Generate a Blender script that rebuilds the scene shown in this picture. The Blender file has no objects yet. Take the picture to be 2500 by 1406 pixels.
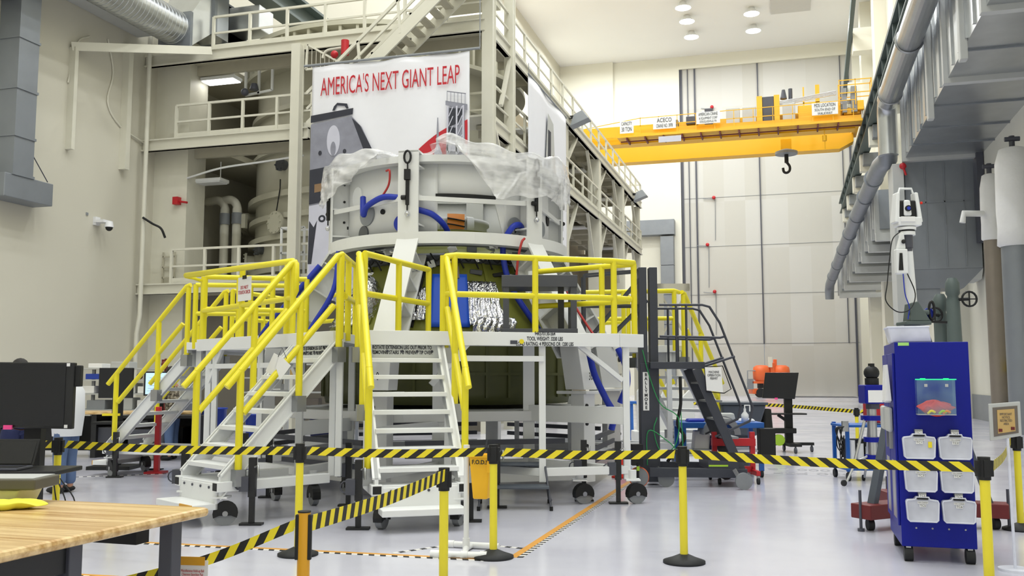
import bpy, math, random
from mathutils import Vector as V, Matrix
random.seed(7)
R = math.radians
sc = bpy.context.scene
col = sc.collection
# ---------------- camera, world, lights, exposure ----------------
PSI, PITCH, FPX = R(16.36), math.atan(220/2290.), 2290.
cd = bpy.data.cameras.new('camera'); cam = bpy.data.objects.new('camera', cd); col.objects.link(cam)
cam.location = (0, 0, 1.58); cam.rotation_euler = (math.pi/2+PITCH, 0, PSI)
cd.sensor_width = 36; cd.lens = FPX/2500*36; cd.clip_end = 300; cd.clip_start = .05
sc.camera = cam
w = bpy.data.worlds.new('world'); sc.world = w; w.use_nodes = True
w.node_tree.nodes['Background'].inputs[0].default_value = (.9, .95, 1, 1)
w.node_tree.nodes['Background'].inputs[1].default_value = .25
vs = sc.view_settings
vs.view_transform = 'Standard'; vs.look = 'None'; vs.gamma = 1; vs.use_curve_mapping = False
vs.exposure = 0.42
LAMP_W = 430
CEIL = 31.4
XL, XR, YF, YB = -20.3, 7.0, 86.0, -14.0
def area(name, loc, size, power, colr=(1, .97, .9), rot=(0, 0, 0), sy=None):
    d = bpy.data.lights.new(name, 'AREA'); d.shape = 'DISK' if sy is None else 'RECTANGLE'; d.size = size; d.energy = power; d.color = colr
    if sy: d.size_y = sy
    o = bpy.data.objects.new(name, d); col.objects.link(o); o.location = loc; o.rotation_euler = rot
    return o
# rows of high-bay lamps under the ceiling (the fixtures in view are built further down, at the same places)
for lx in (-17.5, -12.4, -7.26, -2.08, 3.3):
    for ly in (-8, 2, 11, 20, 30, 40, 50, 60, 70, 79.7):
        area('high_bay_light', (lx, ly, CEIL-.75), 1.6, LAMP_W*((.06 if lx < -15 else .42 if lx < -10 else .9) if ly < 45 else (1.1 if lx < -10 else .62)), (.95, .98, 1))
# ---------------- materials ----------------
def lin(h):
    h = h.lstrip('#'); o = []
    for i in (0, 2, 4):
        c = int(h[i:i+2], 16)/255
        o.append(c/12.92 if c <= .04045 else ((c+.055)/1.055)**2.4)
    return (*o, 1)
def mat(name, c, rough=.5, metal=0, var=.06, scale=3., bump=0, bscale=60, emit=0, spec=.5, coat=0, alpha=1, trans=0):
    m = bpy.data.materials.new(name); m.use_nodes = True; nt = m.node_tree; n = nt.nodes; p = n['Principled BSDF']
    c4 = lin(c) if isinstance(c, str) else (*c, 1)
    p.inputs['Roughness'].default_value = rough; p.inputs['Metallic'].default_value = metal
    p.inputs['Specular IOR Level'].default_value = spec; p.inputs['Coat Weight'].default_value = coat
    p.inputs['Alpha'].default_value = alpha; p.inputs['Transmission Weight'].default_value = trans
    tc = n.new('ShaderNodeTexCoord')
    if var:
        nz = n.new('ShaderNodeTexNoise'); nz.inputs['Scale'].default_value = scale; nz.inputs['Detail'].default_value = 4
        nt.links.new(tc.outputs['Object'], nz.inputs['Vector'])
        mx = n.new('ShaderNodeMix'); mx.data_type = 'RGBA'
        mx.inputs[6].default_value = (*[v*(1-var) for v in c4[:3]], 1); mx.inputs[7].default_value = (*[min(1, v*(1+var)) for v in c4[:3]], 1)
        nt.links.new(nz.outputs[0], mx.inputs[0]); nt.links.new(mx.outputs[2], p.inputs['Base Color'])
    else: p.inputs['Base Color'].default_value = c4
    if bump:
        nb = n.new('ShaderNodeTexNoise'); nb.inputs['Scale'].default_value = bscale; nt.links.new(tc.outputs['Object'], nb.inputs['Vector'])
        b = n.new('ShaderNodeBump'); b.inputs['Strength'].default_value = bump; b.inputs['Distance'].default_value = .02
        nt.links.new(nb.outputs[0], b.inputs['Height']); nt.links.new(b.outputs[0], p.inputs['Normal'])
    if emit:
        p.inputs['Emission Color'].default_value = c4; p.inputs['Emission Strength'].default_value = emit
    return m
M = dict(
    wall=mat('wall_paint', '#E6E4D6', .6, var=.03, scale=.4), wall_shaded=mat('left_wall_shaded', '#D3CFBF', .65, var=.04, scale=.4), ceil=mat('ceiling_paint', '#F3F2EF', .7, var=.02, scale=.2),  # left wall: same paint, darkened to stand in for weaker light
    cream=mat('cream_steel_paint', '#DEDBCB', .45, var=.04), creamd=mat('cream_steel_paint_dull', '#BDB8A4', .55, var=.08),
    chamber=mat('chamber_cream_paint', '#C8C5B2', .4, var=.06, scale=1.2), bay_shade=mat('lower_bay_shade', '#6F6A60', .7, var=.12, scale=.6), bay=mat('bay_inner_shade', '#9A8F78', .7, var=.12, scale=.6),  # both bay colours are darkened to stand in for shade
    white=mat('white_powder_coat', '#EDEFEF', .35, var=.02), white2=mat('white_fixture_paint', '#E9EAE9', .4, var=.03),
    yellow=mat('safety_yellow_tube', '#F0E22A', .35, var=.03), pyellow=mat('post_yellow', '#F0E034', .4, var=.03),
    oyellow=mat('post_amber', '#DFA21C', .4, var=.04), crane=mat('crane_yellow', '#F7BC1C', .4, var=.05, scale=.6),
    black=mat('black_plastic', '#17181B', .45, var=.08), blackm=mat('black_matte', '#0D0E10', .6, var=.05), screen=mat('dark_screen', '#0B0E16', .25, var=.02),
    dgrey=mat('dark_grey_steel', '#4A4C56', .45, var=.06), lift=mat('charcoal_lift_paint', '#3A3D47', .45, var=.06), slate=mat('slate_paint', '#4F5660', .5, var=.06),
    grey=mat('grey_paint', '#8E9296', .5, var=.06), hatch=mat('hatch_panel_grey', '#CFCDC8', .7, var=.03), lgrey=mat('light_grey_paint', '#BEC0BE', .5, var=.05), galv=mat('galvanised_sheet', '#C4C7CA', .3, metal=.88, var=.14, scale=1.6),  # hatch panel a little darker than the ceiling
    galvd=mat('dull_galvanised', '#8B9096', .5, metal=.45, var=.12, scale=1.5), steel=mat('bare_steel', '#A4A6A8', .3, metal=.9, var=.08),
    alum=mat('brushed_aluminium', '#C2C4C6', .3, metal=.85, var=.06, scale=8), chrome=mat('bright_metal', '#D8D8DA', .15, metal=1, var=.02),
    rail=mat('green_black_rail', '#3A4438', .5, metal=.2, var=.2, scale=4), teal=mat('grey_green_paint', '#55615F', .5, var=.08),
    olive=mat('green_primer', '#7C8034', .42, var=.14, scale=6), olived=mat('dark_green_primer', '#4E5128', .5, var=.16, scale=5),
    foil=mat('crinkled_foil', '#D5D6DC', .14, metal=1, var=.1, scale=14, bump=1, bscale=22), capd=mat('capsule_dark_ring', '#5B5E62', .4, metal=.4, var=.15, scale=8),
    blue=mat('cabinet_blue', '#07178F', .4, var=.04, spec=.3), bluec=mat('blue_cover', '#1450C8', .5, var=.06), hose=mat('blue_hose', '#1B35B0', .45, var=.08),
    cartblue=mat('cart_blue', '#2363B8', .4, var=.06), binblue=mat('bin_blue', '#1F3FA8', .4, var=.05), red=mat('red_paint', '#C0202A', .4, var=.08), redd=mat('dark_red_paint', '#6A1E1E', .5, var=.12, scale=5),
    orange=mat('orange_paint', '#F0703A', .4, var=.06), fod=mat('amber_bag', '#FBC01E', .5, var=.05), orangec=mat('orange_cap', '#EB9135', .5, var=.05),
    wood=None, tyre=mat('grey_rubber', '#85888C', .6, var=.1, scale=9), rubber=mat('black_rubber', '#202225', .7, var=.08), wheelg=mat('dark_green_wheel', '#39473F', .5, var=.1),
    paper=mat('paper', '#F1F1F0', .7, var=.02), print_=mat('print_black', '#20222A', .7, var=0), printr=mat('print_red', '#C02531', .7, var=0),
    pgrey=mat('print_grey', '#8D8E9A', .7, var=.25, scale=4), pdark=mat('print_dark', '#32343E', .7, var=.2, scale=3), plight=mat('print_light_grey', '#C9C9D6', .7, var=.1, scale=2),
    plav=mat('print_lavender', '#B9B6DA', .7, var=.05), pbrown=mat('print_brown', '#8A6E50', .7, var=.2), banner=mat('banner_fabric', '#EFEFF4', .7, var=.02),
    sheet=None, acrylic=None, binp=None, tan=mat('tan_print', '#C9A86A', .6, var=.05), brownf=mat('sign_grey_board', '#6E665E', .5, var=.05),
    skin=mat('skin', '#C99478', .5, var=.05), coat=mat('white_coat', '#ECEEF3', .7, var=.03), jeans=mat('denim', '#5C7299', .8, var=.12, scale=12), navy=mat('navy_cloth', '#1C2450', .8, var=.08),
    camo=None, hair=mat('dark_hair', '#1E1A18', .7, var=.1), pink=mat('pink_tag', '#FF4F9C', .5, var=0, ), lit=mat('lit_screen', '#B9D8EE', .4, var=.05, scale=6, emit=.55),
    lamp=mat('lamp_lens', '#FFFFFF', .5, var=0, emit=14), tube=mat('fluorescent_tube', '#FFFFFF', .5, var=0, emit=3), green=mat('lit_green_edge', '#2CF08A', .3, var=0, emit=.7), gcable=mat('green_cable', '#2F9A57', .5),
    rcable=mat('red_cable', '#B5312E', .5), redrag=mat('red_rag', '#E0301C', .8, var=.15, scale=14), limev=mat('lime_vest', '#A8D03A', .7), ylcloth=mat('yellow_cloth', '#EDEB4C', .8, var=.05),
    ylcloth2=mat('pale_yellow_plastic', '#E3E2A8', .4, var=.05), casegrey=mat('olive_grey_case', '#57554A', .5, var=.06), greyfl=mat('floor_grey_mark', '#8E8E96', .5), orangefl=mat('floor_orange_tape', '#D79A3C', .5, var=.05), whitefl=mat('floor_white_tape', '#E4E2DE', .5), wrap=mat('white_wrap', '#EBEBEA', .6, var=.04, bump=.6, bscale=7),
    pipe=mat('pipe_jacket', '#8C8378', .45, metal=.3, var=.12), door=None, floor=None, tapeY=mat('tape_yellow', '#F2DE28', .5, var=.02), tapeK=mat('tape_black', '#1B1A18', .5, var=.02),
    camera=mat('camera_housing', '#E9E9EA', .4), lime=mat('lime_label', '#A9E07A', .6), trans=None, whiteb=None)
def nodes(name):
    m = bpy.data.materials.new(name); m.use_nodes = True; return m, m.node_tree.nodes, m.node_tree.links, m.node_tree.nodes['Principled BSDF']
# glossy lavender epoxy floor
m, n, l, p = nodes('epoxy_floor'); tc = n.new('ShaderNodeTexCoord')
nz = n.new('ShaderNodeTexNoise'); nz.inputs['Scale'].default_value = .55; nz.inputs['Detail'].default_value = 5; l.new(tc.outputs['Object'], nz.inputs['Vector'])
cr = n.new('ShaderNodeValToRGB'); cr.color_ramp.elements[0].color = lin('#C4C4D2'); cr.color_ramp.elements[1].color = lin('#D6D6E1'); cr.color_ramp.elements[0].position = .3; cr.color_ramp.elements[1].position = .7
l.new(nz.outputs[0], cr.inputs[0]); l.new(cr.outputs[0], p.inputs['Base Color'])
n2 = n.new('ShaderNodeTexNoise'); n2.inputs['Scale'].default_value = 1.6; l.new(tc.outputs['Object'], n2.inputs['Vector'])
mr = n.new('ShaderNodeMapRange'); mr.inputs[3].default_value = .1; mr.inputs[4].default_value = .24; l.new(n2.outputs[0], mr.inputs[0]); l.new(mr.outputs[0], p.inputs['Roughness'])
p.inputs['Specular IOR Level'].default_value = .55
M['floor'] = m
# bamboo-look butcher block
m, n, l, p = nodes('butcher_block'); tc = n.new('ShaderNodeTexCoord'); mp = n.new('ShaderNodeMapping'); mp.inputs['Scale'].default_value = (1.2, 26, 26)
l.new(tc.outputs['Object'], mp.inputs['Vector']); nz = n.new('ShaderNodeTexNoise'); nz.inputs['Scale'].default_value = 1.; nz.inputs['Detail'].default_value = 6; l.new(mp.outputs[0], nz.inputs['Vector'])
cr = n.new('ShaderNodeValToRGB'); cr.color_ramp.elements[0].color = lin('#B98E52'); cr.color_ramp.elements[1].color = lin('#E9CB95'); cr.color_ramp.elements[0].position = .3; cr.color_ramp.elements[1].position = .62
l.new(nz.outputs[0], cr.inputs[0]); l.new(cr.outputs[0], p.inputs['Base Color']); p.inputs['Roughness'].default_value = .28
M['wood'] = m
# hangar door skin: faint patches of repainted panels
m, n, l, p = nodes('door_skin'); tc = n.new('ShaderNodeTexCoord'); mp = n.new('ShaderNodeMapping'); mp.inputs['Scale'].default_value = (1/1.85, 1, 1/4.4); l.new(tc.outputs['Object'], mp.inputs['Vector'])
wn = n.new('ShaderNodeVectorMath'); wn.operation = 'FLOOR'; l.new(mp.outputs[0], wn.inputs[0]); wh = n.new('ShaderNodeTexWhiteNoise'); wh.noise_dimensions = '3D'; l.new(wn.outputs[0], wh.inputs['Vector'])
cr = n.new('ShaderNodeValToRGB'); cr.color_ramp.elements[0].color = lin('#C2C0B8'); cr.color_ramp.elements[1].color = lin('#CBCAC5'); l.new(wh.outputs[0], cr.inputs[0]); l.new(cr.outputs[0], p.inputs['Base Color'])
p.inputs['Roughness'].default_value = .6
M['door'] = m
# camouflage cloth
m, n, l, p = nodes('camouflage_cloth'); tc = n.new('ShaderNodeTexCoord'); nz = n.new('ShaderNodeTexNoise'); nz.inputs['Scale'].default_value = 18; l.new(tc.outputs['Object'], nz.inputs['Vector'])
cr = n.new('ShaderNodeValToRGB'); cr.color_ramp.interpolation = 'CONSTANT'; e = cr.color_ramp.elements; e[0].color = lin('#4B4438'); e[1].color = lin('#857B68'); e[1].position = .45; x = e.new(.56); x.color = lin('#AFA592')
l.new(nz.outputs[0], cr.inputs[0]); l.new(cr.outputs[0], p.inputs['Base Color']); p.inputs['Roughness'].default_value = .85
M['camo'] = m
def clear(name, c, rough, mixf, bump=0, bscale=9, spec=.5, st=(1, 1, 1)):   # see-through film: part transparent, part glossy/diffuse skin
    m, n, l, p = nodes(name); p.inputs['Base Color'].default_value = lin(c); p.inputs['Roughness'].default_value = rough; p.inputs['Specular IOR Level'].default_value = spec
    t = n.new('ShaderNodeBsdfTransparent'); mx = n.new('ShaderNodeMixShader'); tc = n.new('ShaderNodeTexCoord')
    nz = n.new('ShaderNodeTexNoise'); nz.inputs['Scale'].default_value = bscale; nz.inputs['Detail'].default_value = 3; mp = n.new('ShaderNodeMapping'); mp.inputs['Scale'].default_value = st; mp.inputs['Rotation'].default_value = (.3 if st != (1, 1, 1) else 0, .35 if st != (1, 1, 1) else 0, 0); l.new(tc.outputs['Object'], mp.inputs['Vector']); l.new(mp.outputs[0], nz.inputs['Vector'])
    mr = n.new('ShaderNodeMapRange'); mr.inputs[1].default_value = .3; mr.inputs[2].default_value = .7; mr.inputs[3].default_value = max(0, mixf-.25); mr.inputs[4].default_value = min(1, mixf+.25); l.new(nz.outputs[0], mr.inputs[0])
    l.new(mr.outputs[0], mx.inputs[0]); l.new(t.outputs[0], mx.inputs[1]); l.new(p.outputs[0], mx.inputs[2]); l.new(mx.outputs[0], n['Material Output'].inputs[0])
    if bump:
        b = n.new('ShaderNodeBump'); b.inputs['Strength'].default_value = bump; b.inputs['Distance'].default_value = .03; l.new(nz.outputs[0], b.inputs['Height']); l.new(b.outputs[0], p.inputs['Normal'])
    return m
M['sheet'] = clear('plastic_film', '#FDFDFF', .16, .5, .35, 1.6, 1., (1.2, 1.2, 5))
M['acrylic'] = clear('acrylic', '#9FC4D8', .03, .1, 0, 3)
M['binp'] = clear('frosted_bin_plastic', '#E6E9F6', .35, .72, 0, 3)
M['whiteb'] = clear('milky_bin_plastic', '#EEF1FF', .4, .88, 0, 3)
# ---------------- helpers ----------------
CP, SP = math.cos(PSI), math.sin(PSI)
def b2w(p): return V((CP*p[0]-SP*p[1], SP*p[0]+CP*p[1], p[2]))   # fixture-bay axes (turned 16.4 deg to the hall) -> hall axes
def tag(o, label=None, cat=None, group=None, kind=None):
    if label: o['label'] = label
    if cat: o['category'] = cat
    if group: o['group'] = group
    if kind: o['kind'] = kind
    return o
class G:
    """collects shapes into one mesh"""
    def __init__(s, bay=False): s.v = []; s.f = []; s.m = []; s.s = []; s.x = b2w if bay else V
    def add(s, vs_, fs, mi=0, sm=False):
        k = len(s.v); s.v += [s.x(p) for p in vs_]
        for f in fs: s.f.append([k+i for i in f]); s.m.append(mi); s.s.append(sm)
        return s
    def box(s, a, b, mi=0):
        x0, y0, z0 = a; x1, y1, z1 = b
        return s.add([(x0, y0, z0), (x1, y0, z0), (x1, y1, z0), (x0, y1, z0), (x0, y0, z1), (x1, y0, z1), (x1, y1, z1), (x0, y1, z1)],
              [(3, 2, 1, 0), (4, 5, 6, 7), (0, 1, 5, 4), (1, 2, 6, 5), (2, 3, 7, 6), (3, 0, 4, 7)], mi)
    def cbox(s, c, d, mi=0): return s.box([c[i]-d[i]/2 for i in range(3)], [c[i]+d[i]/2 for i in range(3)], mi)
    def hexa(s, bot, top, mi=0): return s.add(list(bot)+list(top), [(3, 2, 1, 0), (4, 5, 6, 7), (0, 1, 5, 4), (1, 2, 6, 5), (2, 3, 7, 6), (3, 0, 4, 7)], mi)
    def bar(s, p, q, w_, h_, up=(0, 0, 1), mi=0):
        p, q = V(p), V(q); d = (q-p).normalized(); u = V(up)
        if abs(d.dot(u)) > .98: u = V((0, 1, 0))
        a = d.cross(u).normalized()*w_/2; u = a.cross(d).normalized()*h_/2
        return s.hexa([p-a-u, p+a-u, p+a+u, p-a+u], [q-a-u, q+a-u, q+a+u, q-a+u], mi)
    def tube(s, pts, r, n=8, mi=0, cap=True, closed=False):
        pts = [V(p) for p in pts]; N = len(pts); vs_ = []; prev = None; rr = r if hasattr(r, '__len__') else [r]*N
        for i, p in enumerate(pts):
            a = pts[i-1] if (i or closed) else p; b = pts[(i+1) % N] if (i < N-1 or closed) else p
            d = (b-a).normalized()
            if prev is None:
                u = V((0, 0, 1)) if abs(d.z) < .9 else V((1, 0, 0)); e1 = d.cross(u).normalized()
            else:
                e1 = (prev-d*prev.dot(d))
                e1 = e1.normalized() if e1.length > 1e-6 else d.orthogonal().normalized()
            prev = e1; e2 = d.cross(e1)
            k = 1.
            if 0 < i < N-1 or closed:
                c = ((p-a).normalized()).dot((b-p).normalized()); k = min(1.6, 1/max(.3, math.sqrt(max(.0, (1+c)/2))))
            vs_ += [p+(e1*math.cos(2*math.pi*j/n)+e2*math.sin(2*math.pi*j/n))*rr[i]*(k if k < 1.2 else 1.1) for j in range(n)]
        fs = []
        for i in range(N if closed else N-1):
            i2 = (i+1) % N
            for j in range(n): j2 = (j+1) % n; fs.append((i*n+j, i*n+j2, i2*n+j2, i2*n+j))
        s.add(vs_, fs, mi, True)
        if cap and not closed:
            s.add(vs_[:n], [tuple(range(n))[::-1]], mi); s.add(vs_[-n:], [tuple(range(n))], mi)
        return s
    def cyl(s, p, q, r0, r1=None, n=16, mi=0): return s.tube([p, q], [r0, r0 if r1 is None else r1], n, mi)
    def lathe(s, prof, c=(0, 0, 0), n=32, a0=0, a1=2*math.pi, mi=0, sm=True):
        full = abs(a1-a0-2*math.pi) < 1e-6; k = n if full else n+1; vs_ = []
        for i in range(k):
            a = a0+(a1-a0)*i/n
            vs_ += [(c[0]+r*math.cos(a), c[1]+r*math.sin(a), c[2]+z) for r, z in prof]
        m_ = len(prof); fs = []
        for i in range(n):
            i2 = (i+1) % k
            for j in range(m_-1): fs.append((i*m_+j, i2*m_+j, i2*m_+j+1, i*m_+j+1))
        return s.add(vs_, fs, mi, sm)
    def prism(s, poly, o, ax, ay, az, mi=0):
        """2-D outline (in ax, ay from o) extruded by the vector az"""
        o, ax, ay, az = V(o), V(ax), V(ay), V(az); a = [o+ax*x+ay*y for x, y in poly]; n = len(poly)
        return s.add(a+[p+az for p in a], [tuple(range(n))[::-1], tuple(range(n, 2*n))]+[(i, (i+1) % n, n+(i+1) % n, n+i) for i in range(n)], mi)
    def grid(s, fn, nu, nv, mi=0, sm=True):
        vs_ = [fn(i/nu, j/nv) for j in range(nv+1) for i in range(nu+1)]
        return s.add(vs_, [(j*(nu+1)+i, j*(nu+1)+i+1, (j+1)*(nu+1)+i+1, (j+1)*(nu+1)+i) for j in range(nv) for i in range(nu)], mi, sm)
    def sphere(s, c, r, n=12, mi=0, sc_=(1, 1, 1)):
        return s.grid(lambda u, v: (c[0]+sc_[0]*r*math.cos(2*math.pi*u)*math.sin(math.pi*v), c[1]+sc_[1]*r*math.sin(2*math.pi*u)*math.sin(math.pi*v), c[2]-sc_[2]*r*math.cos(math.pi*v)), n, max(5, n//2), mi)
    def parts(s, name, mats, parent, **k):
        """build every separate piece as a part of its own"""
        up = list(range(len(s.v)))
        def fi(i):
            while up[i] != i: up[i] = up[up[i]]; i = up[i]
            return i
        for f in s.f:
            for i in f[1:]: up[fi(i)] = fi(f[0])
        if k.pop('weld', True):
            seen = {}
            for i, p in enumerate(s.v):
                q = (round(p.x, 4), round(p.y, 4), round(p.z, 4))
                if q in seen: up[fi(i)] = fi(seen[q])
                else: seen[q] = i
        grp = {}
        for n_, f in enumerate(s.f): grp.setdefault(fi(f[0]), []).append(n_)
        out = []
        for fl in grp.values():
            g = G(); mp = {}
            for n_ in fl:
                for i in s.f[n_]:
                    if i not in mp: mp[i] = len(g.v); g.v.append(s.v[i])
                g.f.append([mp[i] for i in s.f[n_]]); g.m.append(s.m[n_]); g.s.append(s.s[n_])
            out.append(g.build(name, mats, parent, **k))
        return out
    def build(s, name, mats, parent=None, bevel=0, loc=None, solid=0, sub=0):
        me = bpy.data.meshes.new(name); o = bpy.data.objects.new(name, me); col.objects.link(o)
        if parent is not None: org = ORG[parent.name]
        elif loc is not None: org = V(loc)
        else: org = V((0, 0, 0))
        me.from_pydata([p-org for p in s.v], [], s.f)
        for m_ in (mats if isinstance(mats, (list, tuple)) else [mats]): me.materials.append(M[m_] if isinstance(m_, str) else m_)
        me.polygons.foreach_set('material_index', s.m); me.polygons.foreach_set('use_smooth', s.s); me.update()
        o.location = org if parent is None else (0, 0, 0)
        if parent is not None: o.parent = parent
        ORG[o.name] = org
        if solid: d = o.modifiers.new('thickness', 'SOLIDIFY'); d.thickness = solid; d.offset = 0
        if bevel: d = o.modifiers.new('bevel', 'BEVEL'); d.width = bevel; d.segments = 2; d.limit_method = 'ANGLE'; d.angle_limit = R(50)
        if sub: d = o.modifiers.new('sub', 'SUBSURF'); d.levels = d.render_levels = sub
        return o
ORG = {}
def thing(name, loc, label, cat, group=None, bay=True):
    o = bpy.data.objects.new(name, None); col.objects.link(o); o.empty_display_size = .1
    o.location = b2w(loc) if bay else V(loc); ORG[o.name] = o.location.copy()
    return tag(o, label, cat, group)
def base(g): # point under a shape's centre, for single-mesh things
    xs = [p.x for p in g.v]; ys = [p.y for p in g.v]; return V(((min(xs)+max(xs))/2, (min(ys)+max(ys))/2, min(p.z for p in g.v)))
def solo(g, name, mats, label, cat, group=None, **k): return tag(g.build(name, mats, None, loc=base(g), **k), label, cat, group)
def struct(name, g, m_, **k): return tag(g.build(name, m_, None, loc=base(g), **k), kind='structure')
def kids(o): return [c for c in col.objects if c.parent == o]
def copy_tree(o, loc=None, rz=None, label=None, parent=None):
    c = o.copy(); col.objects.link(c)
    if parent is not None: c.parent = parent
    if loc is not None: c.location = loc
    if rz is not None: c.rotation_euler = (0, 0, rz)
    if label: c['label'] = label
    for ch in list(o.children): copy_tree(ch, parent=c)
    return c
def text(s_, size, o, ax, ay, parent, mi='print_', bay=False, name='lettering', align='CENTER', ex=.001, sx=1., bold=0, spacing=1.0):
    cu = bpy.data.curves.new('txt', 'FONT'); cu.body = s_; cu.size = size; cu.align_x = align; cu.align_y = 'CENTER'; cu.extrude = ex/size*size; cu.offset = bold; cu.space_line = .95; cu.space_character = spacing; cu.resolution_u = 3
    t = bpy.data.objects.new('txt', cu); me = bpy.data.meshes.new_from_object(t); bpy.data.objects.remove(t)
    ax, ay = V(ax).normalized(), V(ay).normalized()
    if bay: ax, ay, o = b2w(ax), b2w(ay), b2w(o)
    else: o = V(o)
    az = ax.cross(ay).normalized(); me.name = name
    org = ORG[parent.name] if parent is not None else o
    for v in me.vertices: v.co = o+ax*v.co.x*sx+ay*v.co.y+az*v.co.z-org
    me.materials.clear(); me.materials.append(M[mi]); ob = bpy.data.objects.new(name, me); col.objects.link(ob)
    if parent is not None: ob.parent = parent
    else: ob.location = org
    ORG[ob.name] = org
    return ob
def arc(c, r, a0, a1, n, ax=(1, 0, 0), ay=(0, 0, 1)):
    c, ax, ay = V(c), V(ax), V(ay); return [c+ax*r*math.cos(a0+(a1-a0)*i/n)+ay*r*math.sin(a0+(a1-a0)*i/n) for i in range(n+1)]
def curve(pts, n=6):   # Catmull-Rom through the points
    pts = [V(p) for p in pts]; P = [pts[0]*2-pts[1]]+pts+[pts[-1]*2-pts[-2]]; out = []
    for i in range(1, len(P)-2):
        for k in range(n):
            t = k/n; a, b, c, d = P[i-1:i+3]
            out.append(.5*((2*b)+(c-a)*t+(2*a-5*b+4*c-d)*t*t+(3*b-a-3*c+d)*t**3))
    return out+[pts[-1]]
# ================= the hall =================
struct('floor', G().box((XL-.3, YB, -.3), (XR+.3, YF+1, 0)), 'floor')
struct('ceiling', G().box((XL-.3, YB, CEIL), (XR+.3, YF+1, CEIL+.3)), 'ceil')
struct('wall_left', G().box((XL-.3, YB, 0), (XL, YF+1, CEIL)), 'wall_shaded')
struct('wall_right', G().box((XR, YB, 0), (XR+.3, YF+1, CEIL)), 'wall')
struct('wall_back', G().box((XL-.3, YB-.3, 0), (XR+.3, YB, CEIL)), 'wall')
g = G().box((XL, YF, 0), (-9.05, YF+.9, CEIL)).box((-9.05, YF, 30.2), (6.1, YF+.9, CEIL)).box((6.1, YF, 0), (XR, YF+.9, CEIL))
struct('wall_far', g, 'wall')
struct('trim_1', G().box((XL, YF-.35, 0), (-15.2, YF, CEIL)), 'wall')
for i, y in enumerate((44.5, 56, 67, 78)):
    struct('trim_%d' % (i+2), G().box((6.2, y-.9, 0), (XR, y+.9, CEIL)), 'wall')
# grey kick panel low on the right wall
struct('trim_7', G().box((6.95, 14, 0), (XR, 85, .95)), 'grey')
# hangar door: two tall leaves of sheet panels with dark seams
d = thing('door_1', (-1.5, YF+.35, 0), None, None, bay=False); d['kind'] = 'structure'
G().box((-9.05, YF+.3, 0), (-2.03, YF+.6, 30.2)).build('door_leaf', 'door', d)
G().box((-1.97, YF+.3, 0), (6.1, YF+.6, 30.2)).build('door_leaf', 'door', d)
g = G()
for x, ww in ((-8.95, .3), (-8.3, .07), (-7.65, .14), (-2.0, .1), (5.1, .06), (5.75, .16)): g.box((x-ww/2, YF+.18, 4.6 if x in (-2.0, 5.1) else 0), (x+ww/2, YF+.31, 30.2))
g.parts('door_seam', 'dgrey', d)
for z in (4.65, 9.1, 13.5, 18, 23): G().box((-8.8, YF+.27, z-.015), (6, YF+.31, z+.015)).build('sheet_joint', 'grey', d)
G().box((-9.05, YF+.2, 21.9), (5.9, YF+.31, 22.15)).build('cross_rail', 'grey', d)
for x, z in ((-6.1, 26.4), (-6.1, 17.95), (-6.75, 13.65), (-6.2, 9.35)):
    t = thing('fire_detector', (x, YF+.3, z), 'red detector on hangar door, at the %s seam' % {26.4: 'uppermost', 17.95: 'second highest', 13.65: 'second lowest', 9.35: 'lowest'}[z], 'detector', 'red detectors on the hangar door', bay=False)
    G().sphere((x, YF+.05, z), .17, 10).cyl((x, YF+.3, z), (x, YF, z), .09, n=8).build('sensor_head', 'red', t)
    G().tube([(x+.1, YF+.24, z), (x+.1, YF+.24, z-.5), (x+.05, YF+.24, z-3.9)], .03, 6).tube([(x, YF+.2, z-.1), (x-.7, YF+.2, z-.05), (x-1.0, YF+.2, z)], .03, 6).build('conduit', 'grey', t)
# low panel under the pillar, floor mat before the door
solo(G().box((-1.3, 81.5, 0), (5.4, 85.7, .02)), 'floor_mat', 'dgrey', 'long dark grey mat lying before the hangar door', 'mat')
# duct on the far wall left of the door
t = thing('exhaust_duct', (-11, 85.5, 0), 'grey L-shaped duct on far wall left of the hangar door', 'duct', bay=False)
G().box((-15.15, 85.0, 14.6), (-9.6, 85.98, 16.0)).build('horizontal_run', 'galvd', t, bevel=.03)
g = G()
for k in range(5): g.box((-10.9, 85.1, 1+2.7*k), (-9.7, 85.98, 1+2.7*k+2.66))
g.parts('vertical_drop', 'galvd', t, bevel=.03)
# ceiling lamps in view
FIX = [(-7.26, y) for y in (67, 70, 73, 76, 79.7)]+[(-2.08, y) for y in (75.8, 79.7)]+[(3.3, 72.8)]
nm = {(-7.26, 67): 'nearest lamp of the left ceiling row', (-7.26, 70): 'second nearest lamp of the left ceiling row', (-7.26, 73): 'middle lamp of the left ceiling row', (-7.26, 76): 'second farthest lamp of the left ceiling row', (-7.26, 79.7): 'farthest lamp of the left ceiling row',
      (-2.08, 75.8): 'nearer of two middle ceiling lamps', (-2.08, 79.7): 'farther of two middle ceiling lamps by the door', (3.3, 72.8): 'single ceiling lamp nearest the right wall'}
l0 = None
for x, y in FIX:
    lab = 'glowing round high-bay lamp, '+nm[(x, y)]
    if l0 is None:
        l0 = thing('high_bay_lamp', (x, y, CEIL), lab, 'ceiling lamp', 'high-bay ceiling lamps', bay=False)
        G().lathe([(.0, -.02), (.25, -.02), (.3, -.2), (.62, -.5), (.62, -.54)], (x, y, CEIL), 20).build('reflector', 'white2', l0)
        G().lathe([(0, -.56), (.4, -.56), (.58, -.5)], (x, y, CEIL), 20).build('lens', 'lamp', l0)
    else: copy_tree(l0, (x, y, CEIL), label=lab)
solo(G().box((-.6, 69, CEIL-.12), (2.5, 77.5, CEIL)), 'ceiling_hatch', 'hatch', 'wide flat square hatch panel in the ceiling', 'hatch', bevel=.02)

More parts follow.
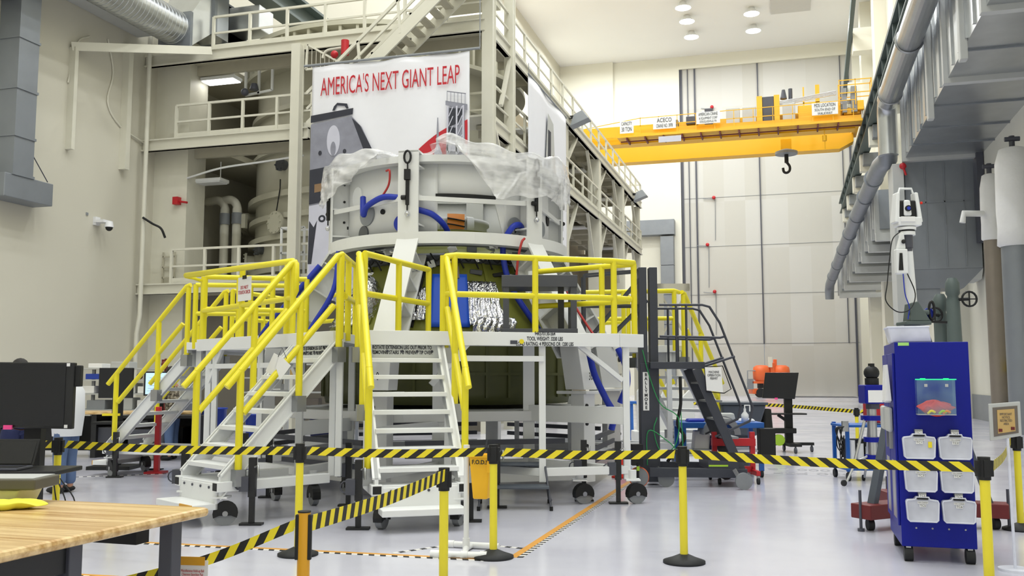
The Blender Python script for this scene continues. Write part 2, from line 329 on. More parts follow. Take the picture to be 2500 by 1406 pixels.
# ================= steel gallery with vacuum chamber =================
GY, GX = 25.8, -8.4
def rail_run(root, a, b, n, hgt=1.1, mids=(.55,), toe=True, w_=.085, mt='cream', step=None):
    """guard rail along a->b standing on height a.z: posts, top rail, mid rail, toe board"""
    a, b = V(a), V(b); g = G()
    g.bar(a+V((0, 0, hgt)), b+V((0, 0, hgt)), .07, .07)
    for m_ in mids: g.bar(a+V((0, 0, m_)), b+V((0, 0, m_)), .05, .06)
    if toe: g.bar(a+V((0, 0, .09)), b+V((0, 0, .09)), .02, .16)
    rl = g.build('guard_rail', mt, root)
    for i in range(n+1):
        p = a.lerp(b, i/n); G().cbox((p.x, p.y, p.z+hgt/2), (w_, w_, hgt)).build('rail_post', mt, root)
    return rl
LEV = [(4.28, 4.62, 'lowest'), (9.02, 9.39, 'middle'), (11.88, 12.25, 'top')]
for zb, zt, nmz in LEV:
    t = thing('gallery_walkway', ((XL-14.4)/2, GY, zb), 'cream steel walkway facing us, %s level of the gallery by left wall' % nmz, 'walkway', 'gallery front walkways', bay=False)
    xe = -14.2 if zt < 10 else GX
    G().box((XL+.02, GY-.06, zb), (xe, GY+.08, zt)).box((XL+.02, GY-.14, zt-.04), (xe, GY+.1, zt)).box((XL+.02, GY-.14, zb), (xe, GY+.1, zb+.04)).build('edge_beam', 'cream', t)
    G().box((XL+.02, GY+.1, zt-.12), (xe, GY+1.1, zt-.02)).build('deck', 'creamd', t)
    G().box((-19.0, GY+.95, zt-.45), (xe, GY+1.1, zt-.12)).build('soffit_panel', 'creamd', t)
    rail_run(t, (-19.05 if zt < 12 else -17.75, GY, zt), (xe+.1, GY, zt), 4 if zt < 10 else 7)
# side walkways running down the hall
for zb, zt, nmz in LEV[1:]:
    t = thing('gallery_walkway', (GX, 42, zb), 'cream steel walkway running down the hall, %s level' % ('middle' if zt < 10 else 'top'), 'walkway', 'gallery side walkways', bay=False)
    G().box((GX-.1, 26.2, zb), (GX+.04, 56.5, zt)).box((GX-.15, 26.2, zt-.04), (GX+.1, 56.5, zt)).box((GX-.15, 26.2, zb), (GX+.1, 56.5, zb+.04)).build('edge_beam', 'cream', t)
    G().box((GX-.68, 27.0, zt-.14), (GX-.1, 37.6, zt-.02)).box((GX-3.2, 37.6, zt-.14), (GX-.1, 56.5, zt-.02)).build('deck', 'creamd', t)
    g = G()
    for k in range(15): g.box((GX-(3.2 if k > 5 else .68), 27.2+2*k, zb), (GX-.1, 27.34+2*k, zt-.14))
    for k in (0, 1): g.box((GX-1.2-1.5*k, 37.7, zb+.05), (GX-1.06-1.5*k, 56.4, zt-.15))
    g.parts('deck_joist', 'creamd', t)
    rail_run(t, (GX, 26.4, zt), (GX, 56.5, zt), 16, toe=True)
    rail_run(t, (GX, 56.45, zt), (GX-2.5, 56.45, zt), 2)
    for k, y in enumerate((36.5, 44.5, 52.2)): G().box((GX-2.2, y, zb-.09), (GX-1.0, y+.75, zb-.02)).build('work_light', 'white2', t)
# columns
COLS = [(-8.32, 25.9, .34, 16, 'front corner column of the gallery beside the banner'), (GX+.02, 28.3, .3, 16, 'second column along the gallery side, behind the corner'), (GX-.2, 36.6, .42, 11.9, 'gallery column hidden low behind the side banner'),
        (GX-.2, 43.2, .55, 11.9, 'gallery column under the middle of the side walkway'), (GX-.2, 49.8, .55, 11.9, 'gallery column third from the far end'), (GX-.2, 56.0, .4, 11.9, 'farthest gallery column by the hangar door'),
        (-14.5, 25.55, .3, 12.0, 'slim column at the left edge of the banner')]
for x, y, s_, h_, lb in COLS:
    t = thing('steel_column', (x, y, 0), 'cream steel I-section '+lb, 'column', 'gallery columns', bay=False)
    G().box((x-s_/2, y-s_/2, 0), (x+s_/2, y-s_/2+.05, h_)).box((x-s_/2, y+s_/2-.05, 0), (x+s_/2, y+s_/2, h_)).box((x-s_/2+.02, y-s_/2+.04, 0), (x+s_/2-.02, y+s_/2-.04, h_-.01)).build('column_shaft', 'cream', t)
    for zt in (11.88, 9.02):   # knee braces under the side walkways
        for d_ in {43.2: (-1, 1), 49.8: (-1, 1), 36.6: (1,), 56.0: (-1,)}.get(y, ()):
            G().bar((x, y, zt-(1.9 if zt > 10 else 2.6)), (x+.1, y+d_*2.2, zt), .13, .13).build('knee_brace', 'cream', t)
# corner bay bracing beside the banner
for i, (a, b) in enumerate((((-8.3, 26.2, 7.2), (-8.4, 28.2, 9.0)), ((-8.3, 26.2, 9.3), (-8.4, 28.2, 7.3)), ((-8.35, 28.2, 11.8), (-8.35, 27.2, 10)))):
    solo(G().bar(a, b, .12, .12), 'cross_brace', 'cream', ['cream brace rising between the two corner columns', 'cream brace falling between the two corner columns', 'short cream brace high beside the second corner column'][i], 'brace', 'corner braces')
t = thing('gallery_landing', (GX-.6, 26.2, 9.4), 'short cream landing with rail between the gallery corner columns', 'landing', bay=False)
G().box((GX-2.0, 26.15, 9.4), (GX-.15, 27.6, 9.46)).build('deck', 'cream', t); rail_run(t, (GX-1.9, 27.5, 9.46), (GX-.3, 27.5, 9.46), 2)
# walls of the bay behind the gallery
struct('wall_bay_front', G().box((XL, 26.4, 0), (-19.0, 26.9, 12.9)), 'cream'); struct('wall_bay_back', G().box((XL, 40, 0), (-12, 40.3, 14)), 'cream'); struct('wall_bay_side', G().box((-19.3, 26.9, 0), (-19.0, 27.4, 12.9)), 'cream')
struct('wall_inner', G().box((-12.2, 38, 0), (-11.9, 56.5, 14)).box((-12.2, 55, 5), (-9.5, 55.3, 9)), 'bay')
for zt in (4.6, 9.35, 12.22): struct('floor_bay_shade', G().box((XL, 26.9, zt-.2), (-18.2, 40, zt)), 'creamd')  # deck strips added to block light from above the bay
struct('wall_shade_front', G().box((-18.6, 26.72, 0), (-8.7, 26.85, 4.27)), 'bay_shade'); struct('wall_shade_side', G().box((-19.9, 28.0, 0), (-19.65, 40, 4.3)), 'bay_shade')  # dark walls added to stand in for the shade of the open lower bay
# vacuum chamber
CX, CY = -14.4, 32.2
t = thing('vacuum_chamber', (CX, CY, 0), 'huge cream cylindrical vacuum chamber behind the gallery and banner', 'vacuum chamber', bay=False)
G().lathe([(4.75, 0), (4.75, 12.2)], (CX, CY, 0), 96).build('shell', 'chamber', t)
for z, r_, h_ in ((1.5, 4.95, .2), (3.6, 4.95, .2), (5.2, 4.98, .16), (6.3, 4.98, .18), (7.0, 4.98, .18), (7.75, 5.02, .2), (9.3, 4.92, .12), (10.7, 4.95, .16), (12.1, 5.25, .14), (13.2, 5.25, .16)):
    G().lathe([(4.7, -h_/2), (r_, -h_/2), (r_, h_/2), (4.7, h_/2)], (CX, CY, z), 96, sm=False).build('flange_ring', 'chamber', t)
g = G()
for k in range(56):
    a = 2*math.pi*k/56; c, s_ = math.cos(a), math.sin(a)
    g.hexa([(CX+4.4*c-.05*s_, CY+4.4*s_+.05*c, 12.15), (CX+5.2*c-.05*s_, CY+5.2*s_+.05*c, 12.15), (CX+5.2*c+.05*s_, CY+5.2*s_-.05*c, 12.15), (CX+4.4*c+.05*s_, CY+4.4*s_-.05*c, 12.15)],
           [(CX+4.4*c-.05*s_, CY+4.4*s_+.05*c, 13.2), (CX+5.2*c-.05*s_, CY+5.2*s_+.05*c, 13.2), (CX+5.2*c+.05*s_, CY+5.2*s_-.05*c, 13.2), (CX+4.4*c+.05*s_, CY+4.4*s_-.05*c, 13.2)])
tag(g.build('stiffener_rib', 'chamber', t), kind='stuff')
G().lathe([(4.5, 12.1), (4.5, 13.3), (4.4, 13.35), (3.4, 13.9), (1.8, 14.3), (0, 14.4)], (CX, CY, 0), 96).build('domed_lid', 'chamber', t)
def port(a, z, r_, d_=.35, m_='chamber', nb=10, nmx='port_flange'):
    a = R(a); c, s_ = math.cos(a), math.sin(a); p = V((CX+4.7*c, CY+4.7*s_, z)); q = p+V((c, s_, 0))*d_
    g = G().cyl(p, q, r_*.8, n=24).cyl(q, q+V((c, s_, 0))*.08, r_, n=24)
    for k in range(nb): e = V((-s_, c, 0))*r_*.86*math.cos(2*math.pi*k/nb)+V((0, 0, 1))*r_*.86*math.sin(2*math.pi*k/nb); g.cyl(q+e+V((c, s_, 0))*.07, q+e+V((c, s_, 0))*.13, .03, n=6)
    g.build(nmx, m_, t)
port(-112, 6.75, .38); port(-129, 6.0, .2, .2, 'capd', 6); port(-150, 5.6, .5, .3); port(-112, 8.75, .22, .2, 'capd', 6); port(-117, 9.9, .12, .15, 'redd', 4); port(-165, 7.3, .45, .7); port(-158, 7.45, .3, .6)
g = G()
for k in range(8): a = R(-160+2.5*k); g.cbox((CX+5.15*math.cos(a), CY+5.15*math.sin(a), 7.15), (.16, .16, .5))
g.parts('clamp_lug', 'chamber', t)
g = G(); g.tube([(CX+5.05*math.cos(R(-112)), CY+5.05*math.sin(R(-112)), 7.15), (CX+5.06*math.cos(R(-110)), CY+5.06*math.sin(R(-110)), 7.9), (CX+5.06*math.cos(R(-110)), CY+5.06*math.sin(R(-110)), 8.2)], .02, 6); g.build('hoist_chain', 'blackm', t)
# bay equipment
for i, (x, lb) in enumerate(((-19.25, 'left of the pair'), (-18.75, 'right of the pair'))):
    t = thing('pipe', (x, 29, 4.6), 'thick cream vertical pipe with grey collar inside gallery bay, %s' % lb, 'pipe', 'pair of cream pipes', bay=False)
    G().tube([(x, 29, 4.6), (x, 29, 7.6)]+arc((x-.35, 29, 7.6), .35, 0, math.pi/2, 6)+[(x-.9, 29.2, 7.95)], .15, 12).build('pipe_run', 'cream', t)
    G().cyl((x, 29, 7.05), (x, 29, 7.45), .19, n=16).build('collar', 'grey', t)
for i, (x, y, z, lb, lit) in enumerate(((-18.4, 27.3, 11.65, 'lit fluorescent fixture under the top walkway', 1), (-18.8, 27.3, 8.15, 'unlit white fixture hanging on rods under the middle walkway', 0))):
    t = thing('fluorescent_light', (x, y, z), lb, 'light fixture', bay=False)
    G().box((x-.55, y-.45, z), (x+.75, y+.1, z+.12)).build('housing', 'white2', t, bevel=.02)
    G().box((x-.5, y-.42, z-.03), (x+.7, y+.06, z)).build('lamp_tube', 'tube' if lit else 'white2', t)
    g = G()
    for k in (-.4, .6): g.cyl((x+k, y-.2, z+.1), (x+k, y-.2, z+(.7 if not lit else .25)), .015, n=6)
    g.build('hanger_rod', 'white2', t)
area('fluorescent_light_glow', (-18.3, 27.1, 11.58), 1.2, 1.5, (1, .97, .88), (0, 0, 0), .3)
t = thing('mirror_frame', (-16.6, 27.2, 11.6), 'white open frame with a lamp hung before the chamber, top level', 'frame', bay=False)
g = G()
for a, b in (((-17.2, 11.0), (-17.2, 11.9)), ((-17.2, 11.9), (-16.2, 11.95)), ((-16.2, 11.95), (-16.2, 11.1)), ((-17.2, 11.0), (-16.2, 11.1)), ((-16.7, 11.0), (-16.7, 11.95))): g.bar((a[0], 26.9, a[1]), (b[0], 26.9, b[1]), .07, .07, (0, 1, 0))
g.build('bracket', 'white2', t); G().cyl((-16.75, 26.7, 11.1), (-16.75, 26.7, 11.3), .15, .1).sphere((-17.1, 26.7, 11.05), .13).build('lamp_head', 'dgrey', t)
solo(G().tube(curve([(-19.02, 26.42, 8.2), (-17.6, 26.2, 8.4), (-16.2, 26.2, 8.5), (-14.6, 26.2, 8.62)], 5), .035, 6), 'conduit', 'white2', 'thin white conduit across the gallery bay below middle level', 'conduit')
solo(G().box((-19.4, 26.2, 7.3), (-19.2, 26.4, 7.55)).tube([(-19.2, 26.3, 7.4), (-18.9, 26.3, 7.35)], .04, 6), 'alarm_bell', 'red', 'small red alarm device on the gallery bay wall', 'alarm')
t = thing('pipe_riser', (-19.9, 25.6, 0), 'tall thin cream drain pipe climbing wall beside the gallery', 'pipe', bay=False)
G().tube([(-20.05, 25.5, 0), (-20.05, 25.5, 3.0), (-19.95, 25.5, 3.6), (-19.95, 25.5, 12.9)], .075, 10).build('pipe_run', 'cream', t)
G().tube(curve([(-19.9, 25.4, 6.75), (-19.6, 25.5, 6.55), (-19.35, 25.6, 6.4), (-19.25, 25.7, 6.1)], 5), .04, 6).build('black_hose', 'blackm', t)
t = thing('caged_ladder', (-19.2, 26.3, 4.6), 'cream wall ladder rungs beside the gallery bay opening', 'ladder', bay=False)
g = G()
for zt in (4.62,):
    for k in (0, 1): g.bar((-19.75+.45*k, 26.3, zt), (-19.75+.45*k, 26.3, zt+1.1), .05, .05)
    for k in range(3): g.bar((-19.75, 26.3, zt+.25+.35*k), (-19.3, 26.3, zt+.25+.35*k), .05, .05)
g.build('rungs', 'creamd', t)
# staircase up the gallery front
t = thing('gallery_stair', (-11, 24.6, 9.4), 'steep cream staircase climbing the gallery front above the banner', 'staircase', bay=False)
S0, S1 = V((-13.3, 24.2, 8.95)), V((-7.6, 24.2, 13.95)); dn = V((0, 1.0, 0))
for k in (0, 1): G().bar(S0+dn*k, S1+dn*k, .06, .34).build('stringer', 'cream', t)
for i in range(19): p = S0.lerp(S1, (i+.6)/19.5); G().box((p.x-.12, 24.22, p.z-.02), (p.x+.14, 25.18, p.z+.04)).build('tread', 'creamd', t)
for k in (0, 1):
    g = G().bar(S0+dn*k+V((-.1, 0, 1.0)), S1+dn*k+V((-.1, 0, 1.0)), .07, .09).bar(S0+dn*k+V((-.1, 0, .52)), S1+dn*k+V((-.1, 0, .52)), .05, .07)
    for i in range(5): p = S0.lerp(S1, (i+.3)/4.6)+dn*k; g.bar(p, p+V((-.1, 0, 1.0)), .07, .07)
    g.build('handrail', 'cream', t)
t = thing('upper_landing', (-9.8, 25, 13.9), 'cream landing plate overhead at the stair top', 'landing', bay=False)
G().box((-10.5, 25.9, 13.4), (-8.6, 28.0, 13.7)).box((-9.2, 24.1, 13.6), (-8.55, 28.0, 14.0)).build('deck', 'cream', t)
t = thing('mesh_gate', (-13.9, 25.4, 11), 'triangular cream mesh gate left above the banner', 'gate', bay=False)
g = G()
for a, b in (((-14.25, 11.2), (-14.2, 12.0)), ((-14.2, 12.0), (-12.9, 11.2)), ((-14.25, 11.2), (-12.9, 11.2))): g.bar((a[0], 25.62, a[1]), (b[0], 25.62, b[1]), .06, .06, (0, 1, 0))
for k in range(8): g.bar((-14.2+.15*k, 25.62, 11.2), (-14.2+.15*k, 25.62, 11.98-.09*k), .015, .015)
g.build('mesh_panel', 'cream', t)
solo(G().tube(arc((-13.2, 25.2, 11.35), .25, math.pi, math.pi/2, 5)+[(-12.6, 25.2, 11.62)], .04, 8), 'grab_rail', 'cream', 'bent cream grab rail at the foot of upper stair', 'rail')
solo(G().cyl((-12.6, 25.0, 11.3), (-12.6, 25.0, 11.75), .12, n=12).sphere((-12.95, 25.0, 11.35), .12), 'valve', 'red', 'red valve above the banner left of the stair', 'valve')
# floodlights clamped to the side walkway
for i, (x, y, z) in enumerate(((GX+.35, 36.9, 12.3), (GX+.35, 53.3, 12.2))):
    t = thing('floodlight', (x, y, z), ['grey square floodlight tilted on the top side walkway, nearer one', 'grey square floodlight at the far end of the top side walkway'][i], 'floodlight', 'gallery floodlights', bay=False)
    G().hexa([(x-.25, y-.3, z-.5), (x+.55, y-.3, z-.2), (x+.55, y+.3, z-.2), (x-.25, y+.3, z-.5)], [(x-.1, y-.15, z+.05), (x+.25, y-.15, z+.2), (x+.25, y+.15, z+.2), (x-.1, y+.15, z+.05)]).build('lamp_housing', 'grey', t, bevel=.03)
    G().box((x-.42, y-.05, z-.1), (x-.1, y+.05, z+.02)).build('clamp', 'blackm', t)
t = thing('access_frame', (-15.0, 26.4, 4.62), 'small white square frame standing on the lowest gallery walkway', 'frame', bay=False)
g = G()
for x in (-15.25, -14.45):
    for y in (26.1, 26.6): g.bar((x, y, 4.62), (x, y, 6.3), .06, .06)
for z in (6.3, 5.5): g.bar((-15.25, 26.1, z), (-14.45, 26.1, z), .06, .06).bar((-15.25, 26.6, z), (-14.45, 26.6, z), .06, .06).bar((-15.25, 26.1, z), (-15.25, 26.6, z), .06, .06)
g.build('frame_tube', 'white2', t)
# ---- front banner ----
KB = .962
class GB(G):
    def __init__(s): super().__init__(); s.x = lambda p: V((p[0]*KB, p[1]*KB, 1.58+(p[2]-1.58)*KB))
t = thing('banner', (-10.7, 24.05, 3.6), 'tall printed banner with red lettering, spacecraft and launch tower pictures', 'banner', bay=False)
def bw(u, v):  # soft ripples near the top hem
    x = -13.68+(-8.62+13.68)*u; z = 3.7+(11.04-3.7)*v
    zz = z - (.018*math.sin(u*30)+.035*abs(math.sin(u*11)))*max(0, (v-.8)/.2)
    return (x, 25.0+.03*math.sin(u*13+v*3)*(.4+.6*v), zz)
GB().grid(bw, 60, 40).build('fabric', 'banner', t, solid=.012)
GB().cyl((-13.95, 24.98, 11.07), (-8.3, 24.98, 11.07), .04, n=8).cyl((-8.3, 24.98, 11.07), (-8.3, 24.98, 15), .015, n=6).build('hanging_rod', 'grey', t)
YP = 24.93
def flat(pts, m_, nmx, lay=0, par=t, y=None):
    if max(p[0] for p in pts) < -11.0 and min(p[0] for p in pts) < -11.5: pts = [(-13.66+(x+13.66)*1.08, max(3.74, z-.24)) for x, z in pts]
    return GB().prism(pts, (0, (YP if y is None else y)-.006*lay, 0), (1, 0, 0), (0, 0, 1), (0, .004, 0)).build(nmx, m_, par)
def ell(cx_, cz, rx, rz, n=24): return [(cx_+rx*math.cos(2*math.pi*i/n), cz+rz*math.sin(2*math.pi*i/n)) for i in range(n)]
text("AMERICA'S NEXT GIANT LEAP", .77, (-11.12*KB, (YP-.012)*KB, 1.58+8.73*KB), (1, 0, 0), (0, 0, 1), t, 'printr', sx=.414, name='headline')
flat([(-13.66, 9.45), (-12.42, 9.62), (-12.1, 9.25), (-11.2, 7.3), (-11.2, 3.75), (-13.66, 3.75)], 'pgrey', 'capsule_picture')
flat([(-13.66, 9.5), (-12.38, 9.66), (-12.36, 9.85), (-13.66, 9.72)], 'pdark', 'capsule_collar', 1)
flat([(-12.4, 9.55), (-12.15, 9.3), (-11.2, 7.4), (-11.2, 6.9), (-11.6, 7.4)], 'pdark', 'capsule_shade', 1)
flat([(-13.66, 8.05), (-12.45, 8.2), (-12.2, 7.35), (-12.3, 7.2), (-13.66, 7.0)], 'pdark', 'window_band_picture', 2)
flat([(-13.5, 7.35), (-13.1, 7.4), (-13.1, 7.65), (-13.5, 7.6)], 'pbrown', 'window_picture', 3); flat([(-12.9, 7.4), (-12.5, 7.5), (-12.55, 7.75), (-12.85, 7.7)], 'pbrown', 'window_picture', 3)
flat([(-11.95, 7.5), (-11.65, 7.5), (-11.75, 7.85), (-12.0, 7.85)], 'plight', 'window_picture', 3); flat([(-11.9, 7.52), (-11.7, 7.52), (-11.8, 7.8), (-11.95, 7.8)], 'pdark', 'window_picture', 4)
flat(ell(-12.95, 8.9, .2, .47), 'plight', 'thruster_cowl_picture', 2); flat(ell(-12.95, 8.65, .08, .22), 'pgrey', 'thruster_cowl_picture', 3)
for x in (-13.35, -12.6): flat(ell(x, 8.55, .05, .07), 'pdark', 'vent_picture', 3)
flat([(-13.66, 6.95), (-12.3, 7.15), (-11.3, 6.9), (-11.3, 3.75), (-13.66, 3.75)], 'plight', 'hull_picture', 2)
for x in (-13.25, -12.8): flat(ell(x, 6.55, .11, .11), 'pdark', 'porthole_picture', 3); flat(ell(x, 6.55, .05, .05), 'plight', 'porthole_picture', 4)
flat([(-13.64, 6.5), (-13.5, 6.3), (-13.4, 6.5), (-13.55, 5.2), (-13.66, 5.2)], 'pdark', 'strut_picture', 3)
flat([(-13.6, 5.15), (-11.3, 5.15), (-11.3, 4.75), (-13.6, 4.6)], 'plav', 'stripe_picture', 3)
for k in range(6): flat([(-13.5+.32*k, 4.6), (-13.42+.32*k, 4.6), (-13.42+.32*k, 3.75), (-13.5+.32*k, 3.75)], 'pgrey', 'grille_picture', 3)
for x, z in ((-12.95, 4.25), (-12.95, 4.02), (-12.55, 4.3), (-12.55, 4.07)): flat(ell(x, z, .17, .08), 'pdark', 'bracket_picture', 4)
flat([(-12.5, 9.85), (-12.55, 10.0), (-12.85, 10.05), (-12.95, 9.95), (-13.0, 9.82), (-12.93, 9.82), (-12.85, 9.97), (-12.62, 9.93), (-12.56, 9.84)], 'pdark', 'docking_arm_picture', 2)
flat([(-11.35, 7.0)]+[(-11.35+2.6*s_, 7.0+1.95*math.sin(s_*1.45)) for s_ in [k/14 for k in range(15)]]+[(-8.65, 8.98), (-8.65, 7.0)], 'printr', 'red_swoosh', 1)
flat([(-9.75, 7.0), (-9.7, 7.9), (-9.6, 8.3), (-9.57, 9.1), (-9.545, 9.1), (-9.51, 8.3), (-9.35, 7.85), (-9.3, 7.0)], 'plight', 'rocket_picture', 2)
flat([(-9.6, 8.3), (-9.57, 9.1), (-9.545, 9.1), (-9.51, 8.3)], 'pgrey', 'rocket_picture', 3)
flat([(-9.25, 7.6), (-9.25, 9.3), (-9.15, 9.5), (-8.75, 9.4), (-8.7, 7.6)], 'pgrey', 'tower_picture', 2)
flat([(-9.32, 9.45), (-8.65, 9.25), (-8.65, 9.42), (-9.32, 9.58)], 'pgrey', 'tower_deck_picture', 3); flat([(-9.25, 8.2), (-8.95, 8.2), (-8.95, 8.75), (-9.25, 8.8)], 'pdark', 'tower_picture', 3)
flat([(-9.2, 8.8), (-8.9, 8.9), (-8.75, 9.3), (-9.2, 9.35)], 'pdark', 'tower_picture', 3); flat([(-9.3, 8.1), (-8.65, 8.0), (-8.65, 8.25), (-9.25, 8.35)], 'plight', 'tower_deck_picture', 4)
for k in range(6): flat([(-9.28+.11*k, 9.55-.025*k), (-9.265+.11*k, 9.55-.025*k), (-9.265+.11*k, 9.85-.02*k), (-9.28+.11*k, 9.85-.02*k)], 'pgrey', 'tower_railing_picture', 3)
flat([(-9.28, 9.84), (-8.7, 9.72), (-8.7, 9.75), (-9.28, 9.87)], 'pgrey', 'tower_railing_picture', 3)
for x in (-9.28, -9.0, -8.8): flat([(x, 7.6), (x+.05, 7.6), (x+.05, 9.4), (x, 9.4)], 'plight', 'tower_mast_picture', 4)
for x0 in (-9.23, -8.95):
    for k in range(6): flat([(x0, 7.7+.28*k), (x0+.03, 7.7+.28*k), (x0+.16, 7.98+.28*k), (x0+.13, 7.98+.28*k)], 'plight', 'tower_truss_picture', 5)
# ---- side banner, hung from the top side walkway ----
t = thing('banner', (-7.9, 33, 6), 'side banner with a grey rocket picture hanging along the gallery', 'banner', bay=False)
G().grid(lambda u, v: (-8.22+.03*math.sin(u*9), 29.95+5.6*u, 5.2+(11.85-5.2)*v), 24, 20).build('fabric', 'banner', t, solid=.012)
G().cyl((-8.2, 29.9, 11.87), (-8.2, 35.6, 11.87), .03, n=8).cyl((-8.2, 29.95, 11.87), (-8.2, 29.95, 12.25), .012, n=6).cyl((-8.2, 33, 11.87), (-8.2, 33, 12.25), .012, n=6).build('hanging_rod', 'grey', t)
def sflat(pts, m_, nmx, lay=0): return G().prism(pts, (-8.17+.006*lay, 0, 0), (0, 1, 0), (0, 0, 1), (.004, 0, 0)).build(nmx, m_, t)
sflat([(31.6, 5.4), (31.9, 8), (32.3, 10.2), (32.5, 11.2), (33.3, 11.0), (33.6, 9), (34.3, 5.4)], 'lgrey', 'rocket_picture')
sflat([(33.1, 5.4), (33.2, 9.8), (33.5, 9.8), (34.5, 5.4)], 'pbrown', 'booster_picture', 1); sflat([(32.2, 5.4), (32.5, 10.6), (32.9, 10.6), (32.8, 5.4)], 'pdark', 'rocket_shade_picture', 1)
for k in range(4): sflat([(32.0, 6.2+.9*k), (32.45, 6.3+.9*k), (32.4, 6.8+.9*k), (32.1, 6.7+.9*k)], 'pgrey', 'panel_picture', 2)
# ================= left wall services =================
t = thing('air_duct', (-19.95, 20.0, 6.3), 'tall galvanised vertical duct with side outlet on the left wall', 'duct', bay=False)
for z0, z1 in ((7.0, 8.05), (8.05, 9.35), (9.35, 10.75), (10.75, 13.8)): G().box((-20.28, 19.75, z0+.015), (-19.6, 20.45, z1-.015)).build('duct_section', 'galvd', t)
g = G()
for z in (7.0, 8.05, 9.35, 10.75): g.box((-20.3, 19.72, z-.035), (-19.57, 20.48, z+.035))
g.parts('joint_flange', 'galvd', t)
G().box((-20.28, 19.5, 6.35), (-19.6, 21.2, 6.98)).build('outlet_box', 'galvd', t, bevel=.02)
g = G().box((-20.2, 21.2, 6.42), (-19.68, 21.23, 6.92))
for k in range(7): g.box((-20.2, 21.22, 6.46+.07*k), (-19.68, 21.26, 6.48+.07*k))
g.build('outlet_grille', 'blackm', t); G().bar((-19.62, 20.45, 7.6), (-19.62, 21.0, 7.0), .02, .02).build('brace_rod', 'dgrey', t)
t = thing('spiral_duct', (-18.75, 22, 12.2), 'big round ribbed duct hanging high by the left wall', 'duct', bay=False)
G().cyl((-18.75, 16, 12.85), (-18.75, 25.2, 12.85), .56, n=28).build('duct_pipe', 'galv', t)
g = G()
for k in range(50): g.tube([(-18.75+.565*math.cos(a), 16.2+.18*k, 12.85+.565*math.sin(a)) for a in [2*math.pi*j/20 for j in range(20)]], .013, 4, closed=True)
tag(g.build('spiral_seam', 'galv', t), kind='stuff')
G().hexa([(-19.3, 25.2, 12.2), (-18.2, 25.2, 12.2), (-18.0, 26.1, 12.95), (-19.5, 26.1, 12.95)], [(-19.3, 25.2, 13.3), (-18.2, 25.2, 13.3), (-18.0, 26.1, 14.7), (-19.5, 26.1, 14.7)]).box((-19.5, 26.1, 12.95), (-18.0, 27.0, 14.7)).build('transition_box', 'galv', t)
G().box((-19.6, 26.05, 12.92), (-17.9, 26.2, 14.8)).box((-19.35, 25.12, 12.15), (-18.15, 25.25, 13.35)).parts('duct_flange', 'galvd', t)
t = thing('square_duct', (-16.8, 29, 13), 'galvanised square duct behind the gallery rail, top left', 'duct', bay=False)
G().box((-19.7, 27.25, 13.0), (-18.2, 28.4, 14.4)).box((-18.2, 27.3, 13.45), (-17.0, 28.2, 14.3)).build('duct_section', 'galv', t, bevel=.02)
G().box((-18.4, 27.22, 12.55), (-18.2, 28.45, 14.45)).build('duct_flange', 'galvd', t)
solo(G().box((-20.28, 18.6, 12.75), (-19.4, 25.3, 12.9)), 'light_soffit', 'lgrey', 'grey soffit ledge along the top of left wall', 'ledge')
t = thing('bracket_beam', (-19.6, 24.3, 12), 'cream bracket beam with tapering wall arm near the top left', 'beam', bay=False)
G().bar((-20.2, 22.3, 11.4), (-17.6, 25.5, 12.1), .06, .26).build('beam', 'cream', t); G().bar((-20.2, 22.4, 11.4), (-20.2, 22.4, 8.3), .25, .14).build('wall_arm', 'cream', t)
solo(G().bar((-20.2, 24.75, 12.3), (-20.2, 24.75, 8.2), .3, .2), 'wall_strut', 'cream', 'tapering cream steel strut on left wall beside the gallery', 'strut')
t = thing('crane_beam', (-15, 28, 15), 'dark green crane beam crossing above the gallery, top left', 'beam', bay=False)
G().box((-17.6, 24, 15.4), (-16.8, 44, 15.5)).box((-17.25, 24, 14.7), (-17.15, 44, 15.4)).box((-17.6, 24, 14.6), (-16.8, 44, 14.7)).build('girder', 'teal', t)
t = thing('security_camera', (-20.2, 23.8, 6.3), 'white dome security camera on the left wall', 'camera', bay=False)
G().box((-20.3, 23.62, 6.25), (-20.2, 23.82, 6.5)).box((-20.25, 23.6, 6.32), (-19.9, 23.9, 6.4)).cyl((-19.85, 23.8, 6.18), (-19.85, 23.8, 6.36), .14, .1).build('mount', 'camera', t)
G().sphere((-19.85, 23.8, 6.17), .11).build('dome', 'blackm', t); G().box((-20.3, 23.3, 6.5), (-20.27, 23.38, 6.58)).build('wall_sensor', 'grey', t)
for i, pts in enumerate((((-20.27, 23.1, 12.0), (-20.27, 22.6, 11.6), (-20.27, 22.3, 10.3)), ((-20.27, 23.9, 12.2), (-20.27, 24.2, 11.2), (-20.27, 24.0, 10.2), (-20.27, 24.6, 9.6), (-20.2, 25.7, 9.3)))):
    solo(G().tube(curve(pts, 5), .03, 6), 'wall_conduit', 'cream', ['thin conduit curving on left wall behind the bracket beam', 'long bent conduit across left wall to the gallery'][i], 'conduit')
solo(G().box((-20.25, 18.3, 11.6), (-19.6, 19.35, 12.3)), 'speaker_box', 'blackm', 'black box at the very top left corner of left wall', 'speaker', bevel=.03)
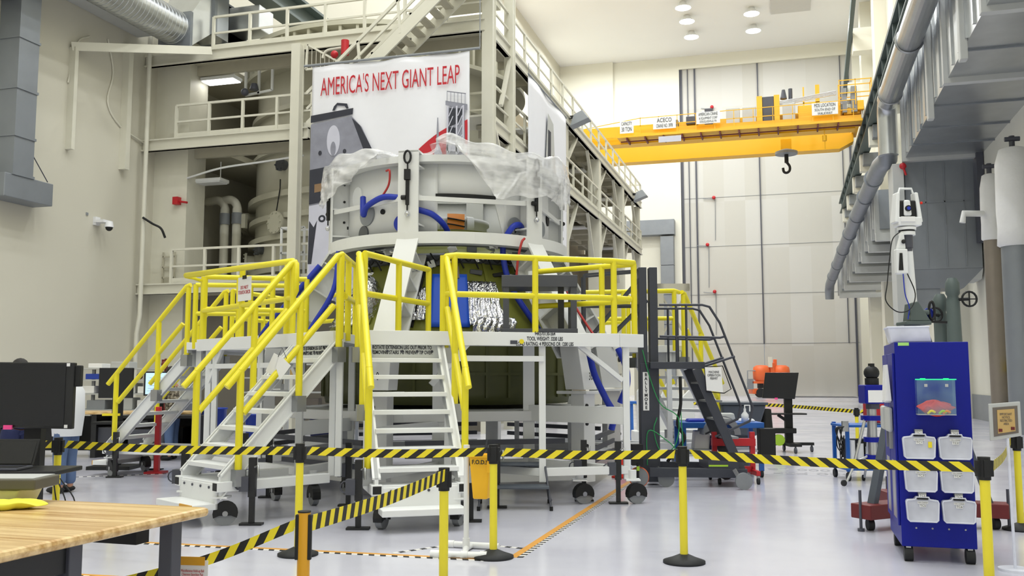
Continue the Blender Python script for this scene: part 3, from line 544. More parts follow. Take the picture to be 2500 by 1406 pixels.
# ================= overhead crane =================
K = .81
def ck(p): return V((p[0]*K, p[1]*K, 1.58+(p[2]-1.58)*K))
class GC(G):
    def __init__(s): super().__init__(); s.x = ck
t = thing('overhead_crane', ck((0, 74, 19.5)), 'yellow overhead travelling crane with two girders and hook', 'crane', bay=False)
GC().box((-23.5, 72, 19.9), (5.2, 73.2, 21.35)).build('girder', 'crane', t)
GC().prism([(-23.5, 21.3), (4.2, 21.3), (5.45, 20.9), (5.45, 20.3), (4.4, 19.75), (-23.5, 19.75)], (0, 77.6, 0), (1, 0, 0), (0, 0, 1), (0, 1.2, 0)).build('girder', 'crane', t)
GC().box((-12.2, 70.3, 20.0), (5.6, 72, 20.18)).build('walkway_plate', 'crane', t)
GC().prism([(-23, 20.6), (-11, 20.75), (5.6, 20.6), (5.6, 20.18), (-11.5, 20.18), (-23, 20.25)], (0, 70.9, 0), (1, 0, 0), (0, 0, 1), (0, .1, 0)).build('walkway_fascia', 'crane', t)
g = GC()
for k in range(12): g.box((-11.5+1.4*k, 70.35, 19.8), (-11.4+1.4*k, 72, 20.0))
g.box((-12, 70.9, 19.78), (5.5, 71.0, 19.86)).build('walkway_rib', 'redd', t)
g = GC().bar((-10.5, 70.4, 21.45), (5.2, 70.4, 21.6), .05, .05).bar((-10.5, 70.4, 20.85), (5.2, 70.4, 20.9), .05, .05).bar((-15.5, 71, 21.0), (-10.5, 70.4, 21.45), .05, .05)
for k in range(12): g.bar((-10.4+1.4*k, 70.4, 20.1), (-10.4+1.4*k, 70.4, 21.5), .05, .05)
g.build('guard_rail', 'crane', t)
g = GC()
for x, y in ((4.1, 70.6), (5.2, 70.6), (6.3, 70.6), (4.1, 71.8), (6.3, 71.8)): g.bar((x, y, 21.3), (x, y, 23.2), .06, .06)
for z in (22.2, 23.15): g.bar((4.1, 70.6, z), (6.3, 70.6, z), .06, .06).bar((4.1, 71.8, z), (6.3, 71.8, z), .06, .06).bar((6.3, 70.6, z), (6.3, 71.8, z), .06, .06)
g.build('service_cage', 'crane', t); GC().box((4.3, 70.7, 20.8), (4.6, 71.4, 22.6)).box((4.9, 70.7, 20.8), (5.3, 71.4, 22.7)).build('cage_locker', 'grey', t)
GC().box((-1.75, 71.0, 20.2), (-1.35, 72.4, 22.6)).box((-.5, 71.0, 20.2), (-.1, 72.4, 22.6)).build('trolley_frame', 'crane', t)
GC().box((-1.35, 71.1, 20.3), (-.5, 72.3, 22.55)).build('hoist_cabinet', 'dgrey', t, bevel=.03)
for x in (-4.0, -2.8): GC().box((x, 71.0, 20.35), (x+1.0, 71.5, 21.85)).build('control_cabinet', 'lgrey', t, bevel=.03)
GC().box((-7.0, 71.1, 20.9), (-6.1, 71.6, 21.5)).box((-9.3, 71.0, 20.2), (-7.6, 71.7, 21.3)).box((-5.6, 71.1, 20.6), (-5.0, 71.5, 22.0)).build('junction_box', 'dgrey', t, bevel=.03)
GC().box((.1, 71.0, 20.4), (1.0, 71.7, 21.9)).build('control_cabinet', 'lgrey', t, bevel=.03)
GC().box((1.2, 71.2, 20.4), (4.2, 72.3, 21.7)).build('end_gear_case', 'crane', t, bevel=.04)
GC().box((4.4, 71.0, 20.7), (5.5, 73.5, 21.2)).box((5.3, 70.6, 20.9), (5.75, 79, 21.6)).build('end_carriage', 'crane', t, bevel=.04)
for k in range(4): GC().tube([(-.1, 71.3, 21.9+.09*k), (1.0, 71.3, 22.0+.09*k), (3.9, 71.3, 22.35+.09*k)], .04, 6).build('cable_conduit', 'alum', t)
for k in range(3): GC().tube([(4.2, 70.9, 21.5+.1*k), (5.0, 70.9, 21.5+.1*k)]+arc((5.0, 70.9, 20.9), .6+.1*k, math.pi/2, 0, 5)+[(5.6+.1*k, 70.9, 20.2)], .045, 6).build('cable_conduit', 'alum', t)
GC().cyl((.2, 71.6, 22.4), (.2, 71.6, 23.1), .25, .12).cyl((.7, 71.8, 22.2), (.7, 71.8, 23.2), .15).build('motor', 'dgrey', t)
GC().box((1.6, 72.6, 22), (1.7, 72.7, 23.5)).box((2.5, 72.6, 22), (2.8, 72.7, 23.6)).box((1.6, 72.6, 22.2), (2.8, 72.7, 22.3)).build('stop_frame', 'crane', t)
GC().cyl((.3, 75, 18.95), (.3, 75, 19.15), .85, n=28).cyl((.3, 75, 19.15), (.3, 75, 19.35), .85, .3, n=28).build('hook_guard', 'grey', t)
GC().box((-.1, 74.7, 19.3), (.7, 75.3, 20.1)).build('hook_block', 'crane', t)
g = GC().cyl((.3, 75, 18.3), (.3, 75, 18.95), .16, n=10); g.tube(curve([(.3, 75, 18.35), (.52, 75, 18.0), (.5, 75, 17.65), (.28, 75, 17.5), (.08, 75, 17.6), (.02, 75, 17.9)], 5), .1, 8)
g.build('hook', 'blackm', t)
GC().tube([(3.0, 71.2, 19.9), (3.02, 71.2, 18.3)], .04, 6).cyl((3.0, 71.2, 18.9), (3.0, 71.2, 19.3), .16, n=8).build('pendant', 'crane', t)
GC().box((-9.0, 70.2, 19.4), (-7.3, 70.25, 19.85)).build('hanging_placard', 'plight', t)
def sign(x0, x1, z0, z1, lines, lb):
    s_ = thing('crane_sign', ck(((x0+x1)/2, 70.3, z0)), lb, 'sign', 'signs on the overhead crane', bay=False)
    GC().box((x0, 70.22, z0), (x1, 70.28, z1)).build('sign_board', 'paper', s_, bevel=.004)
    zc = z1
    for tx, sz in lines:
        zc -= sz*.62; p = ck(((x0+x1)/2, 70.19, zc)); text(tx, sz*K*1.15, p, (1, 0, 0), (0, 0, 1), s_, 'print_', sx=min(.72, (x1-x0)*K*.88/(sz*K*1.15*.66*len(tx)))); zc -= sz*.55
sign(-11.95, -10.9, 20.3, 21.25, [('CAPACITY', .34), ('30 TON', .42)], 'white crane sign reading CAPACITY 30 TON')
sign(-9.4, -7.68, 20.45, 21.35, [('ACECO', .4), ('CRANE NO. 3978', .34)], 'white crane sign giving the crane number')
sign(-6.15, -4.4, 20.6, 21.5, [('AMERICAN CRANE', .3), ('& EQUIPMENT CORP', .22), ('DOUGLASSVILLE, PA', .22)], 'white crane sign with the crane maker and town')
sign(2.15, 3.95, 20.6, 21.5, [('MDS LOCATION', .32), ('SOUTH END OF', .24), ('WALKWAY', .24)], 'white crane sign reading MDS LOCATION SOUTH END OF WALKWAY')
# crane rail along the right wall, on corbels
t = thing('crane_rail', (4.9, 50, 16.5), 'dark green crane rail beam running along the right wall', 'rail', bay=False)
G().box((4.72, 12, 16.78), (4.92, 85.3, 16.9)).build('running_rail', 'rail', t)
G().box((4.6, 12, 16.66), (5.3, 85.3, 16.78)).box((4.93, 12, 15.9), (5.03, 85.3, 16.66)).box((4.65, 12, 15.82), (5.3, 85.3, 15.9)).build('runway_beam', 'teal', t)
g = G()
for k in range(30): g.box((4.66, 13+2.4*k, 15.9), (4.93, 13.1+2.4*k, 16.66))
g.parts('web_stiffener', 'teal', t)
g = G()
for k in range(3): g.cyl((4.66+.05*k, 12, 16.95+.05*k), (4.66+.05*k, 85, 16.95+.05*k), .025, n=6)
g.build('conductor_bar', 'brownf', t)
c0 = None
for i, y in enumerate((34, 41.5, 49, 56, 63, 70, 77, 83)):
    lb = 'white concrete corbel carrying the crane rail, %s from the near end' % ['first', 'second', 'third', 'fourth', 'fifth', 'sixth', 'seventh', 'last'][i]
    if not c0:
        c0 = thing('corbel', (6.2, y, 14.6), lb, 'corbel', 'crane rail corbels', bay=False)
        G().box((4.75, y-.3, 14.7), (7, y+.3, 15.8)).build('bracket_block', 'wall', c0, bevel=.02)
        G().box((4.9, y-.9, 15.0), (6.2, y-.3, 15.75)).build('side_plate', 'galvd', c0, bevel=.02)
    else: copy_tree(c0, (6.2, y, 14.6), label=lb)
t = thing('upper_rail', (6.3, 76, 27), 'second dark rail high at the far right corner, on white brackets', 'rail', bay=False)
G().bar((5.2, 60, 30.9), (5.2, 85.5, 25.0), .3, .5).build('rail_beam', 'teal', t)
for y, z in ((66, 28.6), (74, 26.8), (82, 25)): G().box((5.4, y, z-.4), (XR, y+1.2, z+1.4)).build('support_block', 'wall', t)
# ================= right wall ducts =================
t = thing('main_air_duct', (5.7, 28, 9.74), 'large galvanised rectangular duct with ribbed side hanging on right wall', 'duct', bay=False)
G().box((4.4, 19.9, 9.74), (7, 37.4, 13.4)).build('duct_body', 'galv', t)
for y, hw in ((22.2, .12), (25.0, .03), (27.4, .13), (30.0, .03), (32.6, .03), (34.9, .03), (37.1, .12)):
    G().box((4.36-hw*.6, y-hw, 9.72-hw), (7, y+hw, 13.5)).build('flange_band', 'lgrey' if hw > .1 else 'galvd', t)
g = G()
for k in range(17): g.box((4.34, 20.3+1.0*k, 9.8), (4.4, 20.4+1.0*k, 13.4))
tag(g.build('side_rib', 'galv', t), kind='stuff')
for y in (24.5, 30.0): G().box((4.22, y-.15, 9.3), (4.4, y+.15, 12.6)).build('hanger_strut', 'lgrey', t, bevel=.02)
t = thing('supply_plenum', (6.6, 18, 11.5), 'grey sheet plenum box jutting out above the near duct, top right', 'duct', bay=False)
G().box((4.9, 14, 10.4), (7, 19.6, 13.2)).build('box_body', 'galvd', t, bevel=.02); G().box((4.82, 16.6, 10.9), (4.9, 18.6, 12.6)).build('louvre', 'dgrey', t); G().box((4.75, 14, 10.2), (7, 19.8, 10.4)).build('support_rail', 'lgrey', t)
t = thing('duct_drop', (5.7, 38.2, 4.4), 'big grey box duct dropping down the right wall', 'duct', bay=False)
G().box((4.4, 37.6, 5.6), (6.95, 39.4, 9.7)).build('drop_body', 'galvd', t, bevel=.02)
G().hexa([(4.5, 37.75, 4.9), (6.3, 37.75, 4.9), (6.3, 39.3, 4.9), (4.5, 39.3, 4.9)], [(4.4, 37.6, 5.6), (6.95, 37.6, 5.6), (6.95, 39.4, 5.6), (4.4, 39.4, 5.6)]).box((4.45, 37.8, 3.9), (5.5, 39.2, 4.95)).build('reducer', 'galvd', t)
G().hexa([(5.6, 37.7, 5.2), (6.9, 37.7, 5.2), (6.9, 39.3, 5.2), (5.6, 39.3, 5.2)], [(5.6, 37.6, 5.6), (6.95, 37.6, 5.6), (6.95, 39.4, 5.6), (5.6, 39.4, 5.6)]).build('outlet_collar', 'lgrey', t)
g = G()
for x in (5.1, 5.75, 6.4): g.box((x-.02, 37.57, 5.7), (x+.02, 37.6, 9.6))
g.box((4.4, 37.57, 8.1), (6.95, 37.6, 8.15)).build('panel_seam', 'galvd', t)
G().box((6.75, 36.8, 6.5), (6.98, 37.5, 9.8)).build('edge_channel', 'dgrey', t)
G().box((3.95, 37.3, 3.6), (4.35, 38.9, 9.6)).build('riser_panel', 'lgrey', t, bevel=.02)
# stepped far duct sections
for i, y in enumerate((45, 49, 53.5, 58.5, 64, 70, 76.5)):
    t = thing('duct_section', (5.4, y, 8.1), 'flanged grey duct section on right wall, %s beyond the box drop' % ['first', 'second', 'third', 'fourth', 'fifth', 'sixth', 'seventh'][i], 'duct', 'far duct sections on the right wall', bay=False)
    G().box((4.15, y, 8.3), (6.6, y+3.8, 10.1)).build('duct_body', 'galvd', t)
    g = G()
    for k in range(2): g.box((3.95, y+.1+2*k, 8.1), (6.6, y+.35+2*k, 10.1))
    g.parts('flange_band', 'lgrey', t)
    G().box((3.95, y-.2, 7.75), (6.99, y+.2, 8.1)).build('support_beam', 'lgrey', t)
    G().box((3.9, y+.5, 8.4), (4.1, y+.75, 9.9)).build('hanger_strut', 'lgrey', t)
t = thing('spiral_duct', (3.6, 60, 9.5), 'long round duct with elbows running along the right wall', 'duct', bay=False)
G().tube([(3.87, 18, 12.0), (3.87, 37.0, 12.0)]+arc((3.87, 37.0, 11.4), .6, math.pi/2, 0, 6, (0, 1, 0))+[(3.87, 37.6, 10.0)], .36, 24).build('near_run', 'galv', t)
g = G()
for k in range(95): g.tube([(3.87+.365*math.cos(a), 18.4+.19*k, 12.0+.365*math.sin(a)) for a in [2*math.pi*j/18 for j in range(18)]], .012, 4, closed=True)
tag(g.build('spiral_seam', 'galv', t), kind='stuff')
G().tube([(3.87, 37.7, 10.3), (3.9, 38.2, 10.0), (3.75, 39.6, 10.05), (3.62, 50, 9.95), (3.52, 62, 9.7), (3.42, 80, 9.15), (3.4, 80.6, 8.7), (3.4, 80.7, 8.0)], .34, 20).build('far_run', 'galvd', t)
for y, z in ((42, 10.04), (46, 10.0), (51, 9.93), (56.5, 9.82), (62.5, 9.68), (69, 9.48), (75, 9.3)): G().cyl((3.72-.0042*(y-40)*2, y, z), (3.72-.0042*(y-40)*2, y+.22, z), .4, n=20).build('joint_ring', 'galvd', t)
for y in (24.2, 30.5, 36.2): G().tube([(3.87+.4*math.cos(a), y, 12.0+.4*math.sin(a)) for a in [2*math.pi*j/20 for j in range(20)]], .04, 6, closed=True).build('hanger_strap', 'steel', t)
for (x, y, z, m_, lb) in ((4.0, 42.6, 10.9, 'hose', 'small blue valve on the round duct elbow'), (4.3, 37.1, 9.45, 'red', 'small red alarm under the end of the main duct')):
    solo(G().sphere((x, y, z), .13, 10).cyl((x, y, z), (x+.1, y, z-.35), .04, n=8), 'duct_valve', m_, lb, 'valve')
# near right wall: wrapped pipes, gas bottles, conduits
for i, (x, y, r_, z0, lb) in enumerate(((6.5, 33.5, .29, 6.1, 'slim vertical pipe with white wrap on its upper half'), (6.42, 29.8, .46, 5.4, 'fat vertical pipe with white wrap at far right'))):
    t = thing('insulated_pipe', (x, y, 0), lb, 'pipe', 'wrapped wall pipes', bay=False)
    G().cyl((x, y, 0), (x, y, z0+.2), r_*.92, n=24).build('pipe_jacket', ['pipe', 'galvd'][i], t)
    G().lathe([(r_*.95, z0-.05), (r_*1.12, z0), (r_*1.06, z0+.5), (r_*1.1, z0+1.0), (r_*1.05, 7.8), (r_*.8, 8.2), (r_*.5, 8.25)], (x, y, 0), 24).build('white_wrapping', 'wrap', t)
    g = G().cyl((x, y, 8.2), (x, y, 8.6), .08, n=8); g.cyl((x-.2, y-.05, 8.5), (x+.2, y-.05, 8.5), .07, n=8); g.build('top_valve', 'dgrey', t)
    G().tube([(x-r_, y-.3, 6.9), (x-.9, y-.5, 6.9), (x-.95, y-.5, 6.6)], .1, 8).build('side_branch', 'white2', t) if i == 0 else None
solo(G().box((6.7, 27.6, 0), (6.98, 28.2, 12)), 'cable_trunking', 'galvd', 'tall grey cable trunking beside the fat wrapped pipe', 'trunking')
for i, (bx_, by_, zt, lb) in enumerate(((8.49, 18.0, 3.5, 'taller dark green valve column behind the blue cabinet'), (8.4, 18.35, 3.22, 'shorter dark green valve column left of the taller one'))):
    t = thing('valve_column', (bx_, by_, 0), lb, 'valve', 'dark green valve columns', bay=True)
    G(1).lathe([(.24, 0), (.2, .8), (.14, 2.0), (.12, zt-.45), (.1, zt-.35), (.13, zt-.3), (.13, zt-.1), (.08, zt)], (bx_, by_, 0), 20).build('column', 'teal', t)
    g = G(1); c = (bx_+(.22 if i == 0 else -.2), by_-.2, zt-.42); g.tube([(c[0]+.14*math.cos(a), c[1], c[2]+.14*math.sin(a)) for a in [2*math.pi*j/16 for j in range(16)]], .02, 6, closed=True); g.bar((c[0]-.14, c[1], c[2]), (c[0]+.14, c[1], c[2]), .02, .02).bar((c[0], c[1], c[2]-.14), (c[0], c[1], c[2]+.14), .02, .02); g.cyl(c, (bx_, by_, zt-.42), .03, n=8); g.build('handwheel', 'blackm', t)
struct('trim_8', G().box((6.3, 41.0, 0), (XR, 42.8, 9.6)), 'wall')
t = thing('bay_sign', (6.28, 41.4, 3), 'bay number painted on the white right-hand pillar', 'sign', bay=False)
G().box((6.26, 41.05, 2.3), (6.29, 42.3, 5.1)).build('painted_patch', 'wall', t)
text('9', 1.1, (6.25, 41.6, 4.3), (0, -1, 0), (0, 0, 1), t, 'brownf'); text('14-15', .5, (6.25, 41.6, 3.1), (0, 0, -1), (0, -1, 0), t, 'brownf')
for i, (y, x, lb) in enumerate(((16.3, 6.9, 'black vertical conduit behind the blue cabinet'), )):
    solo(G(1).box((8.55, 18.9, 0), (8.62, 19.0, 3.05)), 'conduit', 'blackm', lb, 'conduit')
solo(G().tube([(6.9, 32, 2.0), (6.8, 33.5, 2.05)], .06, 8, 0).box((6.7, 24, 1.78), (6.74, 36, 1.96)), 'hazard_tape', 'tapeY', 'yellow hazard tape stretched low along right wall behind the sign', 'tape')
# ================= spacecraft in its ring fixture (bay axes) =================
C0 = V((-1.035, 15.2, 0))
def pol(ph, r, z, dt=0): a = R(ph); return V((C0.x+r*math.sin(a)+dt*math.cos(a), C0.y-r*math.cos(a)+dt*math.sin(a), z))
def sect(g, prof, p0, p1, n=24, mi=0, sm=True):   # surface of revolution about the spacecraft axis between two bearings
    return g.add([pol(p0+(p1-p0)*i/n, r, z) for i in range(n+1) for r, z in prof], [(i*len(prof)+j, (i+1)*len(prof)+j, (i+1)*len(prof)+j+1, i*len(prof)+j+1) for i in range(n) for j in range(len(prof)-1)], mi, sm)
# spacecraft
t = thing('spacecraft_capsule', (C0.x, C0.y, 1.2), 'conical green-primed spacecraft capsule with foil patches inside the white ring fixture', 'spacecraft')
sect(G(1), [(0, 1.2), (1.93, 1.2), (1.97, 1.35), (1.98, 2.1), (1.9, 2.25)], 0, 360, 72).build('lower_barrel', 'olived', t)
g = G(1)
for k in range(36): a = 10*k; g.hexa([pol(a, 1.97, 1.3, -.02), pol(a, 2.0, 1.3, -.02), pol(a, 2.0, 1.3, .02), pol(a, 1.97, 1.3, .02)], [pol(a, 1.97, 2.1, -.02), pol(a, 2.0, 2.1, -.02), pol(a, 2.0, 2.1, .02), pol(a, 1.97, 2.1, .02)])
sect(g, [(1.97, 1.62), (2.0, 1.62), (2.0, 1.66), (1.97, 1.66)], 0, 360, 72, 0, False).build('barrel_rib', 'olived', t)
sect(G(1), [(1.9, 2.25), (1.88, 2.35), (1.34, 3.3)], 0, 360, 72).build('cone_shell', 'olive', t)
g = G(1)
for k in range(18): a = 20*k+6; g.hexa([pol(a, 1.87, 2.37, -.025), pol(a, 1.9, 2.37, -.025), pol(a, 1.9, 2.37, .025), pol(a, 1.87, 2.37, .025)], [pol(a, 1.34, 3.3, -.02), pol(a, 1.37, 3.3, -.02), pol(a, 1.37, 3.3, .02), pol(a, 1.34, 3.3, .02)])
g.build('cone_stringer', 'olive', t)
sect(G(1), [(1.34, 3.28), (1.4, 3.3), (1.4, 3.4), (1.3, 3.44)], 0, 360, 72).build('bay_ring', 'capd', t)
g = G(1)
for k in range(40): g.cyl(pol(9*k, 1.405, 3.35), pol(9*k, 1.42, 3.35), .02, n=6)
g.parts('ring_fastener', 'dgrey', t)
sect(G(1), [(1.3, 3.44), (1.05, 3.55), (.85, 3.68), (.85, 3.78)], 0, 360, 64).build('forward_bay', 'olive', t)
g = G(1)
for k in range(22):
    a = random.uniform(0, 360); r = random.uniform(.9, 1.25); p = pol(a, r, 3.5); g.cbox(p, (random.uniform(.05, .2), random.uniform(.05, .2), random.uniform(.08, .25)))
g.build('forward_equipment', 'capd', t, bevel=.01)
for k in range(30):
    a = -75+150*k/29+random.uniform(-2, 2); z = random.uniform(3.1, 3.5); m_ = random.choice(['capd', 'dgrey', 'foil', 'blackm', 'alum', 'white'])
    p = pol(a, 1.45-(z-3.1)*.25, z); G(1).bar(p-V((.06, 0, 0)), p+V((random.uniform(.04, .14), 0, random.uniform(-.05, .08))), random.uniform(.05, .1), random.uniform(.05, .13)).build('equipment_box', m_, t, bevel=.012)
g = G(1)
for k in range(16): a = -70+9*k; g.tube(curve([pol(a, 1.42, 3.42), pol(a+4, 1.5, 3.3), pol(a+7, 1.48, 3.36), pol(a+11, 1.44, 3.2)], 4), .014, 5)
tag(g.build('wire_harness', 'blackm', t), kind='stuff')
sect(G(1), [(.62, 3.75), (.62, 4.02), (.66, 4.04), (.66, 4.1), (0, 4.1)], 0, 360, 48).build('docking_tunnel', 'white2', t)
sect(G(1), [(.64, 3.8), (.9, 3.8), (.9, 3.86), (.64, 3.86)], 0, 360, 48, 0, False).build('tunnel_flange', 'olive', t)
sect(G(1), [(.7, 3.9), (.72, 4.14), (.64, 4.14)], 2, 24, 8).build('orange_cover', 'orangec', t)
g = G(1)
for z in (3.98, 4.07): g.tube([pol(2+22*k/8, .725, z-.01*k/2) for k in range(9)], .012, 6)
g.build('black_strap', 'blackm', t)
for a in (-14, 34): sect(G(1), [(.64, 3.88), (.68, 3.9), (.68, 4.1), (.64, 4.12)], a-5, a+6, 6).build('tunnel_pad', 'white', t)
def foil(p0, p1, z0, z1, off, nmx='foil_blanket', m_='foil', amp=.03):
    rr = lambda z: 1.88-(z-2.35)*.54/.95
    def fn(u, v):
        z = z0+(z1-z0)*v; p = p0+(p1-p0)*u; k = amp*(math.sin(u*41+2*math.sin(v*5))*.7+math.sin(u*23-v*11)*.3+.35*math.sin(u*90+v*17))
        return pol(p, rr(max(2.35, z))+off+k, z)
    return G(1).grid(fn, 40, 20).build(nmx, m_, t, solid=.004)
foil(13, 30, 2.33, 3.0, .05); foil(14, 34, 2.18, 2.45, .09); foil(-62, -42, 2.35, 3.05, .06, amp=.05); foil(-20, -6, 2.4, 2.9, .06, amp=.05)
G(1).sphere(pol(-38, 1.78, 2.72), .3, 16, sc_=(.75, .75, 1.25)).build('bagged_thruster', 'foil', t)
G(1).grid(lambda u, v: pol(-4+17*u, 1.93-.25*v, 2.3+.78*v), 12, 10).build('blue_cover_sheet', 'bluec', t, solid=.02)
g = G(1)
for a in (1, 8): g.bar(pol(a, 1.72, 3.02), pol(a, 1.62, 3.2), .07, .02)
g.build('cover_tape', 'brownf', t)
for a, z in ((-13, 2.95), (-12, 3.12), (26, 3.48)): G(1).tube([pol(a-1.5, 1.68, z+.1), pol(a-1.5, 1.75, z), pol(a+1.5, 1.75, z), pol(a+1.5, 1.68, z+.12)], .025, 6).build('lift_hook', 'white', t)
g = G(1)
for k in range(7): a = -19+k*1.2; g.tube([pol(a, 1.9, 2.3), pol(a+1, 1.75, 2.7), pol(a+3, 1.5, 3.25)], .02, 6)
g.build('cable_bundle', 'blackm', t)
for a, z in ((-15, 2.85), (-14, 2.62)): G(1).sphere(pol(a, 1.8, z), .09, 8).build('orange_foam', 'orangec', t)
# ring fixture
fx = thing('ring_fixture', (C0.x, C0.y, 0), 'tall white six-legged ring fixture standing around the capsule', 'fixture')
PH = [-14+60*k for k in range(6)]
def ibeam(g, a, b, ph, w_, d_, gus=4):
    """I-section between (r,z) points a, b at bearing ph: outer plate, web, inner plate, stiffeners"""
    (r0, z0), (r1, z1) = a, b; L = math.hypot(r1-r0, z1-z0); nr, nz = (z1-z0)/L, -(r1-r0)/L
    if nr < 0: nr, nz = -nr, -nz
    def P(r, z, o, dt): return pol(ph, r+nr*o, z+nz*o, dt)
    def slab(o0, o1, w0):
        g.hexa([P(r0, z0, o0, -w0), P(r0, z0, o1, -w0), P(r0, z0, o1, w0), P(r0, z0, o0, w0)], [P(r1, z1, o0, -w0), P(r1, z1, o1, -w0), P(r1, z1, o1, w0), P(r1, z1, o0, w0)])
    slab(-.03, 0, w_/2); slab(-d_, -d_+.03, w_/2); slab(-d_+.03, -.03, .015)
    for k in range(gus):
        s_ = (k+.5)/gus; r, z = r0+(r1-r0)*s_, z0+(z1-z0)*s_; dr, dz = (r1-r0)/L*.012, (z1-z0)/L*.012
        q = [P(r, z, -.03, -w_/2+.01), P(r, z, -d_+.03, -w_/2+.01), P(r, z, -d_+.03, w_/2-.01), P(r, z, -.03, w_/2-.01)]
        up = P(r+dr, z+dz, 0, 0)-P(r, z, 0, 0); g.hexa([p-up for p in q], [p+up for p in q])
for i, ph in enumerate(PH):
    ibeam(g := G(1), (1.92, 3.58), (1.92, 4.86), ph, .31, .42, 3)
    g.hexa([pol(ph, 1.54, 4.84, -.13), pol(ph, 1.92, 4.84, -.155), pol(ph, 1.92, 4.84, .155), pol(ph, 1.54, 4.84, .13)], [pol(ph, 1.54, 4.87, -.13), pol(ph, 1.92, 4.87, -.155), pol(ph, 1.92, 4.87, .155), pol(ph, 1.54, 4.87, .13)])
    g.build('upper_post', 'white2', fx)
    ibeam(g := G(1), (2.84, 2.08), (1.92, 3.58), ph, .33, .42, 4); g.build('leg', 'white2', fx)
    g = G(1)
    for s_, dt in ((.45, 0), (.86, 0)):
        r, z = 2.82-.92*s_, 2.08+1.5*s_; g.cyl(pol(ph, r+.0, z), pol(ph, r+.012, z+.008), .04, n=12)
    for s_ in (.05, .35, .65, .9): z = 3.65+1.1*s_; g.cyl(pol(ph, 1.7, z, .016), pol(ph, 1.7, z, .03), .02, n=8)
    g.parts('bolt_hole', 'blackm', fx)
    g = G(1).hexa([pol(ph, 2.62, 1.42, -.14), pol(ph, 2.96, 1.42, -.14), pol(ph, 2.96, 1.42, .14), pol(ph, 2.62, 1.42, .14)], [pol(ph, 2.5, 2.1, -.14), pol(ph, 2.84, 2.1, -.14), pol(ph, 2.84, 2.1, .14), pol(ph, 2.5, 2.1, .14)])
    g.hexa([pol(ph, 2.5, 1.36, -.2), pol(ph, 3.05, 1.36, -.2), pol(ph, 3.05, 1.36, .2), pol(ph, 2.5, 1.36, .2)], [pol(ph, 2.5, 1.4, -.2), pol(ph, 3.05, 1.4, -.2), pol(ph, 3.05, 1.4, .2), pol(ph, 2.5, 1.4, .2)])
    g.build('foot_column', 'white2', fx, bevel=.008)
    G(1).hexa([pol(ph, 2.7, .15, -.12), pol(ph, 2.94, .15, -.12), pol(ph, 2.94, .15, .12), pol(ph, 2.7, .15, .12)], [pol(ph, 2.7, 1.36, -.12), pol(ph, 2.94, 1.36, -.12), pol(ph, 2.94, 1.36, .12), pol(ph, 2.7, 1.36, .12)]).build('pedestal', 'white2', fx, bevel=.008)
    g = G(1)
    for z in (1.2, .95, .65, .5): g.cyl(pol(ph, 2.94, z, -.07), pol(ph, 2.96, z, -.07), .025, n=8)
    g.cyl(pol(ph, 2.97, 1.9), pol(ph, 2.985, 1.9), .05, n=14).parts('pedestal_bolt', 'blackm', fx)
    lab = {-14: '0', 46: '300', 286: '60', 106: '240', 166: '180', 226: '120'}[ph]
    text(lab, .15, pol(ph, 2.985, 1.6), (math.cos(R(ph)), math.sin(R(ph)), 0), (0, 0, 1), fx, 'print_', True, sx=.6)
for prof, nmx, m_ in (([(1.74, 3.5), (1.93, 3.5), (1.93, 3.67), (1.74, 3.67), (1.74, 3.5)], 'lower_ring', 'white2'), ([(1.55, 4.72), (1.8, 4.72), (1.8, 4.82), (1.55, 4.82), (1.55, 4.72)], 'upper_ring', 'white2'), ([(1.45, 3.52), (1.74, 3.52), (1.74, 3.56), (1.45, 3.56), (1.45, 3.52)], 'ring_ledge', 'dgrey')):
    sect(G(1), prof, 0, 360, 96, 0, False).build(nmx, m_, fx)
for i in range(6):   # straight tie bars from post to post
    a, b = PH[i], PH[i]+60; G(1).bar(pol(a, 1.86, 4.17, .13), pol(b, 1.86, 4.17, -.13), .03, .07).build('tie_bar', 'white2', fx)
def panel(p0, p1, z0, z1): return sect(G(1), [(1.62, z0), (1.62, z1)], p0, p1, 16)
for i in range(6):
    a = PH[i]
    if i == 0:
        g = G(1); sect(g, [(1.62, 3.66), (1.62, 4.73)], a, -2, 6); sect(g, [(1.62, 4.24), (1.62, 4.73)], -2, 28, 14); sect(g, [(1.62, 3.66), (1.62, 4.73)], 34, 46, 6)
        g.add([pol(28, 1.62, 4.24), pol(34, 1.62, 3.66), pol(34, 1.62, 4.73), pol(28, 1.62, 4.73)], [(0, 1, 2, 3)])
        g.build('drum_panel', 'white2', fx, solid=.02)
        sect(G(1), [(1.637, 4.2), (1.637, 4.275)], -3, 29, 14).build('dark_lip', 'blackm', fx)
    else: panel(a, a+60, 3.66, 4.73).build('drum_panel', 'white2', fx, solid=.02)
def disc(ph, r_, z, rad, m_, nmx, rin=0):
    c = pol(ph, r_, z); a = R(ph); e = V((math.cos(a), math.sin(a), 0)); nn = V((math.sin(a), -math.cos(a), 0))
    return G(1).cyl(c-nn*.02, c+nn*.012, rad, n=28).build(nmx, m_, fx)
for ph, z, rad, m_ in ((-45, 4.04, .17, 'grey'), (-48, 3.76, .12, 'capd'), (-21, 3.85, .13, 'hose'), (-55, 4.35, .16, 'white'), (41, 3.86, .13, 'grey'), (40, 3.8, .06, 'blackm'), (-33, 4.05, .04, 'blackm'), (78, 4.1, .1, 'blackm'), (66, 3.9, .12, 'grey'), (-75, 3.95, .05, 'blackm')):
    disc(ph, 1.64, z, rad, m_, 'access_port')
g = G(1)
for i in range(6):
    a, b = PH[i], PH[i]+60
    g.bar(pol(a, 2.75, .3), pol(b, 2.75, .3), .16, .26); g.bar(pol(a, 2.7, 1.06), pol(b, 2.7, 1.06), .1, .14)
g.build('base_ring_beam', 'white2', fx, bevel=.01)
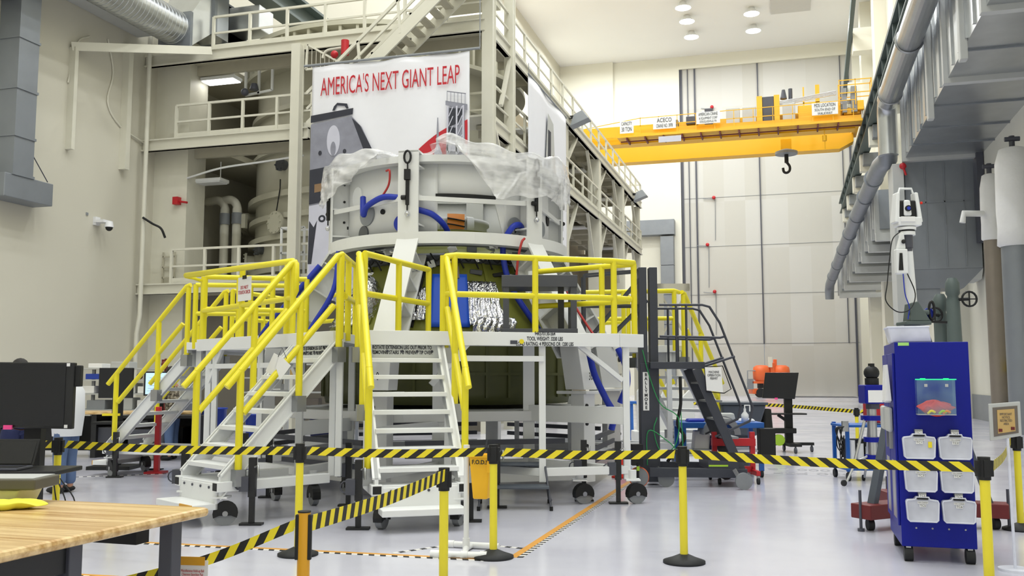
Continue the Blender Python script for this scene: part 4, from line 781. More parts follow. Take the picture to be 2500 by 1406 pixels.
for z, nmx in ((1.02, 'shelf'),): G(1).prism([(pol(k*60-14, 2.6, 0).x-C0.x, pol(k*60-14, 2.6, 0).y-C0.y) for k in range(6)], (C0.x, C0.y, 1.1), (1, 0, 0), (0, 1, 0), (0, 0, .04)).build(nmx, 'lgrey', fx)
for i in range(6):
    a = PH[i]; g = G(1)
    for k in range(3): g.bar(pol(a, 2.74, .72-.16*k, .3), pol(a+60, 2.74, .72-.16*k, -.3), .03, .07)
    g.build('underdeck_slat', 'dgrey', fx)
# lifting shackles and turnbuckles on the posts
for ph, lb in ((-14, 'front left post'), (46, 'front right post'), (-74, 'left post'), (106, 'right rear post')):
    s_ = thing('turnbuckle_strap', pol(ph, 1.93, 4.2), 'black shackle and turnbuckle strap hanging on the ring fixture %s' % lb, 'strap', 'turnbuckle straps')
    c = [pol(ph, 1.96, 4.76+.09*math.cos(a), .05*math.sin(a)) for a in [2*math.pi*k/14 for k in range(14)]]
    G(1).tube(c, .016, 6, closed=True).build('shackle', 'blackm', s_)
    G(1).cyl(pol(ph, 1.95, 4.66), pol(ph, 1.95, 4.4), .012, n=6).cbox(pol(ph, 1.96, 4.5), (.09, .07, .15)).cyl(pol(ph, 1.95, 4.42), pol(ph, 1.95, 4.06), .028, n=10).cyl(pol(ph, 1.95, 4.06), pol(ph, 1.95, 3.98), .012, n=6).build('turnbuckle', 'blackm', s_)
    G(1).cyl(pol(ph, 1.95, 4.17, -.09), pol(ph, 1.95, 4.17, -.02), .035, n=8).build('handle_knob', 'blackm', s_); G(1).sphere(pol(ph, 1.95, 3.93), .04, 8).build('bagged_end', 'foil', s_)
# plastic sheet over the top
def drop(p):
    d_ = .45+.08*math.sin(R(p*5)+1)
    if -28 < p < 8: d_ = .1+.3*max(0, (p-2)/20)
    elif 8 <= p < 70: d_ = .17+.55*min(1, (p-8)/16)+.1*math.sin(R(p*6))
    elif -95 < p <= -28: d_ = .16+.42*min(1, (-28-p)/30)
    return d_+.02*math.sin(R(p*29))
def shf(u, v):
    p = -180+360*u; rim = 2.0+.05*math.sin(p*.05) if not (-25 < p < -2) else 1.62
    bump = .11*math.exp(-((p-4)/8)**2)+.04*math.sin(p*.11+.5)
    if v < .4:
        s_ = v/.4; r = rim*s_; return pol(p, r, 4.92+(bump+.03*math.sin(p*.33+s_*7))*s_*s_+.03*math.sin(s_*11+p*.07)*s_)
    s_ = (v-.4)/.6; d_ = drop(p)*s_; f_ = s_*(1-.3*s_)
    r = rim+.02*math.sin(s_*2.6)+(.035*math.sin(R(p*17)+s_*6)+.022*math.sin(R(p*41)-s_*11)+.012*math.sin(R(p*83)+s_*17))*f_
    return pol(p+2.5*math.sin(s_*5+p*.2)*s_, r, 4.92+bump+.03*math.sin(p*.33+7)*(1-s_)-d_)
solo(G(1).grid(shf, 420, 40), 'plastic_sheet', 'sheet', 'crumpled clear plastic sheet draped over the top of the ring fixture', 'plastic sheet')
# hoses
def hose(pts, r, m_, lb, cat='hose', nmx='hose', grp=None): return solo(G(1).tube(curve(pts, 6), r, 8), nmx, m_, lb, cat, grp)
hose([pol(-45, 1.72, 4.3), pol(-42, 1.78, 4.02), pol(-38, 1.82, 4.12), pol(-28, 1.84, 4.22), pol(-19, 1.8, 4.2)], .045, 'hose', 'blue hose arching over the left drum panel of the ring fixture')
hose([pol(-12, 1.75, 4.03), pol(-4, 1.7, 3.95), pol(2, 1.5, 3.8), pol(5, 1.2, 3.62)], .045, 'hose', 'blue hose diving from front left post into the ring opening')
hose([pol(44, 1.7, 3.84), pol(40, 1.76, 3.86), pol(35, 1.78, 3.78), pol(33, 1.65, 3.5), pol(36, 1.72, 2.95), pol(44, 2.0, 2.35), pol(46, 2.1, 2.16)], .045, 'hose', 'blue hose falling past the lower ring beside the front right leg')
hose([pol(-66, 2.1, 3.3), pol(-70, 2.45, 2.85), pol(-72, 2.8, 2.4), pol(-76, 3.0, 2.1)], .05, 'hose', 'blue hose along the outside of the left leg')
hose([pol(-58, 1.9, 3.5), pol(-56, 2.0, 2.9), pol(-60, 2.3, 2.3)], .04, 'hose', 'blue hose hanging behind the railing left of the capsule')
hose([(1.06, 12.85, 1.9), (1.12, 12.75, 1.62), (1.26, 12.65, 1.3), (1.36, 12.6, 1.1), (1.33, 12.65, .9)], .045, 'hose', 'blue hose hanging below the deck right of column 300')
hose([(1.44, 12.75, 1.98), (1.53, 12.7, 1.75), (1.55, 12.7, 1.5), (1.46, 12.75, 1.25)], .045, 'hose', 'blue hose curving by the rightmost platform leg')
hose([pol(-27, 1.8, 4.62), pol(-24, 1.86, 4.6), pol(-25, 1.83, 4.4), pol(-29, 1.83, 4.22)], .016, 'rcable', 'thin red hose dangling from the sheet near front left post')
hose([pol(38, 1.98, 3.62), pol(36, 2.0, 3.55), pol(34.5, 1.98, 3.3), pol(34, 1.95, 2.9)], .018, 'rcable', 'thin red hose looping over the lower ring at right')
hose([pol(50, 2.3, 3.0), pol(52, 2.5, 2.6), pol(52, 2.8, 2.2), pol(50, 3.0, 2.05)], .018, 'rcable', 'red hose lying along the front right leg')

# ================= work platforms and stairs =================
ZD = 2.145
def axes(al, ap):
    a = R(al); nv = V((math.sin(a), -math.cos(a), 0)); tv = V((math.cos(a), math.sin(a), 0))
    return lambda t_, n_, z=0: C0+nv*n_+tv*t_+V((0, 0, z))
def tubeset(segs, root, nmx, m_='yellow', r=.038):
    g = G(1)
    for s_ in segs: g.tube(s_, r, 10)
    return g.build(nmx, m_, root)
def caster(root, p, hd, hgt=.42, r=.125, wm='tyre'):
    """post, plate, shroud, wheel on the floor at p"""
    d = V((math.cos(hd), math.sin(hd), 0)); s_ = V((-d.y, d.x, 0)); p = V(p); ax = p+d*.05+V((0, 0, r))
    c = G(1).cyl(p+V((0, 0, r*2+.06)), p+V((0, 0, hgt)), .05, n=12).cbox(p+V((0, 0, r*2+.05)), (.18, .18, .02)).build('caster', 'white', root)
    G(1).prism([(r*1.05*math.cos(a), r*1.05*math.sin(a)) for a in [R(k) for k in range(-20, 201, 20)]]+[(-r*.5, -.02), (r*.5, -.02)], ax-s_*.05, d, (0, 0, 1), s_*.1).build('wheel_shroud', 'blackm', c)
    G(1).cyl(ax-s_*.035, ax+s_*.035, r, n=28).build('wheel', wm, c, bevel=.01)
    G(1).cyl(ax-s_*.055, ax+s_*.055, .03, n=10).build('hub', 'steel', c)
def jack(root, p, top=.72, hd=0):
    p = V(p); c = G(1).cbox(p+V((0, 0, top/2+.15)), (.075, .075, top-.3)).cbox(p+V((0, 0, .3)), (.055, .055, .6)).build('levelling_jack', 'black', root)
    G(1).cbox(p+V((0, 0, .012)), (.24, .12, .022)).build('foot_plate', 'black', c)
    g = G(1).cbox(p+V((-.08, 0, .44)), (.1, .12, .16)); g.tube([p+V((-.14, -.02, .44))+V((.05*math.cos(a), 0, .06*math.sin(a))) for a in [2*math.pi*k/10 for k in range(10)]], .008, 6, closed=True).build('lock_ring', 'dgrey', c)
    G(1).tube([p+V((.03, -.03, top-.1)), p+V((.07, -.05, top-.08)), p+V((.075, -.05, top-.2))], .012, 6).build('pin', 'steel', c)
def stair(al, t0, n0, lb, jacks=True, plate=True, W=.92, run=1.26):
    X = axes(al, 0); NB = n0+run
    s_ = thing('rolling_stair', X(t0+W/2, n0+1.0, 0), lb, 'staircase', 'yellow railed rolling stairs')
    zt, zb = 2.03, .46
    for k in (0, 1):
        tt = t0+k*W; g = G(1)
        dz = (zt-zb)/(NB-n0)
        for o0, o1, w0 in ((-.13, .13, .02), (.11, .13, .045), (-.13, -.11, .045)):   # channel: web and flanges
            g.hexa([X(tt-w0, n0, zt-.1+o0), X(tt+w0, n0, zt-.1+o0), X(tt+w0, n0, zt-.1+o1), X(tt-w0, n0, zt-.1+o1)], [X(tt-w0, NB, zb-.1+o0+.05), X(tt+w0, NB, zb-.1+o0+.05), X(tt+w0, NB, zb-.1+o1+.05), X(tt-w0, NB, zb-.1+o1+.05)])
        g.build('stringer', 'white', s_)
    for i in range(7):
        f_ = (i+1)/8; n_ = n0+f_*(NB-n0); z = zt-.02-f_*(zt-zb)
        g = G(1).hexa([X(t0+.03, n_-.12, z-.05), X(t0+W-.03, n_-.12, z-.05), X(t0+W-.03, n_+.13, z-.05), X(t0+.03, n_+.13, z-.05)], [X(t0+.03, n_-.12, z), X(t0+W-.03, n_-.12, z), X(t0+W-.03, n_+.13, z), X(t0+.03, n_+.13, z)])
        g.build('tread', 'white', s_, bevel=.006)
    def blk(ta, tb, na, nb_, za, zc, nmx, m_='white', bv=.008, par=None): return G(1).hexa([X(ta, na, za), X(tb, na, za), X(tb, nb_, za), X(ta, nb_, za)], [X(ta, na, zc), X(tb, na, zc), X(tb, nb_, zc), X(ta, nb_, zc)]).build(nmx, m_, par or s_, bevel=bv)
    if plate:
        blk(t0, t0+W, n0-.02, n0+.02, 1.78, 2.03, 'top_plate'); g = G(1)
        for k in range(5): g.cyl(X(t0+.1+.18*k, n0+.02, 1.9), X(t0+.1+.18*k, n0+.03, 1.9), .018, n=8)
        g.parts('plate_bolt', 'dgrey', s_)
        ax_, = (X(1, 0)-X(0, 0),)
        text('ROTATE EXTENSION LEG OUT PRIOR TO\nREMOVING STAIRS TO PREVENT TIP OVER', .062, X(t0+W/2, n0+.024, 1.915), ax_, (0, 0, 1), s_, 'print_', True, sx=.62, bold=.0012)
    # base box, landing tread and lowest step
    blk(t0+.03, t0+W-.03, NB-.3, NB+.02, .42, .46, 'landing_tread'); blk(t0+.02, t0+W-.02, NB, NB+.03, .17, .44, 'riser_box'); blk(t0+.02, t0+W-.02, NB+.0, NB+.3, .17, .24, 'lowest_step')
    if al < 0: blk(t0+W-.3, t0+W-.02, NB+.29, NB+.305, .17, .24, 'hazard_strip', 'oyellow', 0)
    g = G(1)
    for k in range(4): g.cyl(X(t0+.15+.2*k, NB+.03, .4), X(t0+.15+.2*k, NB+.04, .4), .015, n=8)
    g.parts('riser_bolt', 'dgrey', s_)
    for k in (0, 1): blk(t0+k*W-.06, t0+k*W+.06, n0+.1, NB+.05, .36, .47, 'base_rail'); blk(t0+k*W-.045, t0+k*W+.045, NB+.05, NB+.055, .375, .455, 'rail_end_cap', 'blackm', 0)
    # handrails
    dz = (zt-zb)/(NB-n0); m_ = lambda n_: zt-(n_-n0)*dz
    for k in (0, 1):
        tt = t0-.07 if k == 0 else t0+W+.07
        top = [X(tt, n0-.02, ZD+.92), X(tt, n0+.05, ZD+.9), X(tt, NB-.02, m_(NB)+1.02)]
        h_ = tubeset([top], s_, 'handrail'); tubeset([[X(tt, n0+.1, m_(n0+.1)+.52), X(tt, NB-.22, m_(NB-.22)+.5)]], s_, 'mid_rail')
        for n_ in (n0+.02, n0+.55, NB-.18):
            zz = m_(n_); tubeset([[X(tt, n_, zz-.1), X(tt, n_, min(ZD+.9, zz+1.02))]], h_, 'rail_post', r=.04)
            blk(tt-.07, tt+.07, n_-.06, n_+.06, zz-.24, zz-.06, 'post_socket', 'steel', 0, h_)
    for tt, nn in ((t0+.05, NB-.05), (t0+W-.05, NB-.05)): caster(s_, X(tt, nn, 0), R(al+60))
    if jacks:
        jack(s_, X(t0-.17, NB-.12, 0)); jack(s_, X(t0+W+.17, NB-.3, 0))
    return s_
def platform(al, ap, ta, tb, lb, legs, corner=None):
    """wedge-shaped deck: outer edge at distance ap from the axis, from ta to tb, narrowing inwards"""
    X = axes(al, ap); ax_ = X(1, 0)-X(0, 0); ia, ib, ni = -.72, .72, 2.12
    p_ = thing('work_platform', X((ta+tb)/2, ap-.8, 0), lb, 'work platform', 'white rolling work platforms')
    out = [(ta, ap), (tb, ap), (ib, ni), (ia, ni)] if not corner else [(ta, ap), (corner[0], ap), (corner[1], ap-.12), (ib, ni), (ia, ni)]
    G(1).prism(out, C0+V((0, 0, ZD-.12)), ax_, X(0, 1)-X(0, 0), (0, 0, .05)).build('deck', 'lgrey', p_)
    n_ = len(out)
    for i in range(n_):
        a, b = out[i], out[(i+1) % n_]; outer = i < n_-3 or (i == 0)
        zl = ZD-.17 if i < (2 if corner else 1) else ZD-.12
        G(1).bar(X(*a, (zl+ZD)/2), X(*b, (zl+ZD)/2), .04, ZD-zl).build('fascia' if i < (2 if corner else 1) else 'toe_board', 'white', p_, bevel=.005)
    for (t_, n2) in legs: G(1).bar(X(t_, n2, .3), X(t_, n2, ZD-.12), .085, .085).build('leg', 'white', p_, bevel=.006)
    g = G(1)
    for zf in (.42,):
        for a, b in ((legs[0], legs[1]), (legs[1], legs[3]), (legs[2], legs[3]), (legs[0], legs[2])): g.bar(X(*a, zf), X(*b, zf), .09, .1)
    g.build('base_frame', 'white', p_, bevel=.006)
    return p_, X, ax_
# A: the front platform
A_, X, ax_ = platform(16, 3.76, -1.8, 1.8, 'front white work platform facing us, with load rating lettering', [(1.55, 3.66), (.42, 3.66), (.66, 2.3), (-.62, 2.3)], (1.42, 1.8))
for q in ((-1.76, 3.72), (-.78, 3.66)): G(1).bar(X(*q, .42), X(*q, ZD-.12), .085, .085).build('leg', 'white', A_, bevel=.006)
G(1).bar(X(-1.76, 3.72, .95), X(-.62, 2.3, .95), .06, .1).bar(X(-1.76, 3.72, .42), X(-.62, 2.3, .42), .08, .1).build('side_frame', 'white', A_, bevel=.006)
text('94R570130-564\nTOOL WEIGHT: 3200 LBS\nLOAD RATING: 4 PERSONS OR 1200 LBS', .068, X(.42, 3.782, 2.065), ax_, (0, 0, 1), A_, 'print_', True, sx=.62, bold=.0012)
G(1).bar(X(-.03, 3.785, 2.02), X(.06, 3.785, 2.02), .006, .045).build('rating_plate', 'dgrey', A_); G(1).cyl(X(.115, 3.782, 2.03), X(.115, 3.788, 2.03), .03, n=12).build('yellow_sticker', 'tapeY', A_)
g = G(1).bar(X(-.85, 3.7, 1.82), X(.42, 3.7, 1.82), .06, .07).bar(X(-.55, 3.7, 2.0), X(-1.0, 3.7, 1.5), .06, .07).bar(X(.9, 3.66, 2.0), X(1.5, 3.66, 1.55), .06, .06).bar(X(-.62, 2.3, 1.05), X(.66, 2.3, 1.05), .08, .12).bar(X(.66, 2.3, 1.1), X(1.55, 3.66, 1.1), .08, .22)
g.build('cross_brace', 'white', A_, bevel=.005)
for t_, n_ in ((-.62, 2.3), (.66, 2.3)): G(1).bar(X(t_, n_, .42), X(t_, n_, ZD-.1), .16, .1).build('inner_leg', 'white', A_, bevel=.006)
# guard rails of A: front with round corners, right side, left side
def rpost(P, root, z0=ZD-.1, h_=.93): tubeset([[V(P)+V((0, 0, z0)), V(P)+V((0, 0, ZD+h_))]], root, 'rail_post', r=.04)
fr = [X(-.86, 3.7, ZD+.62), X(-.86, 3.7, ZD+.86), X(-.82, 3.7, ZD+.92), X(-.7, 3.7, ZD+.94), X(1.35, 3.7, ZD+.94), X(1.72, 3.56, ZD+.94), X(1.74, 3.5, ZD+.93)]
tubeset([fr], A_, 'guard_rail'); tubeset([[X(-.86, 3.7, ZD+.46), X(1.35, 3.7, ZD+.46), X(1.66, 3.58, ZD+.46)]], A_, 'mid_rail')
for t_, n_ in ((-.86, 3.7), (-.72, 3.7), (.32, 3.7), (1.38, 3.7), (1.72, 3.56)): rpost(X(t_, n_), A_)
tubeset([[X(1.72, 3.52, ZD+.93), X(.75, 2.3, ZD+.93)]], A_, 'guard_rail'); tubeset([[X(1.66, 3.5, ZD+.44), X(.75, 2.3, ZD+.44)]], A_, 'mid_rail')
for s_ in (.3, 1): rpost(X(1.72, 3.52).lerp(X(.75, 2.3), s_), A_)
tubeset([[X(-1.82, 3.72, ZD+.92), X(-.76, 2.25, ZD+.92)]], A_, 'guard_rail'); tubeset([[X(-1.8, 3.6, ZD+.45), X(-.76, 2.25, ZD+.45)]], A_, 'mid_rail')
for s_ in (.0, .5, 1): rpost(X(-1.82, 3.72).lerp(X(-.76, 2.25), s_), A_)
for t_, n_ in ((1.6, 3.72), (.95, 3.55), (-.6, 2.42)): caster(A_, X(t_, n_, 0), R(20))
for t_, n_ in ((1.42, 3.68), (1.1, 3.3), (-.15, 3.62)): jack(A_, X(t_, n_, 0), .78)
stair(16, -1.81, 3.66, 'front rolling stair coming straight towards us beside the yellow bag')
# B: left front platform
B_, X, ax_ = platform(-46, 3.54, -1.5, 2.1, 'left front white work platform with hanging paper sign on its rail', [(-1.3, 3.45), (1.2, 3.45), (-.62, 2.3), (.66, 2.3)])
text('MOTION IN\nTHE FIGHT ZONE\n—LOCK—', .06, X(.42, 3.562, 2.07), ax_, (0, 0, 1), B_, 'print_', True, sx=.6, bold=.001)
g = G(1).bar(X(-1.3, 3.45, 1.75), X(1.2, 3.45, 1.75), .06, .07).bar(X(-1.3, 3.45, 1.5), X(-.9, 3.45, 2.0), .05, .06).bar(X(1.2, 3.45, 1.5), X(.8, 3.45, 2.0), .05, .06).bar(X(1.2, 3.45, .95), X(.66, 2.3, .95), .06, .18)
g.build('cross_brace', 'white', B_, bevel=.005)
for t_ in (-1.1, .2, 1.95, 2.09): G(1).bar(X(t_, 3.45, .42), X(t_, 3.45, ZD-.12), .075, .075).build('leg', 'white', B_, bevel=.006)
tl = [X(-1.45, 3.5, ZD+.4), X(-1.47, 3.5, ZD+.86), X(-1.4, 3.8, ZD+.92), X(1.05, 3.5, ZD+.94), X(1.12, 3.5, ZD+.9), X(1.13, 3.5, ZD+.55), X(1.05, 3.5, ZD+.46)]
tubeset([tl], B_, 'guard_rail'); tubeset([[X(-1.45, 3.5, ZD+.42), X(1.05, 3.5, ZD+.46)]], B_, 'mid_rail')
for t_ in (-1.45, -.28, .92): rpost(X(t_, 3.5), B_)
tubeset([[X(-1.45, 3.48, ZD+.93), X(-.72, 2.2, ZD+.93)]], B_, 'guard_rail'); tubeset([[X(-1.45, 3.48, ZD+.45), X(-.72, 2.2, ZD+.45)]], B_, 'mid_rail')
for s_ in (0, .33, .66, 1): rpost(X(-1.45, 3.48).lerp(X(-.72, 2.2), s_), B_)
tubeset([[X(2.16, 3.5, ZD+.92), X(.74, 2.2, ZD+.92)]], B_, 'guard_rail'); tubeset([[X(2.1, 3.4, ZD+.42), X(.74, 2.2, ZD+.42)]], B_, 'mid_rail')
for s_ in (.0, .3, .66, 1): rpost(X(2.16, 3.5).lerp(X(.74, 2.2), s_), B_)
for t_, n_ in ((1.3, 3.3), (.55, 3.4), (.7, 2.4), (-1.2, 3.3)): caster(B_, X(t_, n_, 0), R(-60))
for t_, n_ in ((1.72, 3.05), (.3, 3.35), (-1.0, 3.0)): jack(B_, X(t_, n_, 0), .78)
stair(-46, 1.17, 3.5, 'middle rolling stair descending to the left, nearest the wooden bench', run=1.46)
s_ = thing('paper_sign', X(-.15, 3.56, ZD+.7), 'white paper sign taped to yellow rail of the left platform', 'sign')
G(1).prism([(-.18, -.33), (.19, -.33), (.19, 0), (-.18, 0)], X(-.12, 3.55, ZD+.82), ax_, (0, 0, 1), (X(0, 1)-X(0, 0))*.004).build('sheet_of_paper', 'paper', s_)
text('DO NOT\nTOUCH DECK', .07, X(-.115, 3.557, ZD+.64), ax_, (0, 0, 1), s_, 'printr', True, sx=.75); G(1).prism([(-.05, -.03), (.06, -.03), (.06, .02), (-.05, .02)], X(-.12, 3.556, ZD+.82), ax_, (0, 0, 1), (X(0, 1)-X(0, 0))*.004).build('tape_strip', 'blackm', s_)
s_ = thing('paper_tag', (-2.62, 10.62, 1.7), 'tilted white tag tied to the middle rolling stair rail', 'tag')
for k, o in enumerate(([(-2.78, 1.66), (-2.69, 1.865), (-2.57, 1.8), (-2.66, 1.58)], [(-2.66, 1.7), (-2.62, 1.84), (-2.49, 1.72), (-2.61, 1.557)])): G(1).prism(o, (0, 10.62-.02*k, 0), (1, 0, 0), (0, 0, 1), (0, .004, 0)).build('tag_sheet', 'paper', s_)
G(1).tube([(-2.64, 10.61, 1.82), (-2.6, 10.63, 1.92), (-2.55, 10.64, 1.8)], .004, 5).build('string', 'blackm', s_)
# C: left rear platform with its stair
C_, X, ax_ = platform(-106, 3.9, -1.9, 1.4, 'left rear white work platform behind the left stairs', [(-1.6, 3.8), (1.2, 3.8), (-.62, 2.3), (.66, 2.3)])
tubeset([[X(.3, 3.8, ZD+.92), X(-1.8, 3.8, ZD+.92), X(-.74, 2.2, ZD+.92)]], C_, 'guard_rail'); tubeset([[X(.3, 3.8, ZD+.46), X(-1.8, 3.8, ZD+.46), X(-.74, 2.2, ZD+.46)]], C_, 'mid_rail')
for q in ((.3, 3.8), (-.7, 3.8), (-1.8, 3.8), (-.74, 2.2)): rpost(X(*q), C_)
tubeset([[X(1.35, 3.8, ZD+.92), X(.72, 2.2, ZD+.92)]], C_, 'guard_rail'); tubeset([[X(1.35, 3.8, ZD+.46), X(.72, 2.2, ZD+.46)]], C_, 'mid_rail')
for s_ in (0, .5, 1): rpost(X(1.35, 3.8).lerp(X(.72, 2.2), s_), C_)
stair(-106, .38, 3.9, 'farthest left rolling stair, descending in front of the dark and lit monitors', run=1.5)
# D: right rear platform
D_, X, ax_ = platform(136, 3.55, -2.1, 1.4, 'right rear white work platform behind the charcoal lift', [(-1.9, 3.45), (1.2, 3.45), (-.62, 2.3), (.66, 2.3)])
tubeset([[X(-2.1, 3.5, ZD+.92), X(-2.2, 3.2, ZD+.92), X(-.74, 2.2, ZD+.92)]], D_, 'guard_rail'); tubeset([[X(-2.2, 3.2, ZD+.45), X(-.74, 2.2, ZD+.45)]], D_, 'mid_rail')
tubeset([[X(-1.0, 3.5, ZD+.92), X(1.3, 3.5, ZD+.92)]], D_, 'guard_rail'); tubeset([[X(-1.0, 3.5, ZD+.45), X(1.3, 3.5, ZD+.45)]], D_, 'mid_rail')
for q in ((-2.2, 3.2), (-1.5, 2.7), (-.74, 2.2), (-1.0, 3.5), (.2, 3.5), (1.3, 3.5)): rpost(X(*q), D_)
stair(136, -2.1, 3.5, 'farthest right rolling stair, partly behind the charcoal lift', jacks=False)
# dark grey step table standing on the front platform
X = axes(16, 0); ax_ = X(1, 0)-X(0, 0)
t = thing('step_table', (.45, 12.75, 2.1), 'dark grey steel table frame standing on the front work platform', 'table')
x0, x1, y0, y1 = -.12, .86, 12.55, 13.2; zt = 2.96
G(1).box((x0-.02, y0-.02, zt-.16), (x1+.02, y1, zt)).build('top_frame', 'dgrey', t, bevel=.005); G(1).box((x0-.02, y0-.02, 2.05), (x1+.02, y1, 2.24)).build('bottom_frame', 'dgrey', t, bevel=.005)
for x, y in ((x0, y0), (x1-.07, y0), (x0, y1-.08), (x1-.07, y1-.08)): G(1).box((x, y, 2.24), (x+.08, y+.08, zt-.16)).build('leg', 'dgrey', t)
G(1).box((.62, 12.58, 2.24), (.7, 12.66, zt-.16)).build('inner_leg', 'blackm', t)
solo(G(1).cyl((.28, 12.9, zt), (.28, 12.9, zt+.09), .06, n=14), 'white_cup', 'white', 'small white cup on the dark grey step table', 'cup')
solo(G(1).lathe([(0, 0), (.28, 0), (.33, .05), (.3, .06)], (-.34, 12.85, 2.09), 20), 'blue_tray', 'hose', 'blue tray lying on the front platform left of the step table', 'tray')
# ================= barrier posts and striped belts (bay axes) =================
def post(x, y, lb, h_=.99, r=.034, br=.18, m_='pyellow', grp='yellow barrier posts', head=True):
    t = thing('barrier_post', (x, y, 0), lb, 'barrier post', grp)
    G(1).lathe([(0, 0), (br, 0), (br, .02), (br*.6, .045), (r*1.15, .075), (0, .075)], (x, y, 0), 36).build('base', 'rubber', t)
    G(1).cyl((x, y, .07), (x, y, h_-.16 if head else h_), r, n=24).build('pole', m_, t)
    if not head:
        G(1).cyl((x, y, h_), (x, y, h_+.008), r*1.05, n=24).cbox((x-r, y-.01, h_-.13), (.02, .03, .24)).cbox((x+r, y-.01, h_-.13), (.02, .03, .24)).build('belt_slot', 'blackm', t, bevel=.004); return t
    g = G(1).cyl((x, y, h_-.17), (x, y, h_), r*1.22, n=24); g.cbox((x, y-r*1.1, h_-.085), (.05, r*.7, .13)).cbox((x-r*1.2, y, h_-.085), (r*.9, .05, .12)).cbox((x+r*1.2, y, h_-.085), (r*.9, .05, .12))
    g.build('belt_head', 'blackm', t, bevel=.004); return t
def belt(pts, lb, w_=.075, pitch=.15, lean=.05, grp='striped barrier belts', sub=1):
    """black and yellow striped belt through points, parallelogram stripes"""
    P = [V(p) for p in curve(pts, 10)] if len(pts) > 2 else [V(pts[0]).lerp(V(pts[1]), i/40)-V((0, 0, .02*math.sin(math.pi*i/40))) for i in range(41)]
    d = [0]
    for i in range(1, len(P)): d.append(d[-1]+(P[i]-P[i-1]).length)
    def at(s_):
        s_ = max(0, min(d[-1]-1e-6, s_))
        for i in range(1, len(d)):
            if d[i] >= s_: return P[i-1].lerp(P[i], (s_-d[i-1])/max(1e-9, d[i]-d[i-1]))
    g = G(1); n = int(d[-1]/pitch*2)
    for k in range(n+1):
        s0, s1 = k*pitch/2, (k+1)*pitch/2; a, b, c, e = at(s0-lean), at(s1-lean), at(s1+lean), at(s0+lean); u = V((0, 0, w_/2))
        g.add([a-u, b-u, c+u, e+u], [(0, 1, 2, 3)], k % 2)
    return solo(g, 'barrier_belt', ['tapeY', 'tapeK'], lb, 'barrier belt', grp, solid=.003)
post(-4.52, 9.45, 'yellow barrier post at far left beside the laptop cart')
post(-1.92, 8.6, 'yellow barrier post in front of the middle rolling stair')
post(-.165, 8.48, 'yellow barrier post beside the amber hanging bag')
post(1.48, 8.25, 'yellow barrier post alone on open floor, in front of the charcoal lift')
post(3.55, 7.15, 'yellow barrier post at right of the blue cabinet, nearest us', r=.037)
post(5.32, 10.0, 'yellow barrier post behind the framed sign, far right')
post(6.02, 10.95, 'yellow barrier post cut by the right edge of the picture')
post(-.51, 7.15, 'yellow barrier post before the front stair, holding a low belt', .91, r=.034)
post(-1.13, 5.2, 'amber barrier post in the very foreground', .853, r=.034, m_='oyellow', grp=None, head=False)
post(6.85, 18.8, 'small yellow barrier post far behind the tool cart'); post(3.0, 24.2, 'far barrier post beyond the lift holding the distant belt')
ZB = .925
belt([(-7.0, 9.55, ZB), (-4.58, 9.45, ZB)], 'striped belt running off the left edge behind the big monitor')
belt([(-4.46, 9.45, ZB), (-1.98, 8.6, ZB)], 'striped belt between far-left post and the post before the middle stair')
belt([(-1.86, 8.6, ZB), (-.22, 8.48, ZB)], 'striped belt crossing the front rolling stair')
belt([(-.1, 8.48, ZB), (1.42, 8.25, ZB)], 'striped belt from bag-side post to the lone post on open floor')
belt([(1.54, 8.25, ZB), (3.49, 7.15, ZB-.01)], 'striped belt crossing in front of the blue cabinet', lean=-.05)
belt([(3.61, 7.15, ZB-.01), (4.3, 8.3, ZB-.02), (5.26, 10.0, ZB)], 'short striped belt at far right behind the framed sign')
belt([(-.5, 7.1, .86), (-1.1, 5.24, .79)], 'low striped belt from yellow post down to the amber post', w_=.085, pitch=.1, lean=-.012)
belt([(-1.17, 5.2, .79), (-1.7, 5.25, .58), (-2.4, 5.3, .4)], 'striped belt sagging from amber post towards the wooden bench', w_=.06, pitch=.12, lean=-.02)
belt([(3.0, 24.2, .95), (5.9, 22.6, .95), (6.8, 18.85, ZB)], 'distant striped belt behind the monitor cart'); belt([(6.9, 18.8, ZB), (8.6, 18.2, .9)], 'distant striped belt right of the small far post')
# floor tape (hall axes)
def ftape(x0, y0, x1, y1, lb, w_=.07):
    t = thing('floor_tape', ((x0+x1)/2, (y0+y1)/2, 0), lb, 'floor tape', 'taped floor lines', bay=False); a, b = V((x0, y0, 0)), V((x1, y1, 0)); d = (b-a).normalized(); s_ = V((d.y, -d.x, 0)); L = (b-a).length
    G().hexa([a, b, b+s_*w_, a+s_*w_], [p+V((0, 0, .003)) for p in (a, b, b+s_*w_, a+s_*w_)]).build('orange_strip', 'orangefl', t)
    g = G(); n = int(L/.11)
    for k in range(n):
        p = a+d*(.11*k)+s_*w_*1.05; q = [p, p+d*.055, p+d*.075+s_*.05, p+d*.02+s_*.05]; g.hexa(q, [x+V((0, 0, .003)) for x in q], 1)
        q = [x+d*.055 for x in q]; g.hexa(q, [x+V((0, 0, .003)) for x in q], 0)
    g.build('striped_strip', ['whitefl', 'blackm'], t); return t
ftape(-2.42, 8.15, -2.42, 17, 'orange and striped floor line running away under the front platform')
ftape(-9.5, 7.78, -2.5, 8.03, 'orange and striped floor line crossing in front of the stairs', .06)
ftape(-8.5, 6.35, -3.2, 6.6, 'nearest orange and striped floor line beside the wooden bench', .05)
